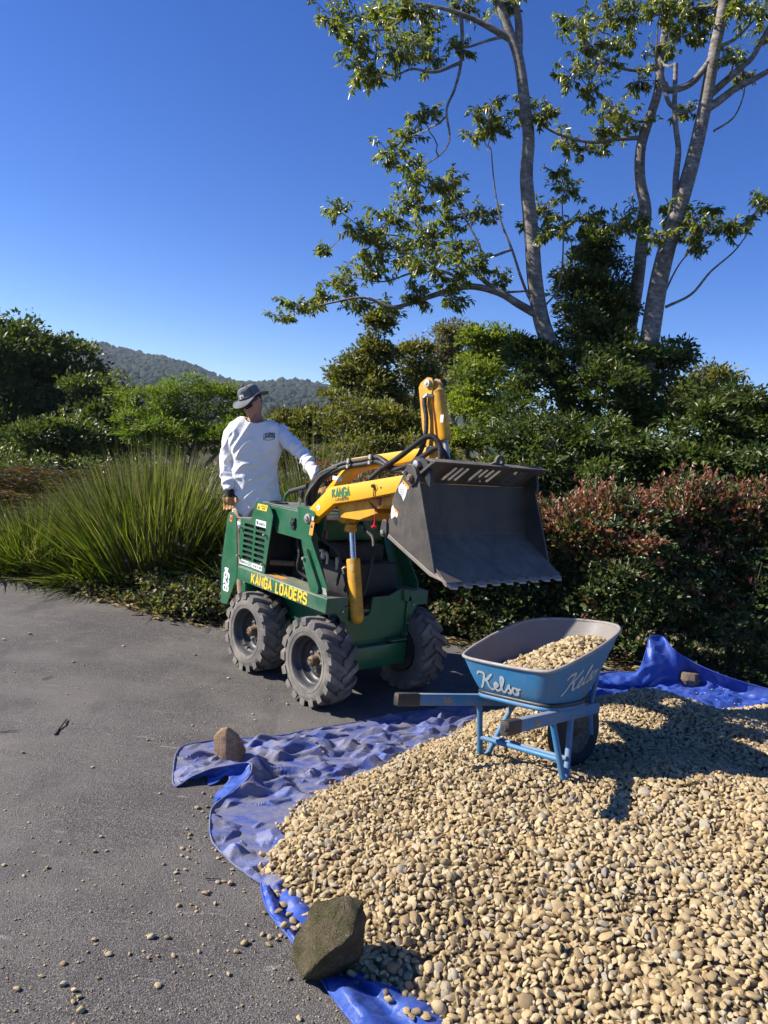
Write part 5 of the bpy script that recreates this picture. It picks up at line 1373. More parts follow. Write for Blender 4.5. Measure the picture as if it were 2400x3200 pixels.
def script2d(h, wid, slant=0.1):
    out = []
    for st in SCRIPT:
        P = bez([(p[0], p[1], 0) for p in st], 5)
        n = len(P); wl = [h * 0.17 * (0.55 + 0.45 * math.sin(math.pi * i / (n - 1)) ** 0.6) for i in range(n)]
        out.append(strip2d([((p.x + slant * p.y) / 2.42 * wid, p.y * h) for p in P], wl))
    return out
for s in (1, -1):
    d = Vector((XE, s * (YE - YG), 0)).normalized()
    nrm = Vector((-d.y, d.x, 0))
    def hb(x0, x1, w, h):
        mb = MB(); a, b = Vector((x0, s * hy(x0), 0)), Vector((x1, s * hy(x1), 0))
        V = [p + nrm * q * w / 2 + Vector((0, 0, r * h / 2)) for p in (a, b) for q, r in ((-1, -1), (1, -1), (1, 1), (-1, 1))]
        return mb.add(V, [(0, 1, 2, 3), (7, 6, 5, 4)] + [(i, (i + 1) % 4, 4 + (i + 1) % 4, 4 + i) for i in range(4)])
    h = hb(0.115, XE, .036, .054).build('handle', BLUE_W, BAR, 0.004, 2)
    g = hb(0.0, 0.125, .042, .060)
    g.build('grip', paint('perished_grip', (0.025, 0.022, 0.02), (0.14, 0.09, 0.06), 0.6, 0.6, scale=16, bump=0.5), h, 0.009, 2)
    mb = MB(); mb.lathe([(0, -.003), (.012, -.002), (.014, .004), (.010, .006), (0, .004)], (0, 0, 0), 'x', 10); o = mb.build('grip_end', BLACK, h); o.location = (0.0, s * YG, 0)
    # small maker's name on the side facing the operator's left
    mb = MB()
    for k, (V, F) in enumerate(script2d(.026, .055)):
        def fn(v, k=k):
            x = 0.25 + v[0]
            p = Vector((x, s * hy(x), v[1] - .014)) + nrm * (-1 if s * 0 + (-nrm.y) > 0 else 1) * 0
            side_ = -1 if nrm.y > 0 else 1
            return Vector((x, s * hy(x), v[1] - .012)) + nrm * side_ * (.0195 + (k % 3) * .0002)
        mb.add([fn(v) for v in V], F)
    mb.build('lettering', FADEG, h, smooth=0)
    # legs
    A0, B0, Ft = Vector((.485, s * hy(.485), -.025)), Vector((.70, s * hy(.70), -.025)), Vector((.565, s * .246, -.30))
    mb = MB(); mb.tube([A0, A0.lerp(Ft, .12), Ft + Vector((-.006, 0, .01))], [.015, .0145, .0145], 12); mb.build('leg', BLUE, BAR)
    mb = MB(); mb.tube([B0, B0.lerp(Ft, .12), Ft + Vector((.030, -s * .012, .01))], [.015, .0145, .0145], 12); mb.build('leg', BLUE_W, BAR)
    mb = MB(); mb.tube([Ft + Vector((-.02, 0, .012)), Ft + Vector((.05, -s * .015, .012))], .013, 10); mb.build('foot', BLUE_W, BAR)
def legp(x0, t, s):
    A0, Ft = Vector((x0, s * hy(x0), -.025)), Vector((.565, s * .246, -.30)); return A0.lerp(Ft, t)
mb = MB(); mb.tube([legp(.485, .60, 1), legp(.485, .60, -1)], .013, 12); mb.build('brace', BLUE, BAR)
mb = MB(); mb.tube([legp(.70, .62, 1), legp(.70, .62, -1)], .012, 12); mb.build('brace', BLUE_W, BAR)
# tray
rimh = [(.345, 0, .200), (.349, .13, .201), (.362, .225, .205), (.40, .268, .217), (.52, .292, .262), (.70, .30, .328), (.886, .277, .392), (1.02, .205, .418), (1.11, .105, .427), (1.145, 0, .428)]
both = [(.445, 0, .042), (.447, .10, .042), (.455, .165, .042), (.49, .200, .044), (.58, .205, .046), (.69, .19, .048), (.79, .16, .05), (.85, .105, .052), (.875, .05, .053), (.88, 0, .053)]
def loop(h):
    full = h + [(x, -y, z) for x, y, z in reversed(h[1:-1])]
    P = [Vector(p) for p in full]; n = len(P); out = []
    for i in range(n):
        a, b, c, d = P[i - 1], P[i], P[(i + 1) % n], P[(i + 2) % n]
        for k in range(5):
            t = k / 5
            out.append(0.5 * ((2 * b) + (-a + c) * t + (2 * a - 5 * b + 4 * c - d) * t * t + (-a + 3 * b - 3 * c + d) * t ** 3))
    return out
RL, BL = loop(rimh), loop(both)
NL = len(RL)
def tray_shell(off):
    V, F, M = [], [], 9
    cen = Vector((.66, 0, .04 + (.006 if off else 0)))
    for j in range(M):
        s = j / (M - 1)
        e = s ** 0.82
        for k in range(NL):
            p = BL[k].lerp(RL[k], e)
            p.z = BL[k].z + (RL[k].z - BL[k].z) * s ** 1.05
            if j == 0: p = p + Vector((0, 0, .004))
            if off:
                q = Vector((p.x - cen.x, p.y, 0)).normalized()
                p = p - q * off; p.z += off * 0.8 * (1 - s)
            # dents from hard use
            V.append(p + Vector((1, 1, 0)) * 0.003 * mnoise.noise(p * 9))
    for j in range(M - 1):
        F += [(j * NL + k, j * NL + (k + 1) % NL, (j + 1) * NL + (k + 1) % NL, (j + 1) * NL + k) for k in range(NL)]
    F.append(tuple(reversed(range(NL))))
    mb = MB(); mb.add(V, F)
    return mb
TR = tray_shell(0).build('tray', BLUE, BAR, smooth=50)
tray_shell(.005).build('tray_lining', TRAYIN, TR, smooth=50)
mb = MB(); P = [p + Vector((0, 0, .002)) for p in RL] ; mb.tube(P + [P[0]], .0085, 8, cap=False); mb.build('rolled_rim', RIMW, TR, smooth=60)
mb = MB(); P = [p * 1.0 + Vector((0, 0, -.012)) for p in BL]; P = [Vector((.66 + (p.x - .66) * 1.03, p.y * 1.05, p.z)) for p in P]; mb.tube(P + [P[0]], .012, 8, cap=False); mb.build('tray_frame', BLUE, BAR, smooth=60)
mb = MB(); P = [Vector((.66 + (p.x - .66) * 1.045, p.y * 1.07, p.z + .004)) for p in BL]; mb.tube(P + [P[0]], .0075, 6, cap=False, flat=1.3); mb.build('rubber_strip', BLACK, BAR, smooth=60)
for s in (1, -1):
    mb = MB(); mb.bx(.50, .86, s * .14 - .02, s * .14 + .02, .018, .038); mb.build('tray_bearer', paint('old_timber', (0.16, 0.12, 0.08), (0.07, 0.05, 0.03), 0.6, 0.85), BAR, 0.003)
bv = BVHTree.FromObject(TR, bpy.context.evaluated_depsgraph_get()) if False else BVHTree.FromPolygons([v.co for v in TR.data.vertices], [tuple(p.vertices) for p in TR.data.polygons])
def on_tray(o, d, lift):
    hit = bv.ray_cast(Vector(o), Vector(d))
    return None if hit[0] is None else hit[0] - Vector(d) * lift
for nm, fn in (('rear', lambda u, v, k: on_tray((.1, .165 - u, .075 + v - u * .02), (1, 0, 0), .0025 + k * .0003)), ('side', lambda u, v, k: on_tray((.50 + u * 1.1, -.6, .10 + v * 1.2 + u * .32), (0, 1, 0), .0025 + k * .0003))):
    mb = MB()
    for k, (V, F) in enumerate(script2d(.075, .25)):
        Q = [fn(v[0], v[1], k % 3) for v in V]
        if all(q is not None for q in Q): mb.add(Q, F)
    mb.build('lettering', FADEW, TR, smooth=0)
# wheel
WC = Vector((1.0, 0, -.125))
mb = MB(); mb.lathe([(.12, -.035), (.135, -.043), (.165, -.045), (.185, -.035), (.195, -.015), (.197, 0), (.195, .015), (.185, .035), (.165, .045), (.135, .043), (.12, .035), (.115, 0)], WC, 'y', 36, closed=True); wh = mb.build('wheel', paint('barrow_tyre', (0.05, 0.038, 0.03), (0.13, 0.10, 0.07), 0.6, 0.8), BAR)
mb = MB(); mb.lathe([(.12, -.03), (.10, -.02), (.04, -.012), (.02, -.03), (0, -.03)], WC, 'y', 24); mb.lathe([(.12, .03), (.10, .02), (.04, .012), (.02, .03), (0, .03)], WC, 'y', 24); mb.build('rim', RUST, wh)
mb = MB(); mb.tube([WC + Vector((0, -.11, 0)), WC + Vector((0, .11, 0))], .010, 10); mb.build('axle', ZINC, BAR)
for s in (1, -1):
    mb = MB(); mb.tube([(.95, s * .118, -.02), (1.0, s * .10, -.128)], .014, 8); mb.build('axle_bracket', BLUE_W, BAR)
    mb = MB(); mb.tube([(.98, s * .10, .02), (1.03, s * .10, .20), (1.06, s * .12, .33)], .013, 8); mb.build('tray_stay', BLUE_W, BAR)
BARM = BAR.matrix_basis.copy()
# ================================================================== worker
def remesh(mb, voxel, smooth=4, name='m'):
    me = bpy.data.meshes.new(name + '_src'); me.from_pydata(mb.V, [], mb.F)
    bm = bmesh.new(); bm.from_mesh(me); bmesh.ops.recalc_face_normals(bm, faces=bm.faces); bm.to_mesh(me); bm.free()
    o = bpy.data.objects.new(name + '_src', me); COL.objects.link(o)
    r = o.modifiers.new('r', 'REMESH'); r.mode = 'VOXEL'; r.voxel_size = voxel; r.use_smooth_shade = True
    if smooth:
        k = o.modifiers.new('s', 'SMOOTH'); k.factor = 0.5; k.iterations = smooth
    dg = bpy.context.evaluated_depsgraph_get(); dg.update()
    out = bpy.data.meshes.new_from_object(o.evaluated_get(dg))
    out.name = name
    bpy.data.objects.remove(o); bpy.data.meshes.remove(me)
    return out
def loft(mb, rings, n=28, cap=True):
    """rings: (centre, right vector * rx, depth vector * ry, exponent)"""
    V = []
    for c, a, b, e in rings:
        for k in range(n):
            t = 2 * math.pi * k / n; cs, sn = math.cos(t), math.sin(t)
            V.append(Vector(c) + Vector(a) * (abs(cs) ** (2 / e) * (1 if cs > 0 else -1)) + Vector(b) * (abs(sn) ** (2 / e) * (1 if sn > 0 else -1)))
    m = len(rings)
    F = [(i * n + k, i * n + (k + 1) % n, (i + 1) * n + (k + 1) % n, (i + 1) * n + k) for i in range(m - 1) for k in range(n)]
    if cap: F += [tuple(reversed(range(n))), tuple(range((m - 1) * n, m * n))]
    return mb.add(V, F)
def capsule(mb, P, r, n=14):
    """tube with rounded ends"""
    P = [Vector(p) for p in P]; r = list(r)
    d0, d1 = (P[0] - P[1]).normalized(), (P[-1] - P[-2]).normalized()
    PP = [P[0] + d0 * r[0] * .97, P[0] + d0 * r[0] * .7] + P + [P[-1] + d1 * r[-1] * .7, P[-1] + d1 * r[-1] * .97]
    RR = [r[0] * .25, r[0] * .72] + r + [r[-1] * .72, r[-1] * .25]
    return mb.tube(PP, RR, n)
SKIN = NT('skin'); SKIN.set(col=SKIN.ramp(SKIN.noise(14, 5), [(0.3, (0.36, 0.16, 0.10)), (0.7, (0.50, 0.26, 0.17))]), rough=0.5, spec=0.4); SKIN.bump(SKIN.noise(140, 3), 0.12, 0.002); SKIN = SKIN.m
def m_shirt():
    t = NT('white_cotton')
    c = t.ramp(t.noise(3.5, 5), [(0.3, (0.76, 0.74, 0.72)), (0.6, (0.84, 0.82, 0.79)), (0.8, (0.78, 0.75, 0.71))])
    t.set(col=c, rough=0.9, spec=0.15, sheen=0.15)
    h = t.math('ADD', t.math('MULTIPLY', t.noise(9, 5, 0.6, t.mapping((1, 1, 0.7)), 1.4), 1.0), t.math('MULTIPLY', t.noise(420, 2), 0.05))
    t.bump(h, 0.55, 0.02)
    return t.m
SHIRT = m_shirt()
KHAKI = paint('khaki_cotton', (0.36, 0.28, 0.19), (0.25, 0.18, 0.12), 0.4, 0.9, bump=0.3)
GBLK = paint('glove_knit', (0.015, 0.015, 0.017), (0.06, 0.055, 0.05), 0.4, 0.8, scale=30, bump=0.4)
GTAN = paint('glove_leather', (0.48, 0.26, 0.07), (0.2, 0.12, 0.06), 0.55, 0.7, scale=30, bump=0.3)
HATM = paint('washed_grey_cotton', (0.14, 0.148, 0.15), (0.2, 0.205, 0.2), 0.6, 0.9, scale=14, bump=0.35, spec=0.15)
HATE = paint('hat_binding', (0.24, 0.245, 0.235), (0.1, 0.1, 0.1), 0.4, 0.9, spec=0.15)
HAIR = paint('dark_hair', (0.012, 0.009, 0.007), (0.03, 0.02, 0.015), 0.4, 0.5, scale=60)
LENS = paint('sunglass_lens', (0.004, 0.004, 0.005), (0.01, 0.01, 0.01), 0.1, 0.08, bump=0)
YM = 6.03
A = lambda px, py, dy=0.0: at(px, py, YM + dy)
RX = Vector((1, 0.10, 0.0)).normalized()                       # towards his left hand
FD = Vector((-0.10, 1, 0.0)).normalized()                      # away from the camera
base = Vector((-0.947, 6.072, 0.2))
MAN = empty('person', base)
tag(MAN, 'worker in white long sleeved shirt, grey bucket hat and sunglasses standing behind the loader', 'person')
S = YM / FPX
# ---- joints
sR, eR, wR = A(729, 1350, -.02), A(708, 1452, 0.0), A(717, 1536, -.10)
sL, eL, wL = A(870, 1346, .02), A(946, 1420, -.12), A(996, 1496, -.38)
HC = A(786, 1257, -.05)                                           # skull centre
neck0 = A(800, 1318, .0)
Hm = Matrix.Rotation(R(38), 3, 'Z')                            # filled below
fwd = Vector((-0.42, -0.80, -0.44)).normalized()               # where he looks: down to his right
lft = Vector((0.86, -0.42, 0.36)); lft = (lft - fwd * lft.dot(fwd)).normalized()
upv = lft.cross(fwd) * -1
if upv.z < 0: upv = -upv
HM = Matrix((lft, fwd, upv)).transposed()
hp = lambda x, y, z: HC + HM @ Vector((x, y, z))
def torso(grow):
    g = grow
    return [(A(803, 1640), RX * (80 * S + g), FD * (.120 + g), 2.4), (A(803, 1605), RX * (74 * S + g), FD * (.125 + g), 2.4), (A(800, 1560), RX * (66 * S + g), FD * (.122 + g), 2.4), (A(797, 1500), RX * (66 * S + g), FD * (.115 + g), 2.4),
            (A(796, 1440), RX * (65 * S + g), FD * (.122 + g), 2.4), (A(796, 1390), RX * (78 * S + g), FD * (.130 + g), 2.5), (A(797, 1352), RX * (82 * S + g), FD * (.125 + g), 2.5), (A(798, 1330), RX * (76 * S + g), FD * (.108 + g), 2.3),
            (A(800, 1314), RX * (54 * S + g), FD * (.085 + g), 2.2)]
def hand(mb, w, d, side, palm_n, k, curl, thumb_side):
    """palm and five bent fingers; d pointing direction, side across the knuckles, palm_n palm facing"""
    d, side, palm_n = d.normalized(), side.normalized(), palm_n.normalized()
    pc = w + d * .05
    capsule(mb, [w - d * .01, w + d * .03, w + d * .07], [.027 * k, .030 * k, .030 * k], 10)
    V = []
    for t, hw, th in ((0.01, .028, .016), (.05, .040, .015), (.095, .042, .012)):
        for a, b in ((-1, -1), (1, -1), (1, 1), (-1, 1)): V.append(w + d * t + side * a * hw * k + palm_n * b * th * k)
    mb.add(V, [(0, 1, 2, 3), (11, 10, 9, 8)] + [(i + j, i + (j + 1) % 4, i + 4 + (j + 1) % 4, i + 4 + j) for i in (0, 4) for j in range(4)])
    for i, (off, ln) in enumerate(((-.032, .068), (-.011, .078), (.011, .074), (.031, .058))):
        p = w + d * .092 + side * off * k; dd = d.copy(); P = [p - d * .015, p]
        for j, f in enumerate((.45, .32, .23)):
            ang = curl * (0.55 + 0.35 * j) * (1 + .12 * i)
            dd = (dd * math.cos(ang * .6) + palm_n * math.sin(ang * .6)).normalized()
            p = p + dd * ln * f; P.append(p)
        capsule(mb, P, [.0105 * k, .0105 * k, .0095 * k, .009 * k, .008 * k], 8)
    p = w + d * .028 + side * thumb_side * .030 * k; t1 = (d * .6 + side * thumb_side * .55 + palm_n * .55).normalized(); t2 = (d * .85 + palm_n * .5 + side * thumb_side * .1).normalized()
    capsule(mb, [p, p + t1 * .035, p + t1 * .035 + t2 * .030, p + t1 * .035 + t2 * .052], [.014 * k, .0125 * k, .0105 * k, .009 * k], 8)
def arms(mb, k, g):
    for s_, e_, w_, rs in ((sR, eR, wR, (.056, .050, .044, .041, .031)), (sL, eL, wL, (.056, .050, .044, .041, .031))):
        m1, m2 = s_.lerp(e_, .5), e_.lerp(w_, .5)
        capsule(mb, [s_, m1, e_, m2, w_], [r * k + g for r in rs], 16)
dR, dL = Vector((0.12, -0.25, -1)).normalized(), (wL - eL).normalized()
# ---- body, one continuous surface
mb = MB()
loft(mb, torso(-.02)); arms(mb, 1.0, -.004)
capsule(mb, [A(800, 1325, .01), A(797, 1300, 0), HC + Vector((.012, .02, -.05))], [.066, .056, .058], 18)
V_, F_ = lumpy(3, 1, 0.0)
def headp(p):
    x, y, z = p
    # skull narrows to the jaw, flat face, chin forward
    w_ = .076 * (1 - .22 * max(0, -z) ** 1.2) * (1 - .06 * max(0, z)); dpt = .098 if y < 0 else .094
    q = Vector((x * w_, y * dpt, z * .118))
    if y > 0 and z < -.3: q.y += .012 * (-z - .3)
    return hp(*q)
mb.add([headp(p) for p in V_], [tuple(f) for f in F_])
capsule(mb, [hp(0, .086, .012), hp(0, .098, -.01), hp(0, .108, -.032)], [.009, .011, .014], 10)            # nose
capsule(mb, [hp(-.02, .090, -.062), hp(0, .096, -.060), hp(.02, .090, -.062)], [.006, .008, .006], 8)     # lips
capsule(mb, [hp(-.018, .086, -.075), hp(0, .092, -.076), hp(.018, .086, -.075)], [.006, .008, .006], 8)
capsule(mb, [hp(0, .084, -.100), hp(0, .078, -.108)], [.020, .018], 10)                                      # chin
capsule(mb, [hp(-.05, .076, .022), hp(0, .09, .026), hp(.05, .076, .022)], [.010, .011, .010], 8)          # brow
for s in (-1, 1):
    capsule(mb, [hp(s * .078, -.008, .018), hp(s * .086, -.016, .0), hp(s * .080, -.008, -.022)], [.010, .012, .008], 8)   # ears
hand(mb, wR, dR, Vector((1, .15, .1)), Vector((.1, -1, .2)), .88, .75, 1)
hand(mb, wL, dL, Vector((.4, .5, .6)), Vector((.3, -.3, -1)), .88, 1.1, -1)
pel = A(801, 1625)
for s, f in ((-1, base + Vector((-.12, .02, .04))), (1, base + Vector((.13, -.01, .04)))):
    hp_ = pel + RX * s * .095; kn = hp_.lerp(f, .5) + Vector((0, -.03, 0))
    capsule(mb, [hp_, hp_.lerp(kn, .5), kn, kn.lerp(f, .45), f], [.085, .07, .055, .05, .038], 14)
    capsule(mb, [f + Vector((0, .04, -.01)), f + Vector((0, -.16, -.015))], [.035, .032], 10)
me = remesh(mb, .0115, 1, 'body'); me.transform(Matrix.Translation(-base))
link('body', me, SKIN, MAN)
# ---- shirt
mb = MB()
loft(mb, torso(.006))
for s_, e_, w_ in ((sR, eR, wR), (sL, eL, wL)):
    m0, m1, m2 = s_.lerp(e_, .28), s_.lerp(e_, .62), e_.lerp(w_, .5)
    mb.tube([s_ + (s_ - e_) * .10, s_ + (s_ - e_) * .05, s_, m0, m1, e_, m2, e_.lerp(w_, .93)], [.02, .044, .060, .062, .057, .053, .048, .040], 20)
me = remesh(mb, .009, 5, 'shirt')
co = np.empty(len(me.vertices) * 3); no = np.empty(len(me.vertices) * 3)
me.vertices.foreach_get('co', co); me.vertices.foreach_get('normal', no); co = co.reshape(-1, 3); no = no.reshape(-1, 3)
wr = np.zeros(len(co))
nkc = A(799, 1316); 
for i, p in enumerate(co):
    q = Vector(p)
    low = max(0, min(1, (1.25 - p[2] + .1) / .5))
    f = mnoise.noise(Vector((q.x * 7 + q.z * 4, q.y * 5, q.z * 3.5))) * .015
    f += (1 - abs(mnoise.noise(Vector((q.x * 11 - q.z * 6, q.y * 9, q.z * 6 + 3))))) ** 5 * .017
    # sleeves bunch in rings, the hem creases across
    dR_, dL_ = abs((q - sR).cross((wR - sR).normalized()).length), abs((q - sL).cross((wL - sL).normalized()).length)
    if dR_ < .085 and q.x < A(735, 1450).x: f += math.sin((q - sR).dot((wR - sR).normalized()) * 95 + 5 * mnoise.noise(q * 9)) * .0042 * (0.4 + mnoise.noise(q * 6))
    elif dL_ < .085 and q.x > A(868, 1400).x: f += math.sin((q - sL).dot((wL - sL).normalized()) * 95 + 5 * mnoise.noise(q * 9)) * .004 * (0.4 + mnoise.noise(q * 6))
    else: f += low * .010 * math.sin(q.z * 62 + q.x * 14 + 6 * mnoise.noise(q * 5))
    wr[i] = f
co = co + no * wr[:, None]
me.vertices.foreach_set('co', co.ravel())
bm = bmesh.new(); bm.from_mesh(me)
neck_c = A(800, 1306, -.03)
kill = []
for v in bm.verts:                                              # open the neck and the hem
    d = v.co - neck_c
    if (d.x / .085) ** 2 + (d.y / .12) ** 2 + ((d.z) / .055) ** 2 < 1 : kill.append(v)
bmesh.ops.delete(bm, geom=kill, context='VERTS'); bm.to_mesh(me); bm.free()
me.transform(Matrix.Translation(-base)); me.update()
SH = link('shirt', me, SHIRT, MAN)
# printed badge on the chest
sb = BVHTree.FromPolygons([v.co + base for v in me.vertices], [tuple(p.vertices) for p in me.polygons])
def on_shirt(px, py, lift):
    o = at(px, py, YM - .6); d = (at(px, py, YM + .3) - o).normalized()
    h = sb.ray_cast(o, d); return (h[0] - d * lift - base) if h[0] else None
mb = MB(); k = 0
st, wd = text2d('JAXONS', 1.0, .22, .22)
sets = [([(827 + 30 * v[0] / wd, 1369 - 13 * v[1] - 2.2 * v[0] / wd) for v in V], F) for V, F in st]
fr = strip2d([(824, 1374), (841, 1376), (858, 1371), (859, 1355), (841, 1352), (825, 1357), (824, 1374)], 1.6); sets.append(([(v.x, v.y) for v in fr[0]], fr[1]))
for V, F in sets:
    k += 1; Q = [on_shirt(x, y, .0035 + (k % 3) * .0003) for x, y in V]
    if all(q is not None for q in Q): mb.add(Q, F)
mb.build('badge_print', INKK, SH, smooth=0)
# ---- gloves
for w_, d_, sd_, pn, cu, ts, eb in ((wR, dR, Vector((1, .15, .1)), Vector((.1, -1, .2)), .75, 1, eR), (wL, dL, Vector((.4, .5, .6)), Vector((.3, -.3, -1)), 1.1, -1, eL)):
    mb = MB(); hand(mb, w_, d_, sd_, pn, 1.12, cu, ts)
    me = remesh(mb, .0055, 2, 'glove'); me.materials.append(GBLK); me.materials.append(GTAN)
    for p in me.polygons:
        c = p.center; t = (c - w_).dot(d_.normalized())
        if t > .05 and (p.normal.dot(pn.normalized()) > -.1 or t > .115): p.material_index = 1
    me.transform(Matrix.Translation(-base)); gl = link('glove', me, None, MAN)
    mb = MB(); ax = (w_ - eb).normalized(); mb.tube([w_ - ax * .035 - base, w_ - ax * .01 - base, w_ + d_.normalized() * .03 - base], [.040, .037, .034], 16, cap=False); mb.build('glove_cuff', GBLK, gl)
# ---- trousers and boots
mb = MB(); loft(mb, [(A(803, 1655), RX * .19, FD * .13, 2.3), (A(803, 1610), RX * .2, FD * .14, 2.3), (A(802, 1580), RX * .19, FD * .13, 2.3)])
for s, f in ((-1, base + Vector((-.12, .02, .04))), (1, base + Vector((.13, -.01, .04)))):
    hp_ = pel + RX * s * .095; kn = hp_.lerp(f, .5) + Vector((0, -.03, 0))
    capsule(mb, [hp_, hp_.lerp(kn, .5), kn, kn.lerp(f, .5), f + Vector((0, 0, .06))], [.105, .09, .075, .07, .065], 14)
me = remesh(mb, .014, 3, 'trousers'); me.transform(Matrix.Translation(-base)); link('trousers', me, KHAKI, MAN)
for s, f in ((-1, base + Vector((-.12, .02, .04))), (1, base + Vector((.13, -.01, .04)))):
    mb = MB(); capsule(mb, [f + Vector((0, .05, .005)), f + Vector((0, -.05, .01)), f + Vector((0, -.18, 0))], [.047, .05, .043], 12); capsule(mb, [f, f + Vector((0, 0, .1))], [.05, .055], 12)
    for i, v in enumerate(mb.V): mb.V[i] = (v[0], v[1], max(v[2], base.z))
    me = remesh(mb, .01, 2, 'boot'); me.transform(Matrix.Translation(-base)); link('boot', me, paint('boot_leather', (0.12, 0.08, 0.05), (0.2, 0.16, 0.1), 0.5, 0.7), MAN)
# ---- hair, hat, sunglasses
mb = MB(); mb.add([hp(p[0] * .079, p[1] * .1 - .006, p[2] * .10 + .018) for p in V_ if True], [tuple(f) for f in F_])
me = remesh(mb, .008, 1, 'hair'); bm = bmesh.new(); bm.from_mesh(me)
HMi = HM.inverted()
kill = [v for v in bm.verts if (lambda q: (q.y > .045 and q.z < .07) or q.z < -.055 or (abs(q.x) > .06 and q.y > .0 and q.z < .02))(HMi @ (v.co - HC))]
bmesh.ops.delete(bm, geom=kill, context='VERTS'); bm.to_mesh(me); bm.free(); me.transform(Matrix.Translation(-base)); link('hair', me, HAIR, MAN)
hatM = HM @ Matrix.Rotation(R(2), 3, 'X')
def htp(x, y, z): return HC + HM @ Vector((0, -.014, .050)) + hatM @ Vector((x, y, z)) - base
def hat_ring(r, z, wav=0.0, n=48, sx=.92, sy=1.12):
    out = []
    for k in range(n):
        a = 2 * math.pi * k / n
        lift = wav * (0.9 * math.cos(a) ** 2 - 0.1 * math.sin(a) ** 2) + wav * .12 * math.sin(3 * a + 1) + wav * .08 * math.sin(5 * a)
        out.append(htp(r * sx * math.cos(a), r * sy * math.sin(a), z + lift))
    return out
def rings2(mb, rs):
    n = len(rs[0]); V = [p for r_ in rs for p in r_]
    mb.add(V, [(i * n + k, i * n + (k + 1) % n, (i + 1) * n + (k + 1) % n, (i + 1) * n + k) for i in range(len(rs) - 1) for k in range(n)])
    return mb
HT = empty('bucket_hat', (0, 0, 0)); HT.parent = MAN
mb = MB(); rings2(mb, [hat_ring(.0005, .084), hat_ring(.035, .084), hat_ring(.062, .079), hat_ring(.075, .068), hat_ring(.082, .048), hat_ring(.087, .02), hat_ring(.0905, -.005)])
for i, v in enumerate(mb.V): q = Vector(v); mb.V[i] = tuple(q + Vector((1, 1, 1)) * .0035 * mnoise.noise(q * 28))
mb.build('crown', HATM, HT, smooth=70)
brim = [hat_ring(.0905, -.005), hat_ring(.10, -.012, .004), hat_ring(.118, -.020, .016), hat_ring(.136, -.032, .030), hat_ring(.148, -.042, .046)]
mb = MB(); rings2(mb, brim + [[p - Vector((0, 0, .003)) for p in r_] for r_ in reversed(brim)]); mb.build('brim', HATM, HT, smooth=70)
mb = MB(); P = brim[-1]; mb.tube(P + [P[0]], .0032, 6, cap=False); mb.build('brim_binding', HATE, HT)
mb = MB(); P = hat_ring(.092, .004); mb.tube(P + [P[0]], .004, 6, cap=False, flat=1.2); mb.build('hat_seam', HATM, HT)
def hq(a0, a1, z0, z1, r, mat, nm):
    mb = MB(); V = []
    for a in np.linspace(a0, a1, 5):
        for z, rr in ((z0, r + .0045), (z1, r - .002)): V.append(htp(rr * .92 * math.cos(a), rr * 1.12 * math.sin(a), z))
    mb.add(V, [(2 * i, 2 * i + 2, 2 * i + 3, 2 * i + 1) for i in range(4)]); return mb.build(nm, mat, HT)
lb = hq(R(70), R(97), .008, .038, .090, WHITE, 'hat_label'); hq(R(76), R(91), .016, .028, .0915, INKK, 'hat_label_print')
mb = MB(); mb.tube(bez([htp(-.01, .02, .090), htp(.03, .03, .087), htp(.062, .045, .075), htp(.078, .052, .05), htp(.082, .05, .012)], 5), .0028, 6); mb.build('hat_cord', BLACK, HT)
mb = MB(); mb.tube([htp(-.028, .02, .092), htp(.0, .022, .093)], .008, 8); mb.build('cord_toggle', BLACK, HT)
SG = empty('sunglasses', (0, 0, 0)); SG.parent = MAN
for s in (-1, 1):
    mb = MB(); V = []
    for i, a in enumerate(np.linspace(0, 1, 7)):
        x = s * (.008 + a * .062); y = .104 - .028 * a ** 1.8
        hgt = .023 * math.sin(math.pi * min(1, .22 + a * .72)) ** .5
        for z in (hgt + .006, .006, -hgt + .004): V.append(hp(x, y + (.003 if z == .006 else 0), z - .006 - .004 * a) - base)
    mb.add(V, [(3 * i + j, 3 * i + j + 1, 3 * i + 4 + j, 3 * i + 3 + j) for i in range(6) for j in range(2)]); mb.build('lens', LENS, SG)
    mb = MB(); mb.tube([hp(s * .070, .077, .010) - base, hp(s * .080, .03, .012) - base, hp(s * .082, -.012, .012) - base], [.0055, .0045, .003], 6); mb.build('temple', BLACK, SG)
mb = MB(); mb.tube([hp(-.070, .079, .022) - base, hp(-.04, .099, .025) - base, hp(0, .105, .018) - base, hp(.04, .099, .025) - base, hp(.070, .079, .022) - base], .0035, 6); mb.build('brow_bar', BLACK, SG)
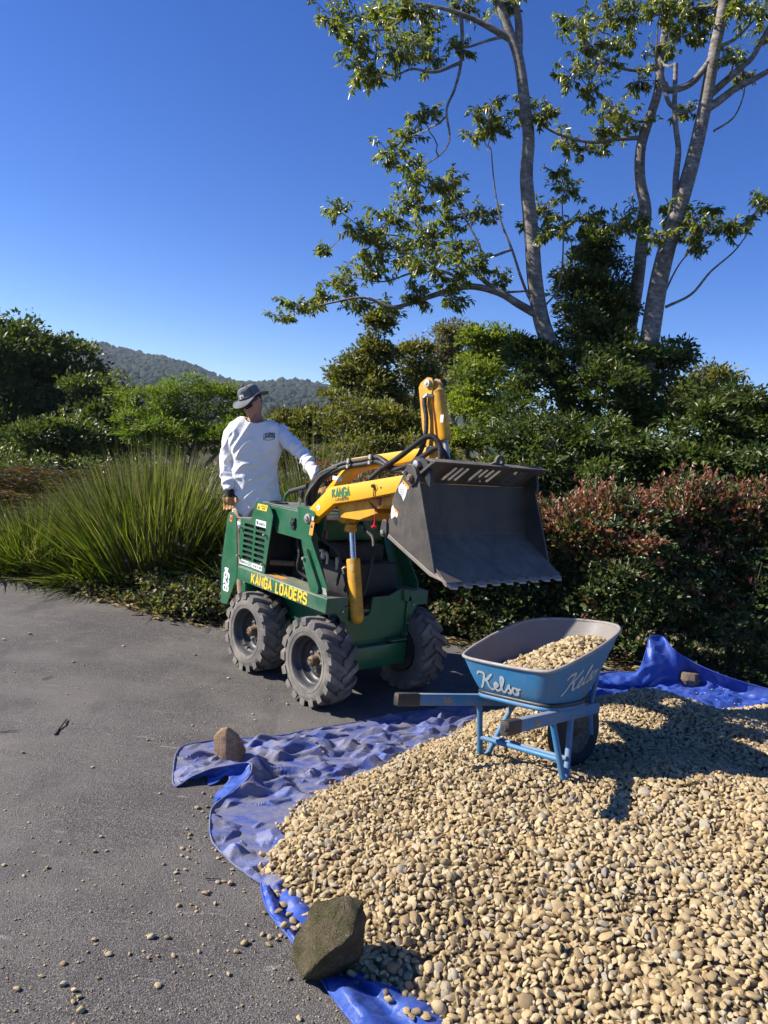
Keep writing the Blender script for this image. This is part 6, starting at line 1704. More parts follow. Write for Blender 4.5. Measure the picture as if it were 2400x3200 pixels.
# ================================================================== gravel heap
edge_px = [(1864, 2195), (1760, 2205), (1600, 2212), (1488, 2228), (1392, 2300), (1302, 2326), (1223, 2370), (1181, 2402), (1067, 2434), (952, 2495), (910, 2537), (886, 2586), (850, 2646), (828, 2700), (850, 2735), (880, 2780), (922, 2815), (975, 2860), (1030, 2960), (1090, 3050), (1180, 3093), (1261, 3117), (1343, 3160), (1440, 3205)]
HP = [tuple(atz(x, y, .03)[:2]) for x, y in edge_px]
HP += [(.55, 1.85), (.95, 1.35), (2.0, .8), (4.4, .9), (4.6, 5.3)] + [tuple(atz(x, y, .03)[:2]) for x, y in ((2400, 2230), (2164, 2229), (2058, 2210))]
HPA = np.array(HP)
def inside_d(X, Y):
    """signed distance to the heap outline, positive inside"""
    P = np.stack([X, Y], -1)
    d = np.full(X.shape, 1e9); ins = np.zeros(X.shape, bool)
    n = len(HPA)
    for i in range(n):
        a, b = HPA[i], HPA[(i + 1) % n]
        ab = b - a
        t = np.clip(((P - a) @ ab) / (ab @ ab), 0, 1)
        d = np.minimum(d, np.linalg.norm(P - (a + t[..., None] * ab), axis=-1))
        c = ((a[1] > Y) != (b[1] > Y)) & (X < (b[0] - a[0]) * (Y - a[1]) / (b[1] - a[1] + 1e-12) + a[0])
        ins ^= c
    return np.where(ins, d, -d)
def heap_raw(X, Y):
    d = np.maximum(0, inside_d(X, Y))
    h = 0.36 * (1 - np.exp(-d / 0.55))
    h = h + 0.045 * np.sin(X * 2.1 + 0.6) * np.sin(Y * 3.4 + 1.0) * np.clip(d / .5, 0, 1) + 0.03 * np.sin(X * 5.3 + Y * 3.7) * np.clip(d / .4, 0, 1) + .012 * np.sin(X * 9.1 - Y * 7.3) * np.clip(d / .3, 0, 1)
    h = h + (0.035 * np.exp(-((Y - 2.6 - .06 * np.sin(X * 2.3)) / .22) ** 2) - 0.012 * np.exp(-((Y - 3.06) / .15) ** 2)) * np.clip(d / .45, 0, 1)
    return h
# the barrow's feet and wheel press into the surface
sup = []
for p in (Vector((.565, .246, -.305)), Vector((.565, -.246, -.305)), Vector((1.0, 0, -.325))):
    q = BARM @ p; sup.append((q.x, q.y, q.z))
SX = np.array([[s[0], s[1]] for s in sup]); want = np.array([s[2] for s in sup]) + .012
K = np.exp(-((SX[:, None] - SX[None]) ** 2).sum(-1) / .35 ** 2)
wts = np.linalg.solve(K, want - heap_raw(SX[:, 0], SX[:, 1]))
def heap_h(X, Y):
    X, Y = np.asarray(X, float), np.asarray(Y, float)
    h = heap_raw(X, Y)
    c = sum(w * np.exp(-((X - s[0]) ** 2 + (Y - s[1]) ** 2) / .35 ** 2) for w, s in zip(wts, SX))
    return np.maximum(0, h + c * np.clip(inside_d(X, Y) / .25, 0, 1))

STONE = [(0, (0.245, 0.168, 0.086)), (0.25, (0.347, 0.255, 0.127)), (0.5, (0.428, 0.321, 0.167)), (0.75, (0.479, 0.372, 0.202)), (0.86, (0.428, 0.352, 0.232)), (0.955, (0.306, 0.286, 0.227)), (0.975, (0.428, 0.275, 0.121)), (1, (0.224, 0.214, 0.192))]
def m_stone(name, src):
    t = NT(name)
    if src == 'attr': f = t.attr('tint').outputs['Fac']
    else:
        oi = t.n.new('ShaderNodeObjectInfo'); f = oi.outputs['Random']
    c = t.ramp(f, STONE)
    vec = t.tc.outputs['Object']
    c = t.mix(t.math('MULTIPLY', t.ramp(t.noise(70, 4, 0.65), [(0.4, 0.0), (0.75, 1.0)]), 0.4), c, (0.40, 0.27, 0.12))
    c = t.mix(t.math('MULTIPLY', t.ramp(t.noise(190, 3, 0.6), [(0.5, 0.0), (0.7, 1.0)]), 0.28), c, (0.6, 0.54, 0.42))
    t.set(col=c, rough=0.82, spec=0.25)
    t.bump(t.noise(160, 4, 0.65), 0.35, 0.006)
    return t.m
M_ST_A, M_ST_O = m_stone('river_stone', 'attr'), m_stone('single_river_stone', 'obj')
def pebble_shapes(nsub, count, seed):
    out = []
    for i in range(count):
        g = np.random.default_rng(seed + i)
        V, F = lumpy(nsub, seed + i * 3, 0.24, 1.1)
        # a few worn facets
        for k in range(8):
            n_ = unit(g.normal(size=3)); lim = g.uniform(0.5, 0.9)
            dd = V @ n_; V = V - np.maximum(0, dd - lim)[:, None] * n_ * 0.92
        out.append((V * np.array([1, g.uniform(.55, .92), g.uniform(.3, .6)]), F))
    return out
PS2, PS1 = pebble_shapes(2, 10, 50), pebble_shapes(1, 8, 90)
def rot_mats(n, tilt, g):
    a = g.uniform(0, 2 * np.pi, n); b = g.normal(0, tilt, n); c = g.normal(0, tilt, n)
    ca, sa, cb, sb, cc, sc_ = np.cos(a), np.sin(a), np.cos(b), np.sin(b), np.cos(c), np.sin(c)
    Rz = np.zeros((n, 3, 3)); Rz[:, 0, 0] = ca; Rz[:, 0, 1] = -sa; Rz[:, 1, 0] = sa; Rz[:, 1, 1] = ca; Rz[:, 2, 2] = 1
    Ry = np.zeros((n, 3, 3)); Ry[:, 0, 0] = cb; Ry[:, 0, 2] = sb; Ry[:, 2, 0] = -sb; Ry[:, 2, 2] = cb; Ry[:, 1, 1] = 1
    Rx = np.zeros((n, 3, 3)); Rx[:, 1, 1] = cc; Rx[:, 1, 2] = -sc_; Rx[:, 2, 1] = sc_; Rx[:, 2, 2] = cc; Rx[:, 0, 0] = 1
    return np.einsum('nij,njk,nkl->nil', Rz, Ry, Rx)
def scatter_mesh(name, P, size, shapes, g, tilt=0.5):
    idx = g.integers(0, len(shapes), len(P)); VV, FF, TT = [], [], []; off = 0
    for k, (V, F) in enumerate(shapes):
        m = np.where(idx == k)[0]
        if not len(m): continue
        Rm = rot_mats(len(m), tilt, g)
        Q = np.einsum('nij,vj->nvi', Rm, V) * size[m][:, None, None] + P[m][:, None, :]
        VV.append(Q.reshape(-1, 3)); FF.append((F[None] + (np.arange(len(m)) * len(V))[:, None, None] + off).reshape(-1, 3)); off += len(m) * len(V)
        TT.append(np.repeat(g.random(len(m)), len(F)))
    me = npmesh(name, np.concatenate(VV), np.concatenate(FF), True, {'tint': ('FACE', 'FLOAT', np.concatenate(TT))})
    me.set_sharp_from_angle(angle=R(40))
    return me
def project(P):
    d = P - np.array([0, 0, CAM_H]); z = d @ fw
    return np.stack([1200 + FPX * (d @ rt) / z, 1600 - FPX * (d @ up) / z, z], 1)
g = np.random.default_rng(11)
sp = 0.0205
xs, ys = np.meshgrid(np.arange(-.6, 4.5, sp), np.arange(.9, 5.5, sp * .87))
xs = xs + (np.arange(xs.shape[0]) % 2)[:, None] * sp / 2
X = (xs + g.normal(0, sp * .28, xs.shape)).ravel(); Y = (ys + g.normal(0, sp * .28, ys.shape)).ravel()
keep = inside_d(X, Y) > g.normal(-.012, .022, X.shape)
X, Y = X[keep], Y[keep]
Z = heap_h(X, Y) + g.uniform(-.003, .009, len(X)) + .008
PT = np.stack([X, Y, Z], 1)
size = np.clip(g.lognormal(math.log(.0158), .27, len(X)), .008, .030)
pj = project(PT)
view = (pj[:, 0] > -150) & (pj[:, 0] < 2750) & (pj[:, 1] < 3450) & (pj[:, 2] > .3)
inframe = (pj[:, 0] > 20) & (pj[:, 0] < 2380) & (pj[:, 1] < 3180) & (pj[:, 2] > .3)
app = np.where(inframe, size / pj[:, 2], 0)
big = np.zeros(len(X), bool); big[np.argsort(-app)[:300]] = True
near = view & ~big & (pj[:, 2] < 3.2)
far = view & ~big & ~near
HEAP = link('gravel_heap', scatter_mesh('gravel_heap', PT[near], size[near], PS2, g, .6), M_ST_A)
tag(HEAP, 'heap of tan river pebbles', 'gravel', kind='stuff')
link('far_pebbles', scatter_mesh('far_pebbles', PT[far], size[far] * 1.05, PS1, g, .6), M_ST_A, HEAP)['kind'] = 'stuff'
# packed stones and sand under the top layer, gap shade put into the colour
cx, cy = np.meshgrid(np.linspace(-.7, 4.7, 150), np.linspace(.7, 5.6, 140))
cz = heap_h(cx, cy) + .003
dd_ = inside_d(cx, cy)
CV = np.stack([cx.ravel(), cy.ravel(), np.where(dd_ > -.02, cz, -.05).ravel()], 1)
CF = np.array([(i * 150 + j, i * 150 + j + 1, (i + 1) * 150 + j + 1, (i + 1) * 150 + j) for i in range(139) for j in range(149)])
CF = CF[(dd_.ravel()[CF] > -.06).all(1)]
t = NT('heap_sand_gap_shade'); t.set(col=t.ramp(t.voro(45).outputs['Distance'], [(0.0, (0.36, 0.27, 0.14)), (0.5, (0.25, 0.185, 0.10)), (0.8, (0.12, 0.09, 0.05))]), rough=0.95, spec=0.1); t.bump(t.voro(45).outputs['Distance'], 0.8, 0.02)
link('heap_core', npmesh('heap_core', CV, CF), t.m, HEAP)
# the largest pebbles in view, one by one
PM = []
for k, (V, F) in enumerate(PS2): me = npmesh('river_pebble', V, F, True); me.set_sharp_from_angle(angle=R(40)); me.materials.append(M_ST_O); PM.append(me)
LBL = 'tan river pebble lying on the near slope of the gravel heap'
ROT = rot_mats(400, .6, g)
for k, i in enumerate(np.where(big)[0]):
    o = link('river_pebble', PM[k % len(PM)])
    s = float(size[i]); o.matrix_world = Matrix.Translation(PT[i]) @ Matrix(ROT[k].tolist()).to_4x4() @ Matrix.Scale(s, 4)
    tag(o, LBL, 'pebble', 'river pebbles on the heap')

# ---- pebbles in the barrow
gx_, gy_ = np.meshgrid(np.arange(.40, 1.13, .021), np.arange(-.30, .30, .019))
bx_ = (gx_ + g.normal(0, .006, gx_.shape)).ravel(); by_ = (gy_ + g.normal(0, .006, gy_.shape)).ravel()
def load_z(x, y): return .135 + .215 * np.exp(-((x - .98) / .34) ** 2 - ((y + .08) / .32) ** 2) - .06 * np.clip((.62 - x) / .2, 0, 1) * np.clip((y + .02) / .2, 0, 1)
bz_ = load_z(bx_, by_)
def in_tray(x, y, z):
    s = np.clip((z - .045) / .33, 0, 1) ** .85
    ok = np.zeros(len(x), bool)
    RLa, BLa = np.array([p[:] for p in RL]), np.array([p[:] for p in BL])
    for i in range(len(x)):
        L_ = BLa + (RLa - BLa) * np.clip((z[i] - BLa[:, 2:3]) / (RLa[:, 2:3] - BLa[:, 2:3]), 0, 1) ** .86
        px, py = L_[:, 0], L_[:, 1]; qx, qy = np.roll(px, -1), np.roll(py, -1)
        c = ((py > y[i]) != (qy > y[i])) & (x[i] < (qx - px) * (y[i] - py) / (qy - py + 1e-12) + px)
        ok[i] = (c.sum() % 2 == 1) and np.min(np.hypot(px - x[i], py - y[i])) > .026
    return ok
ok = in_tray(bx_, by_, bz_)
BP = np.stack([bx_[ok], by_[ok], bz_[ok] + g.uniform(-.004, .010, ok.sum())], 1)
B2 = BP - np.array([0, 0, .014]) + g.normal(0, .004, BP.shape)
BP = np.concatenate([BP, B2[in_tray(B2[:, 0], B2[:, 1], B2[:, 2])]])
BW = np.array([(BARM @ Vector(p))[:] for p in BP])
tag(link('barrow_gravel', scatter_mesh('barrow_gravel', BW, np.clip(g.lognormal(math.log(.0165), .22, len(BW)), .010, .026), PS2, g, .5), M_ST_A), 'tan pebbles loaded in the wheelbarrow tray', 'gravel', kind='stuff')
# sand filling beneath so no tray floor shows through
lx_, ly_ = np.meshgrid(np.linspace(.40, 1.12, 44), np.linspace(-.29, .29, 36)); lz_ = load_z(lx_, ly_) - .012
okl = in_tray(lx_.ravel(), ly_.ravel(), lz_.ravel())
LF = np.array([(i * 44 + j, i * 44 + j + 1, (i + 1) * 44 + j + 1, (i + 1) * 44 + j) for i in range(35) for j in range(43)]); LF = LF[okl[LF].all(1)]
LV = np.array([(BARM @ Vector(p))[:] for p in np.stack([lx_.ravel(), ly_.ravel(), lz_.ravel()], 1)])
link('load_core', npmesh('load_core', LV, LF), t.m, bpy.data.objects['barrow_gravel'])

# ---- loose stones on the asphalt
LS = [(120,745,14),(480,820,12),(650,757,8),(765,680,12),(830,683,12),(1000,605,12),(1065,590,10),(1025,628,8),(830,955,12),(1055,955,14),(1095,975,12),(1022,1030,20),(1050,1050,12),(1075,1025,16),(1000,1070,12),(1075,1080,14),(1080,1115,12),(970,1140,14),(985,1168,16),(980,1188,14),(1065,1180,12),(945,1240,16),(975,1250,16),(1000,1240,12),(940,1275,14),(975,1290,16),(985,1230,14),(1035,1250,10),(1020,1315,10),(1120,1250,14),(1105,1240,12),(1130,1290,14),(1160,1310,14),(1150,1285,10),(915,1365,20),(962,1350,16),(920,1350,14),(1205,1350,16),(850,1322,14),(930,1420,10),(940,1460,10),(1130,1415,18),(1160,1410,16),(1195,1422,26),(1068,1475,28),(1085,1465,16),(1115,1525,20),(1265,1465,14),(925,1535,18),(990,1530,12),(1020,1545,14),(1018,1565,12),(940,1580,6),(1370,1575,18),(1395,1555,14),(1415,1590,14),(1315,1600,12),(1278,1635,16),(1360,1685,20),(1270,1732,28),(1310,1715,14),(1400,1700,20),(1390,1738,24),(1435,1715,20),(1455,1690,20),(1480,1700,14),(1225,1775,26),(1245,1808,10),(785,1698,28),(765,1690,12),(870,1702,24),(490,1710,18),(495,1735,12),(455,1775,14),(570,1788,26),(550,1780,20),(672,1785,18),(770,1805,18),(820,1795,14),(900,1795,18),(1032,1775,18),(328,1835,20),(215,1900,18),(325,1945,26),(90,1970,26),(388,1975,24),(410,2010,24),(380,2035,24),(420,2080,28),(512,1910,14),(903,1880,14),(820,1950,24),(1090,1895,14),(1185,1892,20),(1425,1865,14),(1500,1915,18),(1535,2010,10),(1550,2120,26),(1505,2150,12),(930,1850,10),(245,1340,18),(145,1355,8),(122,1380,14),(490,1257,18),(552,1252,14),(525,1180,16),(345,1130,10),(150,1105,12),(168,1185,10),(308,1203,10),(320,1355,10),(20,1325,14),(75,1320,8),(630,1422,8),(755,1470,8),(470,1565,12),(775,1573,14),(205,1483,8),(1490,495,14),(1400,470,8),(1385,415,8),(1185,360,12),(1320,575,10),(1310,545,10),(1500,580,8),(1010,240,14),(825,233,8),(380,278,14),(435,293,8),(640,195,12),(75,328,8),(410,410,6),(20,160,14),(155,133,16),(1100,415,8)]
for k, (zx, zy, r) in enumerate(LS):
    px, py = zx / 1.659, 1900 + zy / 1.659
    p = atz(px, py, .008); dep = (p - cam.location).length
    s = max(.006, r / 1.659 * dep / FPX * 0.72)
    o = link('loose_stone', PM[(k * 7) % len(PM)])
    o.matrix_world = Matrix.Translation((p.x, p.y, s * .42)) @ Matrix.Rotation(random.uniform(0, 6.28), 4, 'Z') @ Matrix.Rotation(random.gauss(0, .2), 4, 'X') @ Matrix.Scale(s, 4)
    tag(o, 'single tan pebble strewn on the bare asphalt of the driveway', 'stone', 'loose stones on the asphalt')
# fine grit and dust swept about the drive
gn_ = 2600
gp_ = np.stack([g.uniform(0, 1250, gn_), 1850 + 1350 * g.random(gn_) ** .8], 1)
GP = np.array([atz(a, b, .002)[:] for a, b in gp_])
ok_ = np.array([p[1] < drive_edge(p[0]) - .05 for p in GP]) & (inside_d(GP[:, 0], GP[:, 1]) < -.05)
GP = GP[ok_]
tag(link('grit', scatter_mesh('grit', GP, np.clip(g.lognormal(math.log(.0026), .45, len(GP)), .001, .007), PS1, g, .4), M_ST_A), 'fine pale grit scattered over the asphalt', kind='stuff')
# twigs and a sprig
for (a, b, r, lab) in (((285, 655), (347, 575), .0055, 'short thick brown twig lying on the asphalt'), ((0, 642), (95, 635), .003, 'thin dry stalk at the picture edge on the asphalt'), ((220, 370), (270, 353), .003, 'tiny dark twig on the asphalt near the verge'), ((1065, 1402), (1150, 1405), .0025, 'straight thin stick among the stones by the tarp')):
    pa, pb = atz(a[0] / 1.659, 1900 + a[1] / 1.659, .006), atz(b[0] / 1.659, 1900 + b[1] / 1.659, .008)
    P, Rr = limb(pa, pb, r, r * .7, .06, 6); mb = MB(); mb.tube(P, Rr, 6); tag(mb.build('twig', M_BARK2), lab, 'twig')

# ================================================================== rocks
def rock(name, pts, label, mat, sub=3, amp=.012, sc=9.0, sharp=30):
    bm = bmesh.new()
    for p in pts: bm.verts.new(p)
    bmesh.ops.convex_hull(bm, input=bm.verts)
    for v in [v for v in bm.verts if not v.link_faces]: bm.verts.remove(v)
    bmesh.ops.triangulate(bm, faces=bm.faces)
    bmesh.ops.bevel(bm, geom=list(bm.edges), offset=.003, segments=1, affect='EDGES', clamp_overlap=True)
    bmesh.ops.triangulate(bm, faces=bm.faces)
    for k in range(sub): bmesh.ops.subdivide_edges(bm, edges=bm.edges, cuts=1, use_grid_fill=True)
    bm.normal_update()
    off = {}
    for v in bm.verts:
        off[v] = v.normal * (amp * mnoise.noise(v.co * sc) + amp * .5 * mnoise.noise(v.co * sc * 2.9) + amp * .3 * (abs(mnoise.noise(v.co * sc * 6)) - .3))
    for v, d in off.items(): v.co += d
    zc = min(v.co.z for v in bm.verts)
    c = Vector((sum(v.co.x for v in bm.verts) / len(bm.verts), sum(v.co.y for v in bm.verts) / len(bm.verts), zc))
    for v in bm.verts: v.co -= c
    me = bpy.data.meshes.new(name); bm.to_mesh(me); bm.free()
    me.polygons.foreach_set('use_smooth', [True] * len(me.polygons))
    me.set_sharp_from_angle(angle=R(sharp))
    o = link(name, me, mat); o.location = c
    return tag(o, label, 'rock')
def m_rock(name, a, b, c, moss=None, sc=12):
    t = NT(name); n = t.noise(sc, 8, 0.7)
    col = t.ramp(n, [(0.3, a), (0.5, b), (0.7, c)])
    col = t.mix(t.ramp(t.noise(sc * 5, 5, .7), [(.45, 0.), (.7, .6)]), col, [x * .45 for x in a])
    if moss:
        col = t.mix(t.ramp(t.noise(sc * .7, 6, .7), [(.4, 0.), (.58, .9)]), col, moss)
        col = t.mix(t.ramp(t.noise(sc * 2.3, 6, .75), [(.62, 0.), (.7, .8)]), col, (.42, .40, .28))
    col = t.mix(t.ramp(t.noise(sc * 16, 4, .7), [(.5, 0.), (.66, .5)]), col, [x * 1.7 for x in c])
    t.set(col=col, rough=.9, spec=.2); t.bump(t.math('ADD', t.noise(sc * 6, 7, .75), t.math('MULTIPLY', t.noise(sc * 22, 5, .7), .4)), 1.0, .018)
    return t.m
w_ = lambda px, py, z: atz(px, py, z)
rock('sandstone_rock', [w_(668, 2350, .07), w_(690, 2376, .035), w_(708, 2388, .02), w_(752, 2380, .02), w_(766, 2356, .03), w_(667, 2302, .15), w_(690, 2276, .20), w_(710, 2271, .225), w_(737, 2305, .16),
      w_(690, 2376, .035) + Vector((-.02, .16, 0)), w_(752, 2380, .02) + Vector((0, .15, 0)), w_(690, 2276, .20) + Vector((0, .05, -.02)), w_(737, 2305, .16) + Vector((0, .06, 0))],
     'angular orange sandstone rock holding down the blue tarp', m_rock('sandstone', (.30, .18, .10), (.46, .30, .19), (.58, .42, .28), None, 20), 3, .003, 14, 18)
rock('mossy_boulder', [w_(945, 3070, .0), w_(1008, 3066, .0), w_(1062, 3040, .01), w_(1090, 3000, .03), w_(913, 2990, .05), w_(916, 2940, .10), w_(985, 2815, .24), w_(1072, 2797, .27), w_(1136, 2815, .26), w_(1146, 2856, .22), w_(1092, 2930, .19), w_(985, 3015, .12), w_(950, 3050, .05),
      w_(985, 2815, .24) + Vector((.02, .10, -.2)), w_(1136, 2815, .26) + Vector((.02, .02, -.22))],
     'large mossy brown boulder at the edge of the gravel heap', m_rock('mossy_stone', (.085, .065, .04), (.17, .13, .08), (.27, .22, .14), (.085, .082, .028), 22), 3, .015, 11)
P_ = atz(2156, 2118, .07)
rock('round_rock', [P_ + Vector((math.cos(a) * .10 * r, math.sin(a) * .07 * r, z)) for a in np.linspace(0, 6.28, 9, endpoint=False) for r, z in ((.75, -.055), (1, -.01), (.72, .045))],
     'rounded brown rock lying on the far end of the blue tarp', m_rock('brown_stone', (.14, .10, .07), (.24, .18, .13), (.32, .25, .18)), 3, .006, 10, 60)

# ================================================================== tarp
def m_tarp(name, dusty, col=(0.010, 0.066, 0.46)):
    t = NT(name)
    n1 = t.noise(7, 8, .72, t.mapping((1, 2.4, 1), (0, 0, .35)), .6); n2 = t.noise(22, 5, .65, t.mapping((1, 2.2, 1), (0, 0, .5)))
    c = t.mix(t.noise(1.6, 3), col, (col[0] * 1.4, col[1] * 1.4, col[2] * .9))
    d = t.math('MULTIPLY', t.ramp(n1, [(.30, 0.), (.58, 1.)]), dusty)
    c = t.mix(d, c, (.22, .215, .27))
    c = t.mix(t.math('MULTIPLY', t.ramp(n2, [(.52, 0.), (.72, 1.)]), dusty * .8), c, (.21, .175, .15))
    t.set(col=c, rough=t.math('ADD', t.math('MULTIPLY', d, .3), .33), spec=.4)
    wv = t.n.new('ShaderNodeTexWave'); wv.inputs['Scale'].default_value = 140; t.link(t.tc.outputs['Object'], wv.inputs['Vector'])
    h = t.math('ADD', t.math('MULTIPLY', wv.outputs['Fac'], .05), t.math('ADD', t.math('MULTIPLY', t.noise(28, 4, .6, None, 1.5), .6), t.math('MULTIPLY', t.noise(8, 3, .5, None, 2.), 1.)))
    t.bump(h, .32, .012)
    tr = t.n.new('ShaderNodeBsdfTranslucent'); t.link(c, tr.inputs[0])
    mx = t.n.new('ShaderNodeMixShader'); mx.inputs[0].default_value = .12
    t.link(t.b.outputs[0], mx.inputs[1]); t.link(tr.outputs[0], mx.inputs[2]); t.link(mx.outputs[0], t.out.inputs[0])
    return t.m
TARP_D, TARP_C = m_tarp('dusty_blue_tarp', 1.0), m_tarp('clean_blue_tarp', .25)
TARP = empty('tarp', tuple(atz(620, 2400, 0)))
tag(TARP, 'blue plastic tarp spread under the gravel heap, dusty and creased', 'tarp')
TO = Vector(TARP.location)
def rs(pts, n):
    """resample a curve given as (px, py, z) to n points"""
    P = bez([atz(*p) for p in pts], 10)
    d = np.concatenate([[0], np.cumsum([(P[i + 1] - P[i]).length for i in range(len(P) - 1)])]); A_ = np.array([p[:] for p in P])
    s = np.linspace(0, d[-1], n)
    return np.stack([np.interp(s, d, A_[:, k]) for k in range(3)], 1)
def tri_noise(x, y, seed):
    """flat facets meeting in sharp creases: random heights on a triangle lattice, linear in between, range about -1..1"""
    x, y = np.asarray(x, float), np.asarray(y, float)
    sk = (x + y) * .3660254; a, b = x + sk, y + sk
    i, j = np.floor(a), np.floor(b); f, g_ = a - i, b - j
    def hsh(i, j): 
        v = np.sin(i * 127.1 + j * 311.7 + seed * 74.7) * 43758.5453
        return (v - np.floor(v)) * 2 - 1
    h00, h11 = hsh(i, j), hsh(i + 1, j + 1)
    lo = f > g_
    hm = np.where(lo, hsh(i + 1, j), hsh(i, j + 1))
    M_, m_ = np.maximum(f, g_), np.minimum(f, g_)
    return h00 * (1 - M_) + hm * (M_ - m_) + h11 * m_
def sheet(name, curves, nu, nv, mat, amp=.012, seed=0, hem=True, along=(9, 3), fine=.004, sink=False, drape=True):
    """a cloth drawn through several curves; creases run across from curve to curve"""
    C = [rs(c, nu) for c in curves]
    m = len(C); tv = np.linspace(0, m - 1, nv)
    V = np.empty((nv, nu, 3))
    for j, q in enumerate(tv):
        i = min(m - 2, int(q)); f = q - i
        a, b = C[i], C[i + 1]; p0 = C[max(0, i - 1)]; p3 = C[min(m - 1, i + 2)]
        V[j] = .5 * (2 * a + (-p0 + b) * f + (2 * p0 - 5 * a + 4 * b - p3) * f * f + (-p0 + 3 * a - 3 * b + p3) * f ** 3)
    env = np.minimum(1, np.linspace(0, 1, nv) * 6 + .12)[:, None]
    X_, Y_ = V[:, :, 0].copy(), V[:, :, 1].copy()
    wx = np.vectorize(lambda x, y: mnoise.noise(Vector((x * 5, y * 5, seed))))(X_, Y_)
    q1 = X_ * .94 + Y_ * .34 + .05 * wx; q2 = -X_ * .34 + Y_ * .94 + .05 * np.roll(wx, 7, 1)
    z = tri_noise(q1 * 2.2, q2 * 8.5, seed) * .75 + tri_noise(q1 * 6 + 4, q2 * 15 + 1, seed + 1) * .75 + tri_noise(q1 * 13 + q2 * 6, q2 * 25 - q1 * 5, seed + 2) * .6
    big_ = tri_noise(q1 * 1.5, q2 * 3.1, seed + 3)
    V[:, :, 2] += env * (amp * (z + .8 * big_) - amp * .1 + fine * wx)
    V[:, :, 0] += env * amp * .3 * tri_noise(q1 * 7 + 3, q2 * 7, seed + 4)
    if drape: V[:, :, 2] = np.maximum(V[:, :, 2], .006)
    F = np.array([(j * nu + k, j * nu + k + 1, (j + 1) * nu + k + 1, (j + 1) * nu + k) for j in range(nv - 1) for k in range(nu - 1)])
    o = link(name, npmesh(name, V.reshape(-1, 3) - np.array(TO[:]), F), mat, TARP)
    o.data.set_sharp_from_angle(angle=R(9))
    if hem:
        P = [Vector(p) - TO for p in V[0, ::2]]
        mb = MB(); mb.tube(P, .0042, 6); mb.build('hem', mat, o)
    return o
hem1 = [(1500, 2205, .02), (1400, 2212, .012), (1240, 2232, .008), (1100, 2258, .008), (970, 2280, .008), (870, 2298, .010), (740, 2307, .010), (650, 2314, .014), (580, 2328, .012), (552, 2350, .016), (543, 2395, .014), (545, 2456, .004),
        (600, 2428, .035), (660, 2402, .068), (715, 2393, .085), (770, 2385, .095), (788, 2393, .095), (778, 2428, .075), (745, 2462, .05), (700, 2492, .03), (664, 2522, .02), (656, 2560, .03), (656, 2600, .028), (668, 2634, .012), (720, 2690, .012), (790, 2745, .014), (860, 2785, .014), (906, 2822, .012)]
mid1 = [(1500, 2225, .03), (1400, 2235, .02), (1250, 2255, .012), (1110, 2285, .012), (1000, 2305, .012), (910, 2320, .012), (800, 2330, .012), (720, 2340, .012), (660, 2350, .02), (620, 2365, .03), (610, 2385, .03), (620, 2400, .03),
        (680, 2385, .05), (730, 2380, .07), (780, 2382, .08), (820, 2385, .07), (850, 2410, .05), (850, 2450, .03), (830, 2490, .012), (800, 2530, .01), (770, 2560, .02), (745, 2590, .04), (740, 2625, .05), (745, 2660, .035), (780, 2700, .02), (820, 2735, .02), (870, 2770, .02), (915, 2810, .018)]
mid2 = [(1500, 2255, .04), (1400, 2280, .03), (1280, 2290, .02), (1150, 2330, .02), (1060, 2355, .018), (980, 2370, .015), (900, 2385, .015), (850, 2395, .015), (830, 2400, .02), (820, 2405, .03), (820, 2412, .03), (830, 2420, .03),
        (850, 2425, .03), (870, 2428, .03), (890, 2430, .03), (910, 2440, .025), (920, 2455, .02), (915, 2480, .014), (900, 2505, .012), (880, 2530, .012), (860, 2555, .016), (845, 2590, .03), (832, 2630, .03), (825, 2665, .025), (830, 2695, .02), (850, 2725, .02), (885, 2760, .02), (925, 2800, .02)]
inn1 = [(1500, 2290, .03), (1420, 2320, .02), (1340, 2345, .01), (1260, 2385, .01), (1200, 2410, .01), (1140, 2430, .01), (1090, 2445, .01), (1050, 2455, .01), (1020, 2468, .01), (1000, 2480, .01), (990, 2488, .01), (980, 2495, .01),
        (975, 2500, .01), (970, 2505, .01), (965, 2510, .01), (960, 2518, .01), (955, 2525, .01), (950, 2535, .01), (945, 2550, .01), (935, 2565, .01), (925, 2585, .01), (912, 2610, .01), (900, 2640, .01), (890, 2670, .01), (885, 2700, .01), (895, 2730, .01), (920, 2765, .01), (950, 2800, .01)]
sheet('tarp_sheet', [hem1, mid1, mid2, inn1], 420, 110, TARP_D, .038, 3, True, (34, 3), .003)
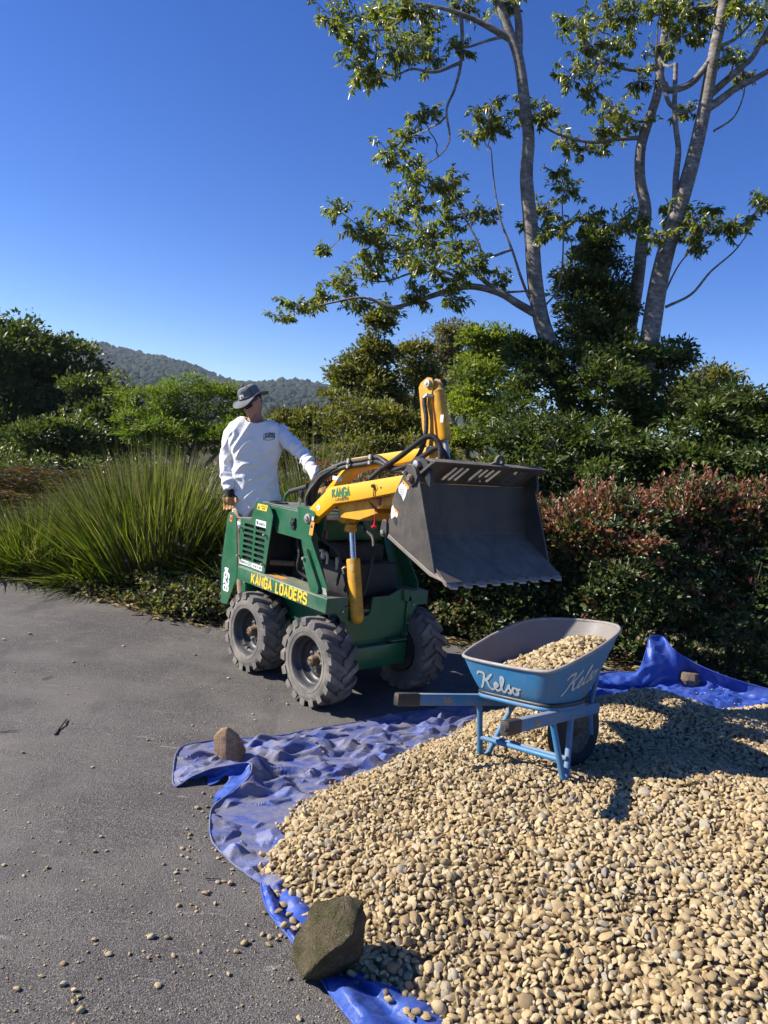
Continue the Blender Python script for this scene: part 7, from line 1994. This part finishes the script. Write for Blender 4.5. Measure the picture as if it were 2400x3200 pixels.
# underside of the lifted corner, tucked back to the ground
sheet('tarp_fold', [[(552, 2452, .004), (600, 2424, .032), (660, 2399, .064), (715, 2391, .081), (765, 2385, .09), (782, 2395, .09), (774, 2428, .07), (743, 2460, .047), (700, 2489, .028), (666, 2519, .018)],
                    [(640, 2430, .01), (665, 2415, .03), (690, 2405, .055), (722, 2400, .07), (752, 2398, .07), (760, 2408, .06), (745, 2432, .045), (715, 2455, .03), (690, 2480, .02), (668, 2505, .012)],
                    [(650, 2452, .006), (655, 2450, .012), (680, 2440, .02), (700, 2425, .035), (712, 2425, .035), (715, 2435, .03), (700, 2450, .02), (685, 2468, .012), (672, 2485, .008), (662, 2512, .006)]], 90, 30, TARP_C, .014, 8, False, (9, 3), .003)
sheet('tarp_strip', [[(816, 2762, .03), (822, 2800, .03), (838, 2845, .03), (870, 2890, .028), (900, 2925, .02), (925, 2960, .01)],
                     [(835, 2762, .045), (848, 2805, .045), (868, 2850, .04), (892, 2890, .035), (918, 2925, .025), (940, 2960, .012)],
                     [(850, 2765, .012), (872, 2810, .012), (895, 2850, .012), (915, 2885, .012), (935, 2920, .01), (955, 2955, .008)],
                     [(880, 2755, .02), (905, 2790, .03), (935, 2825, .035), (965, 2855, .03), (985, 2880, .02), (1005, 2930, .01)],
                     [(900, 2745, .01), (925, 2780, .01), (960, 2810, .01), (990, 2840, .01), (1020, 2880, .01), (1050, 2930, .01)]], 80, 44, TARP_C, .011, 12, True, (5, 3), .002)
sheet('tarp_strip', [[(1000, 3050, .006), (1022, 3090, .012), (1060, 3145, .016), (1105, 3200, .016), (1150, 3260, .014)],
                     [(1050, 3050, .014), (1068, 3080, .03), (1105, 3130, .035), (1150, 3180, .035), (1200, 3250, .03)],
                     [(1085, 3050, .008), (1110, 3075, .008), (1150, 3115, .008), (1200, 3165, .008), (1270, 3240, .008)],
                     [(1110, 3045, .02), (1150, 3070, .035), (1210, 3105, .035), (1290, 3155, .03), (1370, 3240, .02)],
                     [(1150, 3040, .01), (1210, 3075, .01), (1290, 3115, .01), (1390, 3165, .01), (1500, 3240, .01)]], 90, 50, TARP_C, .011, 15, True, (5, 3), .002)
sheet('tarp_sheet', [[(1872, 2104, .10), (1930, 2098, .10), (1992, 2096, .12), (2020, 2030, .26), (2032, 1990, .36), (2070, 1990, .36), (2105, 2030, .30), (2145, 2056, .24), (2200, 2086, .19), (2270, 2114, .15), (2340, 2136, .12), (2440, 2164, .10)],
                     [(1855, 2135, .06), (1920, 2135, .06), (1985, 2132, .06), (2030, 2115, .09), (2055, 2085, .15), (2085, 2075, .17), (2115, 2085, .15), (2155, 2100, .11), (2205, 2122, .08), (2270, 2140, .06), (2340, 2158, .06), (2440, 2186, .05)],
                     [(1845, 2150, .02), (1915, 2150, .02), (1980, 2146, .02), (2040, 2138, .02), (2080, 2130, .03), (2105, 2132, .03), (2140, 2140, .02), (2180, 2145, .02), (2225, 2155, .02), (2280, 2165, .02), (2350, 2180, .02), (2440, 2200, .02)],
                     [(1840, 2168, .03), (1900, 2166, .03), (1970, 2160, .035), (2030, 2156, .035), (2080, 2158, .03), (2120, 2166, .02), (2160, 2175, .02), (2200, 2182, .02), (2250, 2190, .02), (2300, 2198, .02), (2360, 2205, .02), (2440, 2215, .02)],
                     [(1838, 2235, .02), (1890, 2238, .02), (1950, 2242, .02), (2010, 2248, .02), (2060, 2254, .02), (2110, 2260, .02), (2160, 2266, .02), (2210, 2268, .02), (2260, 2268, .02), (2310, 2268, .02), (2370, 2268, .02), (2450, 2268, .02)]], 240, 84, TARP_C, .024, 21, True, (12, 3), .003, drape=False)
mb = MB(); mb.lathe([(.006, .001), (.011, .0025), (.012, .001), (.011, 0), (.006, 0)], (0, 0, 0), 'z', 16, closed=True); o = mb.build('eyelet', ALU, TARP); q = atz(563, 2440, .022); o.location = q - TO
# pebbles caught on the tarp
tp_ = [(1928, 2153), (1935, 2149), (1870, 2158), (1880, 2155), (2028, 2165), (2085, 2175), (2092, 2172), (2088, 2178), (2100, 2178), (2176, 2166), (2190, 2169), (2205, 2167), (2125, 2203), (2280, 2190), (2295, 2199), (2310, 2201), (1990, 2190), (1962, 2188), (2140, 2218), (2225, 2155), (2240, 2188), (2262, 2155),
       (1000, 2333), (968, 2410), (985, 2320), (1120, 2322), (1180, 2327), (1010, 2352), (870, 2850), (885, 2830), (905, 2860), (915, 2880), (890, 2895), (920, 2905), (1205, 3105), (1215, 3125), (1270, 3160), (1300, 3165), (1285, 3180), (1330, 3180)]
tv_, tf_ = [], []
for o in TARP.children:
    if o.name.startswith('tarp_'):
        k0 = len(tv_); tv_ += [v.co + TO for v in o.data.vertices]; tf_ += [tuple(i + k0 for i in p.vertices) for p in o.data.polygons]
tb_ = BVHTree.FromPolygons(tv_, tf_)
for k, (px, py) in enumerate(tp_):
    hit = tb_.ray_cast(cam.matrix_world.translation, (atz(px, py, .03) - cam.matrix_world.translation).normalized())[0]
    p = hit if hit is not None else atz(px, py, .03)
    zz = max(p.z, float(heap_h(np.array([p.x]), np.array([p.y]))[0])); s = (.009 if px > 1800 else .012) if py < 2700 else .018
    o = link('tarp_pebble', PM[(k * 3) % len(PM)]); o.matrix_world = Matrix.Translation((p.x, p.y, zz + s * .3)) @ Matrix.Rotation(k * 1.7, 4, 'Z') @ Matrix.Scale(s, 4)
    tag(o, 'small tan pebble resting on the blue tarp', 'pebble', 'pebbles spilled on the tarp')

# ================================================================== haze over the valley
HAZE = 0.00016
hz = MB(); hz.bx(-1900, 1900, -40, 2600, -90, 135)
t = NT('valley_haze'); t.n.remove(t.b)
pv = t.n.new('ShaderNodeVolumePrincipled'); pv.inputs['Color'].default_value = (0.75, 0.86, 1.0, 1); pv.inputs['Density'].default_value = HAZE
pv.inputs['Anisotropy'].default_value = 0.2
t.link(pv.outputs[0], t.out.inputs['Volume'])
tag(hz.build('haze', t.m, smooth=0), 'thin blue haze lying over the valley', kind='stuff')
